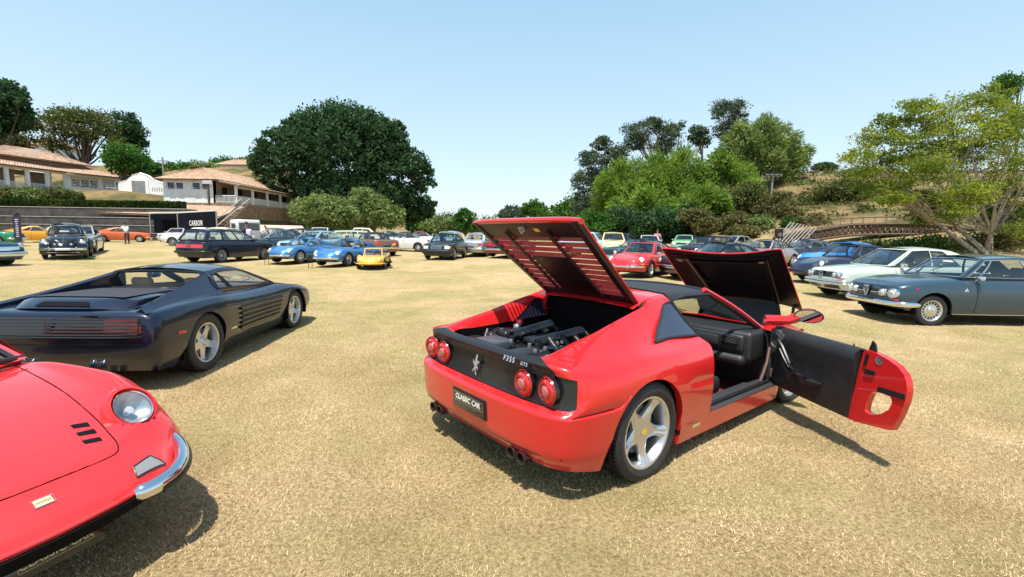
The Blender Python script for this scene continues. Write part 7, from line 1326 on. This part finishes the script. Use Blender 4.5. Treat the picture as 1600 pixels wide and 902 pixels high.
def buildings():
    # long white house with side verandah
    x0,x1,y0,y1,zf,ze=-45.3,-38.6,62.,86.,5.3,8.25; h=thing('verandah_house','long white house with terracotta roof, small blue windows and side verandah on a stone base','house',((x0+x1)/2,(y0+y1)/2,3.0)); O=Vector(h.location)
    g=thing  # local coordinates relative to the root
    L_=lambda x,y:(x-O.x,y-O.y); Z=lambda z:z-O.z
    hol=[]; 
    for px in (270,284,311,326): s=((px-262)/83.)*6.7; hol.append((s,s+.78,Z(7.05),Z(7.78)))
    p,d,n=wall_open(h,L_(x0,y0),L_(x1,y0),Z(zf),Z(ze),hol,WALLW)
    BLUEF=mat('blue_window_frame',(.06,.09,.20),.6)
    for o in hol: window(h,p,d,n,o[0],o[1],o[2],o[3],2,2,.5,BLUEF)
    p,d,n=wall_open(h,L_(x1,y0),L_(x1,y1),Z(zf),Z(ze),[(1.5,3,Z(zf),Z(7.5)),(5,6.5,Z(6.2),Z(7.5)),(9,10.5,Z(zf),Z(7.5)),(13,14.5,Z(6.2),Z(7.5)),(18,19.5,Z(zf),Z(7.5))],mat('verandah_wall',(.30,.24,.19),.9,var=.2,vscale=1))
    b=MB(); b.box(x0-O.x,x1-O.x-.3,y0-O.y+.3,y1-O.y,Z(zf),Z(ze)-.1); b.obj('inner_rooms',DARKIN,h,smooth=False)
    stonewall(h,L_(x0,y0-.05),L_(-36.0,y0-.05),Z(1.8),Z(zf)-.02); stonewall(h,L_(-35.9,y0),L_(-35.9,y1),Z(1.8),Z(zf)-.02)
    b=MB(); b.box(x1-O.x,-35.8-O.x,y0-O.y-.05,y1-O.y,Z(zf)-.12,Z(zf)+.02); b.obj('verandah_floor',mat('floor_boards',(.35,.3,.25),.8),h,smooth=False)
    xm=(x0+x1)/2; e=.7; zr=10.15; A=(x0-e-O.x,y0-e-O.y,Z(ze)-.05);B_=(x1+e-O.x,y0-e-O.y,Z(ze)-.05);C_=(x1+e-O.x,y1+e-O.y,Z(ze)-.05);D=(x0-e-O.x,y1+e-O.y,Z(ze)-.05);R1=(xm-O.x,y0+3-O.y,Z(zr));R2_=(xm-O.x,y1-3-O.y,Z(zr))
    roof_plane(h,'roof',A,B_,(R1[0]+.02,R1[1],R1[2]),R1); roof_plane(h,'roof',B_,C_,R2_,R1); roof_plane(h,'roof',C_,D,(R2_[0]-.02,R2_[1],R2_[2]),R2_); roof_plane(h,'roof',D,A,R1,R2_)
    roof_plane(h,'verandah_roof',(-35.2-O.x,y0-.4-O.y,Z(7.55)),(-35.2-O.x,y1-O.y,Z(7.55)),(x1+.1-O.x,y1-O.y,Z(8.2)),(x1+.1-O.x,y0-.4-O.y,Z(8.2)))
    for k in range(7): post(h,-36.0-O.x,y0+.2+k*3.9-O.y,Z(zf),Z(7.55),.13,'verandah_post')
    b=MB(); b.box(-36.1-O.x,-35.9-O.x,y0-O.y,y1-O.y,Z(7.3),Z(7.52)); b.obj('verandah_beam',WOODW,h,smooth=False)
    railing(h,L_(-36.0,y0+.2),L_(-36.0,y1),Z(zf)); railing(h,L_(x1,y0),L_(-36.0,y0),Z(zf))
    # gate wall
    gx0,gx1,gy=-54.2,-46.2,66.; z0=5.2; t=thing('arched_gate_wall','white garden wall with a curved top and an open gateway','wall',((gx0+gx1)/2,gy,z0)); O2=Vector(t.location)
    out=[(gx0,z0-.4),(gx0,8.0),(-53.2,8.3),(-52.3,9.0),(-51.2,9.35),(-50.1,9.0),(-49.2,8.35),(-47.8,7.9),(gx1,7.7),(gx1,z0-.4)]; op=[(-52.4,z0-.4),(-52.4,8.35),(-50.3,8.35),(-50.3,z0-.4)]
    b=MB(); 
    for poly in ([(gx0,z0-.4),(gx0,8.0),(-53.2,8.3),(-52.4,8.9),(-52.4,z0-.4)],[(-52.4,8.35),(-52.4,8.9),(-51.2,9.35),(-50.3,9.05),(-50.3,8.35)],[(-50.3,z0-.4),(-50.3,9.05),(-49.2,8.35),(-47.8,7.9),(gx1,7.7),(gx1,z0-.4)]): b.prism([(x-O2.x,z-O2.z) for x,z in poly],'y',-.25,.25)
    b.obj('wall',WALLW,t,smooth=False,weld=True)
    b=MB(); b.tube([(x-O2.x,0,z-O2.z+.05) for x,z in out[1:-1]],.28,4,flat=.5); b.obj('coping',mat('coping_white',(.6,.6,.58),.8),t,smooth=False)
    b=MB()
    for k in range(8): b.box(-49.6+k*.32-O2.x,-49.45+k*.32-O2.x,-.27,-.24,7.0-O2.z,7.5-O2.z)
    b.obj('vent_blocks',mat('vent_grey',(.35,.34,.33),.9),t,smooth=False)['kind']='stuff'
    for x in (-52.5,-50.2): post(t,x-O2.x,-.1,-.4,8.5-O2.z,.22,'gate_pillar')
    # left house
    h=thing('terrace_house','low white house with terracotta roof, white railings and tilted open windows at the left','house',(-62,66,6)); O=Vector(h.location); L_=lambda x,y:(x-O.x,y-O.y); Z=lambda z:z-O.z
    def onpx(px,Y): return (float((px-800)/CAM_F*Y),Y)
    fl=6.6; ev=9.4
    a0=onpx(-90,54.); a1=onpx(112,67.5); a2=onpx(192,73.)
    # verandah part a0->a1, closed part a1->a2
    dv=Vector((a1[0]-a0[0],a1[1]-a0[1],0)); Lv=dv.length; dv.normalize(); nv=Vector((dv.y,-dv.x,0)); back=lambda p,w:(p[0]-nv.x*w,p[1]-nv.y*w)
    wall_open(h,L_(*back(a0,2.6)),L_(*back(a1,2.6)),Z(fl),Z(ev),[(Lv-4.2,Lv-2.9,Z(fl),Z(8.8)),(Lv-9,Lv-7,Z(7.4),Z(8.8)),(Lv-13,Lv-11.8,Z(fl),Z(8.8))],mat('verandah_wall2',(.33,.27,.22),.9,var=.2,vscale=1),name='back_wall')
    n_=6
    for k in range(n_+1): c=(lerp(a0[0],a1[0],k/n_),lerp(a0[1],a1[1],k/n_)); post(h,c[0]-O.x,c[1]-O.y,Z(fl),Z(ev),.17,'verandah_post')
    b=MB(); P=[L_(*a0),L_(*a1)]; b.tube([(P[0][0],P[0][1],Z(ev)+.05),(P[1][0],P[1][1],Z(ev)+.05)],.22,4); b.tube([(P[0][0],P[0][1],Z(fl)-.1),(P[1][0],P[1][1],Z(fl)-.1)],.2,4); b.obj('verandah_beam',WOODW,h,smooth=False)
    railing(h,L_(*a0),L_(*a1),Z(fl),1.0)
    for k in (2.2,8.5,9.6): 
        c=Vector((a1[0],a1[1],0))-dv*k-nv*.2; b=MB(); b.grid([[(c.x-O.x+dv.x*.7*u-nv.x*.05*sin(u*14),c.y-O.y+dv.y*.7*u-nv.y*.05*sin(u*14),Z(z)) for u in np.linspace(0,1,9)] for z in (fl+.1,ev-.1)]); b.obj('curtain',mat('white_curtain',(.55,.55,.52),.9),h)
    b=MB(); q=[L_(*a0),L_(*a1),L_(*back(a1,2.6)),L_(*back(a0,2.6))]; b.prism([(x,y) for x,y in q],'z',Z(fl)-.3,Z(fl)); b.prism([(x,y) for x,y in q],'z',Z(ev)+.1,Z(ev)+.2); b.obj('verandah_floor',MATS['floor_boards'],h,smooth=False)
    stonewall(h,L_(*a0),L_(*a1),Z(2.5),Z(fl)-.3)
    # closed wing
    Lc=(Vector(a2)-Vector(a1)).length; hol=[(.6,3.7,Z(7.7),Z(8.75)),(4.3,Lc-.5,Z(7.7),Z(8.75))]
    p,d,n=wall_open(h,L_(*a1),L_(*a2),Z(6.3),Z(ev),hol,WALLW)
    for o in hol:
        w=(o[1]-o[0])/3
        for k in range(3): window(h,p,d,n,o[0]+k*w+.03,o[0]+(k+1)*w-.03,o[2],o[3],2,3,.55)
        b=MB(); b.grid([[tuple(p+d*s+n*.05+Vector((0,0,z))) for s in (o[0]-.1,o[1]+.1)] for z in (o[3]+.02,o[3]+.42)]); b.obj('shutter_band',mat('cream_shutter',(.5,.43,.30),.8),h,smooth=False)
    stonewall(h,L_(*a1),L_(*a2),Z(2.8),Z(6.3)); 
    bk=[(a2[0]+3,a2[1]+7),(a1[0]+3,a1[1]+9)]; wall_open(h,L_(*a2),L_(*bk[0]),Z(6.3),Z(ev),[],WALLW)
    P3=lambda c,z:(c[0]-O.x,c[1]-O.y,Z(z)); ex=lambda c,w,s=0:(c[0]+nv.x*w+dv.x*s,c[1]+nv.y*w+dv.y*s)
    roof_plane(h,'roof',P3(ex(a0,.6),ev+.15),P3(ex(a1,.6),ev+.15),P3(ex(a1,-3.2),10.7),P3(ex(a0,-3.2),10.7))
    roof_plane(h,'roof',P3(ex(a1,.8),ev+.1),P3(ex(a2,.8,.8),ev+.1),P3(ex(a2,-2.6,-1.4),10.5),P3(ex(a1,-2.6),10.5))
    roof_plane(h,'roof',P3(ex(a2,.8,.8),ev+.1),P3(ex(a2,-8,.8),ev+.1),P3(ex(a2,-6,-1.4),10.5),P3(ex(a2,-2.6,-1.4),10.5))
    r0,r1=ex(a1,-3.0,-7),ex(a2,-3.0,-1.4); 
    b=MB(); b.tube([P3(r0,10.85),P3(r1,10.7)],.3,4); b.obj('clerestory',mat('clerestory_brown',(.22,.15,.11),.9),h,smooth=False)
    roof_plane(h,'roof',P3(ex(a1,-2.3,-8),11.1),P3(ex(a2,-2.3,-1.2),11.0),P3(ex(a2,-5.5,-5.5),12.6),P3(ex(a1,-5.5,-3),12.8))
    roof_plane(h,'roof',P3(ex(a0,-2.6),10.9),P3(ex(a1,-2.6,-7),10.9),P3(ex(a1,-5.5,-7),12.0),P3(ex(a0,-5.5),12.0))
    # hill houses
    for (pxa,pxb,Y,zb,zt,lab) in ((44,92,92,13.6,17.4,'white upper house half hidden among trees on the left hill'),(343,392,112,13.5,17.0,'distant white house with terracotta roof beside the giant dark tree')):
        xa,xb=wh(pxa,Y),wh(pxb,Y); h=thing('hill_house',lab,'house',((xa+xb)/2,Y,zb)); w=(xb-xa)/2
        hol=[(w*.3,w*.3+1.1,1.4,2.6),(w*1.0,w*1.0+1.1,1.4,2.6),(w*1.6,w*1.6+1.1,1.4,2.6)]
        p,d,n=wall_open(h,(-w,0),(w,0),-2,zt-zb,hol,WALLW)
        for o in hol: window(h,p,d,n,*o,2,2)
        wall_open(h,(w,0),(w,6),-2,zt-zb,[],WALLW); z=zt-zb
        roof_plane(h,'roof',(-w-.6,-.6,z),(w+.6,-.6,z),(w*.4,3,z+1.7),(-w*.4,3,z+1.7)); roof_plane(h,'roof',(w+.6,-.6,z),(w+.6,6.6,z),(w*.4,3.05,z+1.7),(w*.4,3,z+1.7))
    # stone terrace steps
    t=thing('stone_terrace','long weathered stone terrace steps behind the parked cars','terrace',(-53,51,.5)); hs=[.95,.85,.80,.75]; z=-.2
    tops=[.80,1.6,2.45,3.5]
    for k,zt in enumerate(tops):
        y0=50.2+k*.75-51; b=MB(); b.box(-24,17.5,y0,y0+.75 if k<3 else y0+1.3,-.6,zt); s=b.obj('step',STEP,t,smooth=False)
        b=MB(); b.box(-24,17.5,y0-.05,y0+.12,zt-.003,zt+.05); b.obj('step_edge',STEPL,s,smooth=False)
    # low tiled shed roof behind the tent
    b=thing('tiled_shed','low terracotta shed roof between the long house and the black tent','shed',(-38,55,2.5))
    roof_plane(b,'roof',(-9,-2.4,1.0),(7.0,-4.6,.65),(6.2,1.5,2.0),(-8.0,3.0,2.4)); q=MB(); q.box(-7.5,6,-2,1.2,-2.0,.9); q.obj('wall',STONE,b,smooth=False)
    # black tent
    t=thing('black_tent','black event tent with white lettering CARBON and an open bay','tent',(-32.4,46,float(terrain(-32.4,46))))
    BT=mat('tent_black',(.004,.005,.009),.8,spec=.08,var=.3,vscale=1.5); A=Vector((0,0,0)); B_=Vector((7.5,-6.0,0)); D=Vector((-3.6,1.2,0)); H_=2.75; dd=(B_-A).normalized(); nn=Vector((dd.y,-dd.x,0))
    b=MB(); b.grid([[tuple(A+dd*s+nn*.03*sin(s*3)*sin(pi*z/H_)+Vector((0,0,z))) for s in np.linspace(0,9.6,25)] for z in np.linspace(-.2,H_,6)]); bk=Vector((-2.7,4.3,0)); b.grid([[tuple(A+dd*s+bk+Vector((0,0,z))) for s in (0,9.6)] for z in (-.2,H_)]); b.grid([[tuple(A+dd*9.6+bk*k+Vector((0,0,z))) for k in (0,1)] for z in (-.2,H_)]); b.obj('side_wall',BT,t)
    b=MB(); b.box(-5.6,-2.6,4.3,4.4,-.2,2.6); b.obj('bay_back',BT,t,smooth=False)
    b=MB(); b.grid([[tuple(A+D*k+Vector((0,0,z))) for k in (0,1)] for z in (2.15,2.72)]); b.obj('valance',BT,t,smooth=False)
    b=MB(); top=[A,A+dd*9.6,A+dd*9.6+bk,A+bk,A+D+Vector((-1.5,3.4,0)),D]; b.add([tuple(v+Vector((0,0,H_+.03))) for v in top]+[tuple(v+Vector((0,0,H_+.16))) for v in top],[(5,4,3,2,1,0),(6,7,8,9,10,11)]+[(i,(i+1)%6,6+(i+1)%6,6+i) for i in range(6)]); b.obj('roof',mat('tent_roof_white',(.62,.60,.56),.8),t,smooth=False)
    for v in (A,A+D,A+dd*9.6): b=MB(); b.tube([tuple(v+Vector((0,0,-.2))),tuple(v+Vector((0,0,H_)))],.06,8); b.obj('tent_pole',RAILG,t)
    text_mesh('lettering','CARBON',.66,WHITEP,t,frame(tuple(A+dd*5.0+nn*.09+Vector((0,0,1.78))),tuple(dd),(0,0,1)),.004,spacing=1.3)
    # awning right of the truck
    t=thing('pale_awning','pale peach awning behind the row of cars','awning',(wh(428,49),49,.6)); b=MB(); b.add([(-3,0,.4),(2.8,0,.4),(3.4,0,.9),(2.2,1.5,1.75),(-3,1.5,1.8)],[(0,1,2,3,4)]); b.add([(-3,1.5,1.8),(2.2,1.5,1.75),(2.2,3,.6),(-3,3,.6)],[(0,1,2,3)]); b.obj('canopy',mat('peach_canvas',(.60,.42,.32),.9,var=.08,vscale=2),t,smooth=False); b=MB(); b.tube([(.2,-.4,-.3),(-.9,-.2,1.7)],.09,6); b.obj('prop',WOODD,t)
    for x in (-2.8,2.6): q=MB(); q.tube([(x,.2,-.4),(x,.2,.7)],.05,6); q.obj('leg',RAILG,t)
    # steep stair
    b0=Vector((wh(352,50),50,0)); t=thing('steep_stair','steep wooden stair leaning up the bank beside the tent','stair',(b0.x,b0.y,1.6)); R_=[]
    for k,s in enumerate((-.45,.45)): b=MB(); b.tube([(-1.0+s,-1.2,-.6),(1.2+s,1.8,3.15)],.10,4); b.obj('stringer',WOODD,t)
    for s in (-.45,.45): b=MB(); b.tube([(-1.0+s,-1.2,.3),(1.2+s,1.8,3.6)],.05,5); b.obj('handrail',RAILG,t)
    for k in range(12): f=k/11; b=MB(); x,y,z=lerp(-1,1.2,f),lerp(-1.2,1.8,f),lerp(-.5,3.05,f); b.box(x-.45,x+.45,y-.12,y+.14,z-.02,z+.03); b.obj('tread',RAILG,t,smooth=False)
    # poles
    for (px,Y,ht,lab,nm,sign) in ((328,57,9.0-3,'dark wooden post with a small white sign before the long white house','sign_post',True),(260,80,11,'thin grey utility pole behind the gate wall','utility_pole',False)):
        x=wh(px,Y); z=float(terrain(x,Y)); t=thing(nm,lab,'pole',(x,Y,z)); top=z and (W3(px,283 if sign else 246,Y)[2]-z); b=MB(); b.tube([(0,0,-.3),(0,0,top)],[.16 if sign else .13,.12],8); b.obj('pole',WOODD if sign else RAILG,t)
        if sign: b=MB(); b.box(-.55,.55,-.2,-.15,top-.35,top+.05); b.obj('sign_board',mat('faded_sign',(.45,.46,.48),.8),t,smooth=False); b=MB(); b.tube([(-.5,-.1,top-.9),(.5,-.1,top-.6)],.05,5); b.obj('bracket',WOODD,t)
        else: b=MB(); b.tube([(-.9,0,top-.6),(.9,0,top-.6)],.07,5); b.obj('crossarm',WOODD,t)
    # lamp mast on the right
    Y=64; x=wh(1199,Y); z=float(terrain(x,Y)); t=thing('floodlight_mast','tall slim floodlight mast in front of the hillside','lamp mast',(x,Y,z)); top=W3(1199,276,Y)[2]-z; b=MB(); b.tube([(0,0,-.3),(0,0,top)],[.16,.09],8); b.obj('pole',RAILG,t); b=MB(); b.box(-1.15,1.15,-.05,.05,top-.05,top+.05); b.obj('crossarm',RAILG,t,smooth=False)
    for k in range(4): b=MB(); b.rbox(-1.05+k*.6,-.65+k*.6,-.35,0,top+.02,top+.32,.04,2); b.obj('floodlight',GREYM,t)
def right_structures():
    # arched truss footbridge, left foot to right bank
    A=W3(1222,378,43); B_=W3(1530,366,41); t=thing('arched_footbridge','brown arched lattice footbridge below the dry hill','footbridge',tuple(A)); n=34; top=[];bot=[];dk=[]
    for i in range(n+1):
        f=i/n; p=lerp(A,B_,f)-A; px=lerp(1222,1530,f); yt=pchip([0,.15,.4,.65,.85,1],[372,362,351,350,354,361],np.array([f]))[0]; yb=pchip([0,.15,.4,.65,.85,1],[383,376,367,366,371,378],np.array([f]))[0]
        Y=lerp(43,41,f); top.append(W3(px,yt,Y)-A); bot.append(W3(px,yb,Y)-A)
    for dy in (0,1.5):
        o=np.array([0,dy,0]); b=MB(); b.tube([tuple(p+o) for p in top],.13,5); b.obj('top_chord',WOODD,t); b=MB(); b.tube([tuple(p+o) for p in bot],.12,5); b.obj('bottom_chord',WOODD,t)
        for i in range(n):
            b=MB(); b.tube([tuple(top[i]+o),tuple(bot[i+1]+o)],.065,4,cap=False); b.tube([tuple(bot[i]+o),tuple(top[i]+o)],.06,4,cap=False); b.tube([tuple(bot[i]+o),tuple(top[i+1]+o)],.05,4,cap=False); b.obj('lattice_bay',WOODD,t)
    b=MB(); b.grid([[tuple(p*.5+q*.5+np.array([0,dy,0])) for dy in (0,1.5)] for p,q in zip(top,bot)]); b.obj('deck',STEP,t)
    for dy in (0,1.5):
        b=MB(); b.tube([tuple(p+np.array([0,dy,.62])) for p in top],.025,4); b.obj('handrail',WOODD,t)
        for i in range(0,n+1,2): b=MB(); b.tube([tuple(top[i]+np.array([0,dy,0])),tuple(top[i]+np.array([0,dy,.62]))],.022,4); b.obj('rail_post',WOODD,t)
    # stair rails at the left end
    b0=W3(1235,382,41); t=thing('stair_rails','slanted parallel steel stair rails at the left end of the footbridge','stair rails',tuple(b0))
    for k in range(9):
        a=W3(1206+k*5.5,383,41)-b0; c=W3(1236+k*5.0,347+k*1.2,42.5)-b0; b=MB(); b.tube([tuple(a),tuple(c)],.045,5); b.obj('rail',RAILG,t)
    for k in range(2): b=MB(); b.tube([tuple(W3(1238+k*26,349+k*7,42.4)-b0),tuple(W3(1238+k*26,384,42.4)-b0)],.06,5); b.obj('post',RAILG,t)
    # stepped benches on the slope
    for k in range(5):
        a=W3(1265+k*12,362-k*4,52+k*1.6); c=W3(1400+k*4,356-k*3.2,52+k*1.6); t=thing('slope_bench','long grey terrace bench on the slope behind the footbridge, '+['lowest','second lowest','middle','second highest','highest'][k],'bench',tuple((a+c)/2),0,'terrace benches on the slope'); d=(c-a)/2
        b=MB(); M=frame((0,0,0),tuple(d),(0,1,0)); L_=np.linalg.norm(d); b.box(-L_,L_,-.3,.3,-.06,.06,M); b.obj('seat',RAILG,t,smooth=False); b=MB(); [b.box(x-.1,x+.1,-.2,.2,-.9,-.06,M) for x in (-L_*.95,-L_*.3,L_*.3,L_*.95)]; b.obj('leg',STEP,t,smooth=False)['kind']='stuff'
    # loudspeaker on a pole
    p=gbase(1215,40); t=thing('loudspeaker','black loudspeaker on a slim pole before the stair rails','loudspeaker',p); zc=W3(1215,365,40)[2]-p[2]; b=MB(); b.tube([(0,0,0),(0,0,zc)],.03,6); b.obj('stand',BLACKP,t); b=MB(); b.rbox(-.27,.27,-.22,.2,zc-.4,zc+.4,.04,2); bo=b.obj('cabinet',BLACKP,t); b=MB(); b.lathe([(.001,-.0),(.16,-.01),(.18,.0)],16,Matrix.Translation((0,-.235,zc-.12))); b.obj('cone',GREYM,bo)
def feather_banner():
    p=gbase(20,26); t=thing('feather_banner','tall narrow black feather flag with faint white lettering at the left','banner',p); z0,z1=.3,W3(24,331,26)[2]-p[2]; b=MB(); rows=[]
    for k in range(15):
        f=k/14; z=lerp(z0,z1,f); w=lerp(.40,.42,f) if f<.85 else lerp(.42,.12,((f-.85)/.15)**2); xo=.0 if f<.8 else .25*((f-.8)/.2)**2; rows.append([(xo,0,z),(xo+w*.5,.03*sin(f*9),z-.0),(xo+w,0,z-.06*f)])
    b.grid(rows); b.grid([[(x,y+.012,z) for x,y,z in r_] for r_ in rows]); b.obj('flag',mat('banner_cloth',(.02,.018,.035),.7),t); b=MB(); b.tube([(0,0,-.1),(0,0,z1*.8),(.08,0,z1*.93),(.4,0,z1+.02)],.015,6); b.obj('pole',GREYM,t)
    b=MB(); rr=random.Random(2)
    for k in range(9): z=z1*.80-k*.115; w=rr.uniform(.05,.10); b.box(.22-w,.22+w,-.03,-.022,z-.035,z+.02)
    b.obj('lettering',mat('lilac_print',(.45,.42,.55),.7),t,smooth=False)
def show_stands():
    for (px,py,h,lab) in ((417,415,.55,'small black information stand by the left metallic blue coupe'),(485,420,.55,'small black information stand in front of the right metallic blue coupe')):
        p=at(px,py); t=thing('info_stand',lab,'sign stand',(float(p[0]),float(p[1]),float(p[2])),.5,'information stands'); b=MB(); b.box(-.10,.10,-.02,.02,h-.22,h,None); b.obj('panel',BLACKP,t,smooth=False)
        for s in (-1,1): b=MB(); b.tube([(s*.07,0,0),(s*.07,0,h-.2)],.012,5); b.obj('leg',BLACKP,t)
def truck():
    x=wh(382,36); z=float(terrain(x,36)); yaw=radians(-38); t=thing('white_truck','white truck cab seen from behind with a dark rear window','truck',(x,36,z),yaw); t.scale=(.80,)*3; TW=paint('truck_white',(.66,.66,.65)); b=MB(); b.rbox(-.8,.9,-1.05,1.05,.7,2.5,.16,3); c=b.obj('cab',TW,t)
    b=MB(); b.box(-.812,-.79,-.75,.75,1.65,2.15); b.obj('rear_window',PANE,c,smooth=False)
    for s in (1,-1): b=MB(); b.box(-.35,.55,s*1.05-.012,s*1.05+.012,1.55,2.15); b.obj('side_window',PANE,c,smooth=False)
    b=MB(); b.box(.88,.915,-.9,.9,1.5,2.2); b.obj('windscreen',PANE,c,smooth=False); b=MB(); b.box(-3.6,-.85,-.9,.9,.75,.9); b.obj('bed',GREYM,t,smooth=False)
    b=MB(); b.tube([(.8,-1.05,1.9),(.95,-1.25,1.9),(.95,-1.25,1.5)],.04,5); b.obj('door_mirror',BLACKP,t); add_wheels(t,[(-2.9,1.0,.42,.25,.25,'cap',.42),(.2,1.0,.42,.25,.25,'cap',.42)])
def person(label,x,y,yaw,shirt,pants,bend=0.,arm=0.,hair=(.02,.015,.01),z=None,group=None):
    z=float(terrain(x,y)) if z is None else z; t=thing('person',label,'person',(x,y,z),yaw,group); sk=mat('skin_brown',(.30,.16,.10),.6)
    hip=Vector((0,0,.92)); ch=hip+Vector((sin(bend)*.42,0,cos(bend)*.42)); nk=hip+Vector((sin(bend)*.56,0,cos(bend)*.56)); hd=nk+Vector((sin(bend*.8)*.17,0,cos(bend*.8)*.17+.02))
    def skin(name,V,E,R_,m,parent,lv=1):
        me=bpy.data.meshes.new(name); me.from_pydata([tuple(v) for v in V],E,[]); o=bpy.data.objects.new(name,me); C.objects.link(o); md=o.modifiers.new('s','SKIN'); o.modifiers.new('u','SUBSURF').levels=lv; o.modifiers['u'].render_levels=lv
        for i,r in enumerate(R_): me.skin_vertices[0].data[i].radius=r if isinstance(r,tuple) else (r,r)
        me.skin_vertices[0].data[0].use_root=True; bpy.context.view_layer.update(); m2=bpy.data.meshes.new_from_object(o.evaluated_get(bpy.context.evaluated_depsgraph_get())); bpy.data.objects.remove(o); m2.name=name; m2.materials.clear(); m2.materials.append(m); m2.polygons.foreach_set('use_smooth',[True]*len(m2.polygons)); q=bpy.data.objects.new(name,m2); C.objects.link(q); q.parent=parent; return q
    V=[hip,ch,nk,hd,hd+Vector((.0,0,.09))];E=[(0,1),(1,2),(2,3),(3,4)];R_=[(.13,.10),(.15,.11),(.055,.055),(.085,.095),(.07,.08)]
    for s in (1,-1):
        k=len(V); sh=ch+Vector((0,s*.19,.06)); el=sh+Vector((.06+.2*arm,s*.06,-.27+.1*arm)); wr=el+Vector((.08+.2*arm,-s*.02,-.23+.22*arm)); hn=wr+Vector((.03+.06*arm,0,-.08+.08*arm)); V+=[sh,el,wr,hn]; E+=[(1,k),(k,k+1),(k+1,k+2),(k+2,k+3)]; R_+=[.06,.042,.03,.034]
        for f in range(5):
            a=(f-2)*.35; V.append(hn+Vector((.02+.015*f,s*.01*(f-2),-.06+.004*abs(f-2)))); E.append((k+3,len(V)-1)); R_.append(.009)
        k=len(V); V+=[Vector((.0,s*.10,.86)),Vector((.03,s*.11,.48)),Vector((-.02,s*.11,.09)),Vector((.13,s*.13,.035))]; E+=[(0,k),(k,k+1),(k+1,k+2),(k+2,k+3)]; R_+=[.09,.062,.042,.04]
    body=skin('body',V,E,R_,sk,t)
    V2=[hip+Vector((0,0,.0)),ch,nk-Vector((0,0,.03))];E2=[(0,1),(1,2)];R2_=[(.155,.125),(.175,.135),(.08,.08)]
    for s in (1,-1):
        k=len(V2); sh=ch+Vector((0,s*.19,.06)); el=sh+Vector((.05+.17*arm,s*.05,-.22+.08*arm)); V2+=[sh,el]; E2+=[(1,k),(k,k+1)]; R2_+=[.08,.062]
    skin('shirt',V2,E2,R2_,shirt,body)
    V3=[hip+Vector((0,0,.02))];E3=[];R3=[(.15,.125)]
    for s in (1,-1): k=len(V3); V3+=[Vector((.0,s*.10,.82)),Vector((.03,s*.11,.48)),Vector((-.015,s*.11,.12))]; E3+=[(0,k),(k,k+1),(k+1,k+2)]; R3+=[.105,.078,.062]
    skin('trousers',V3,E3,R3,pants,body)
    b=MB(); b.lathe([(.001,.115),(.06,.10),(.095,.05),(.10,.0),(.09,-.05)],14,Matrix.Translation(hd+Vector((-.02,0,.05))),axis='z'); b.obj('hair',mat('hair_dark',hair,.7),body)
    b=MB(); f=hd+Vector((.085,0,.02)); b.rbox(f.x-.01,f.x+.02,-.01,.01,f.z-.03,f.z+.01,.006,1); b.obj('nose',sk,body); b=MB()
    for s in (1,-1): b.rbox(f.x-.012,f.x+.004,s*.03-.01,s*.03+.01,f.z+.015,f.z+.027,.004,1)
    b.rbox(f.x-.012,f.x+.002,-.022,.022,f.z-.058,f.z-.048,.003,1); b.obj('face_features',mat('face_dark',(.05,.02,.02),.5),body)['kind']='stuff'
    for s in (1,-1): b=MB(); b.rbox(-.09,.18,s*.12-.05,s*.12+.05,0,.08,.03,2); b.obj('shoe',BLACKP,body)
def people():
    W_=mat('white_cotton',(.70,.71,.74),.8); K=mat('black_cotton',(.015,.015,.02),.8); J=mat('dark_denim',(.03,.04,.08),.8)
    p=at(199,380.5); person('person in white shirt and dark trousers leaning over the orange coupe',float(p[0])*.97,float(p[1])*.97,radians(150),W_,J,.45,.9)
    person('person dressed in black behind the dark navy estate car',wh(384,27.5),27.5,radians(-60),K,K,.1,.3)
    person('person in pink top standing far behind the bright red coupe',wh(1026,37),37,radians(-90),mat('pink_top',(.55,.2,.25),.8),J)
    t=thing('white_bag','white bundled bag on the black-dressed person\'s shoulder','bag',(wh(388,27.4)+.05,27.3,float(terrain(wh(384,27.4),27.4))+1.15)); b=MB(); b.rbox(-.15,.15,-.1,.1,-.2,.25,.08,3); b.obj('bag',mat('lilac_cloth',(.6,.55,.7),.8),t)
ground(); all_cars(); buildings(); right_structures(); feather_banner(); show_stands(); truck(); people(); trees(); grass()
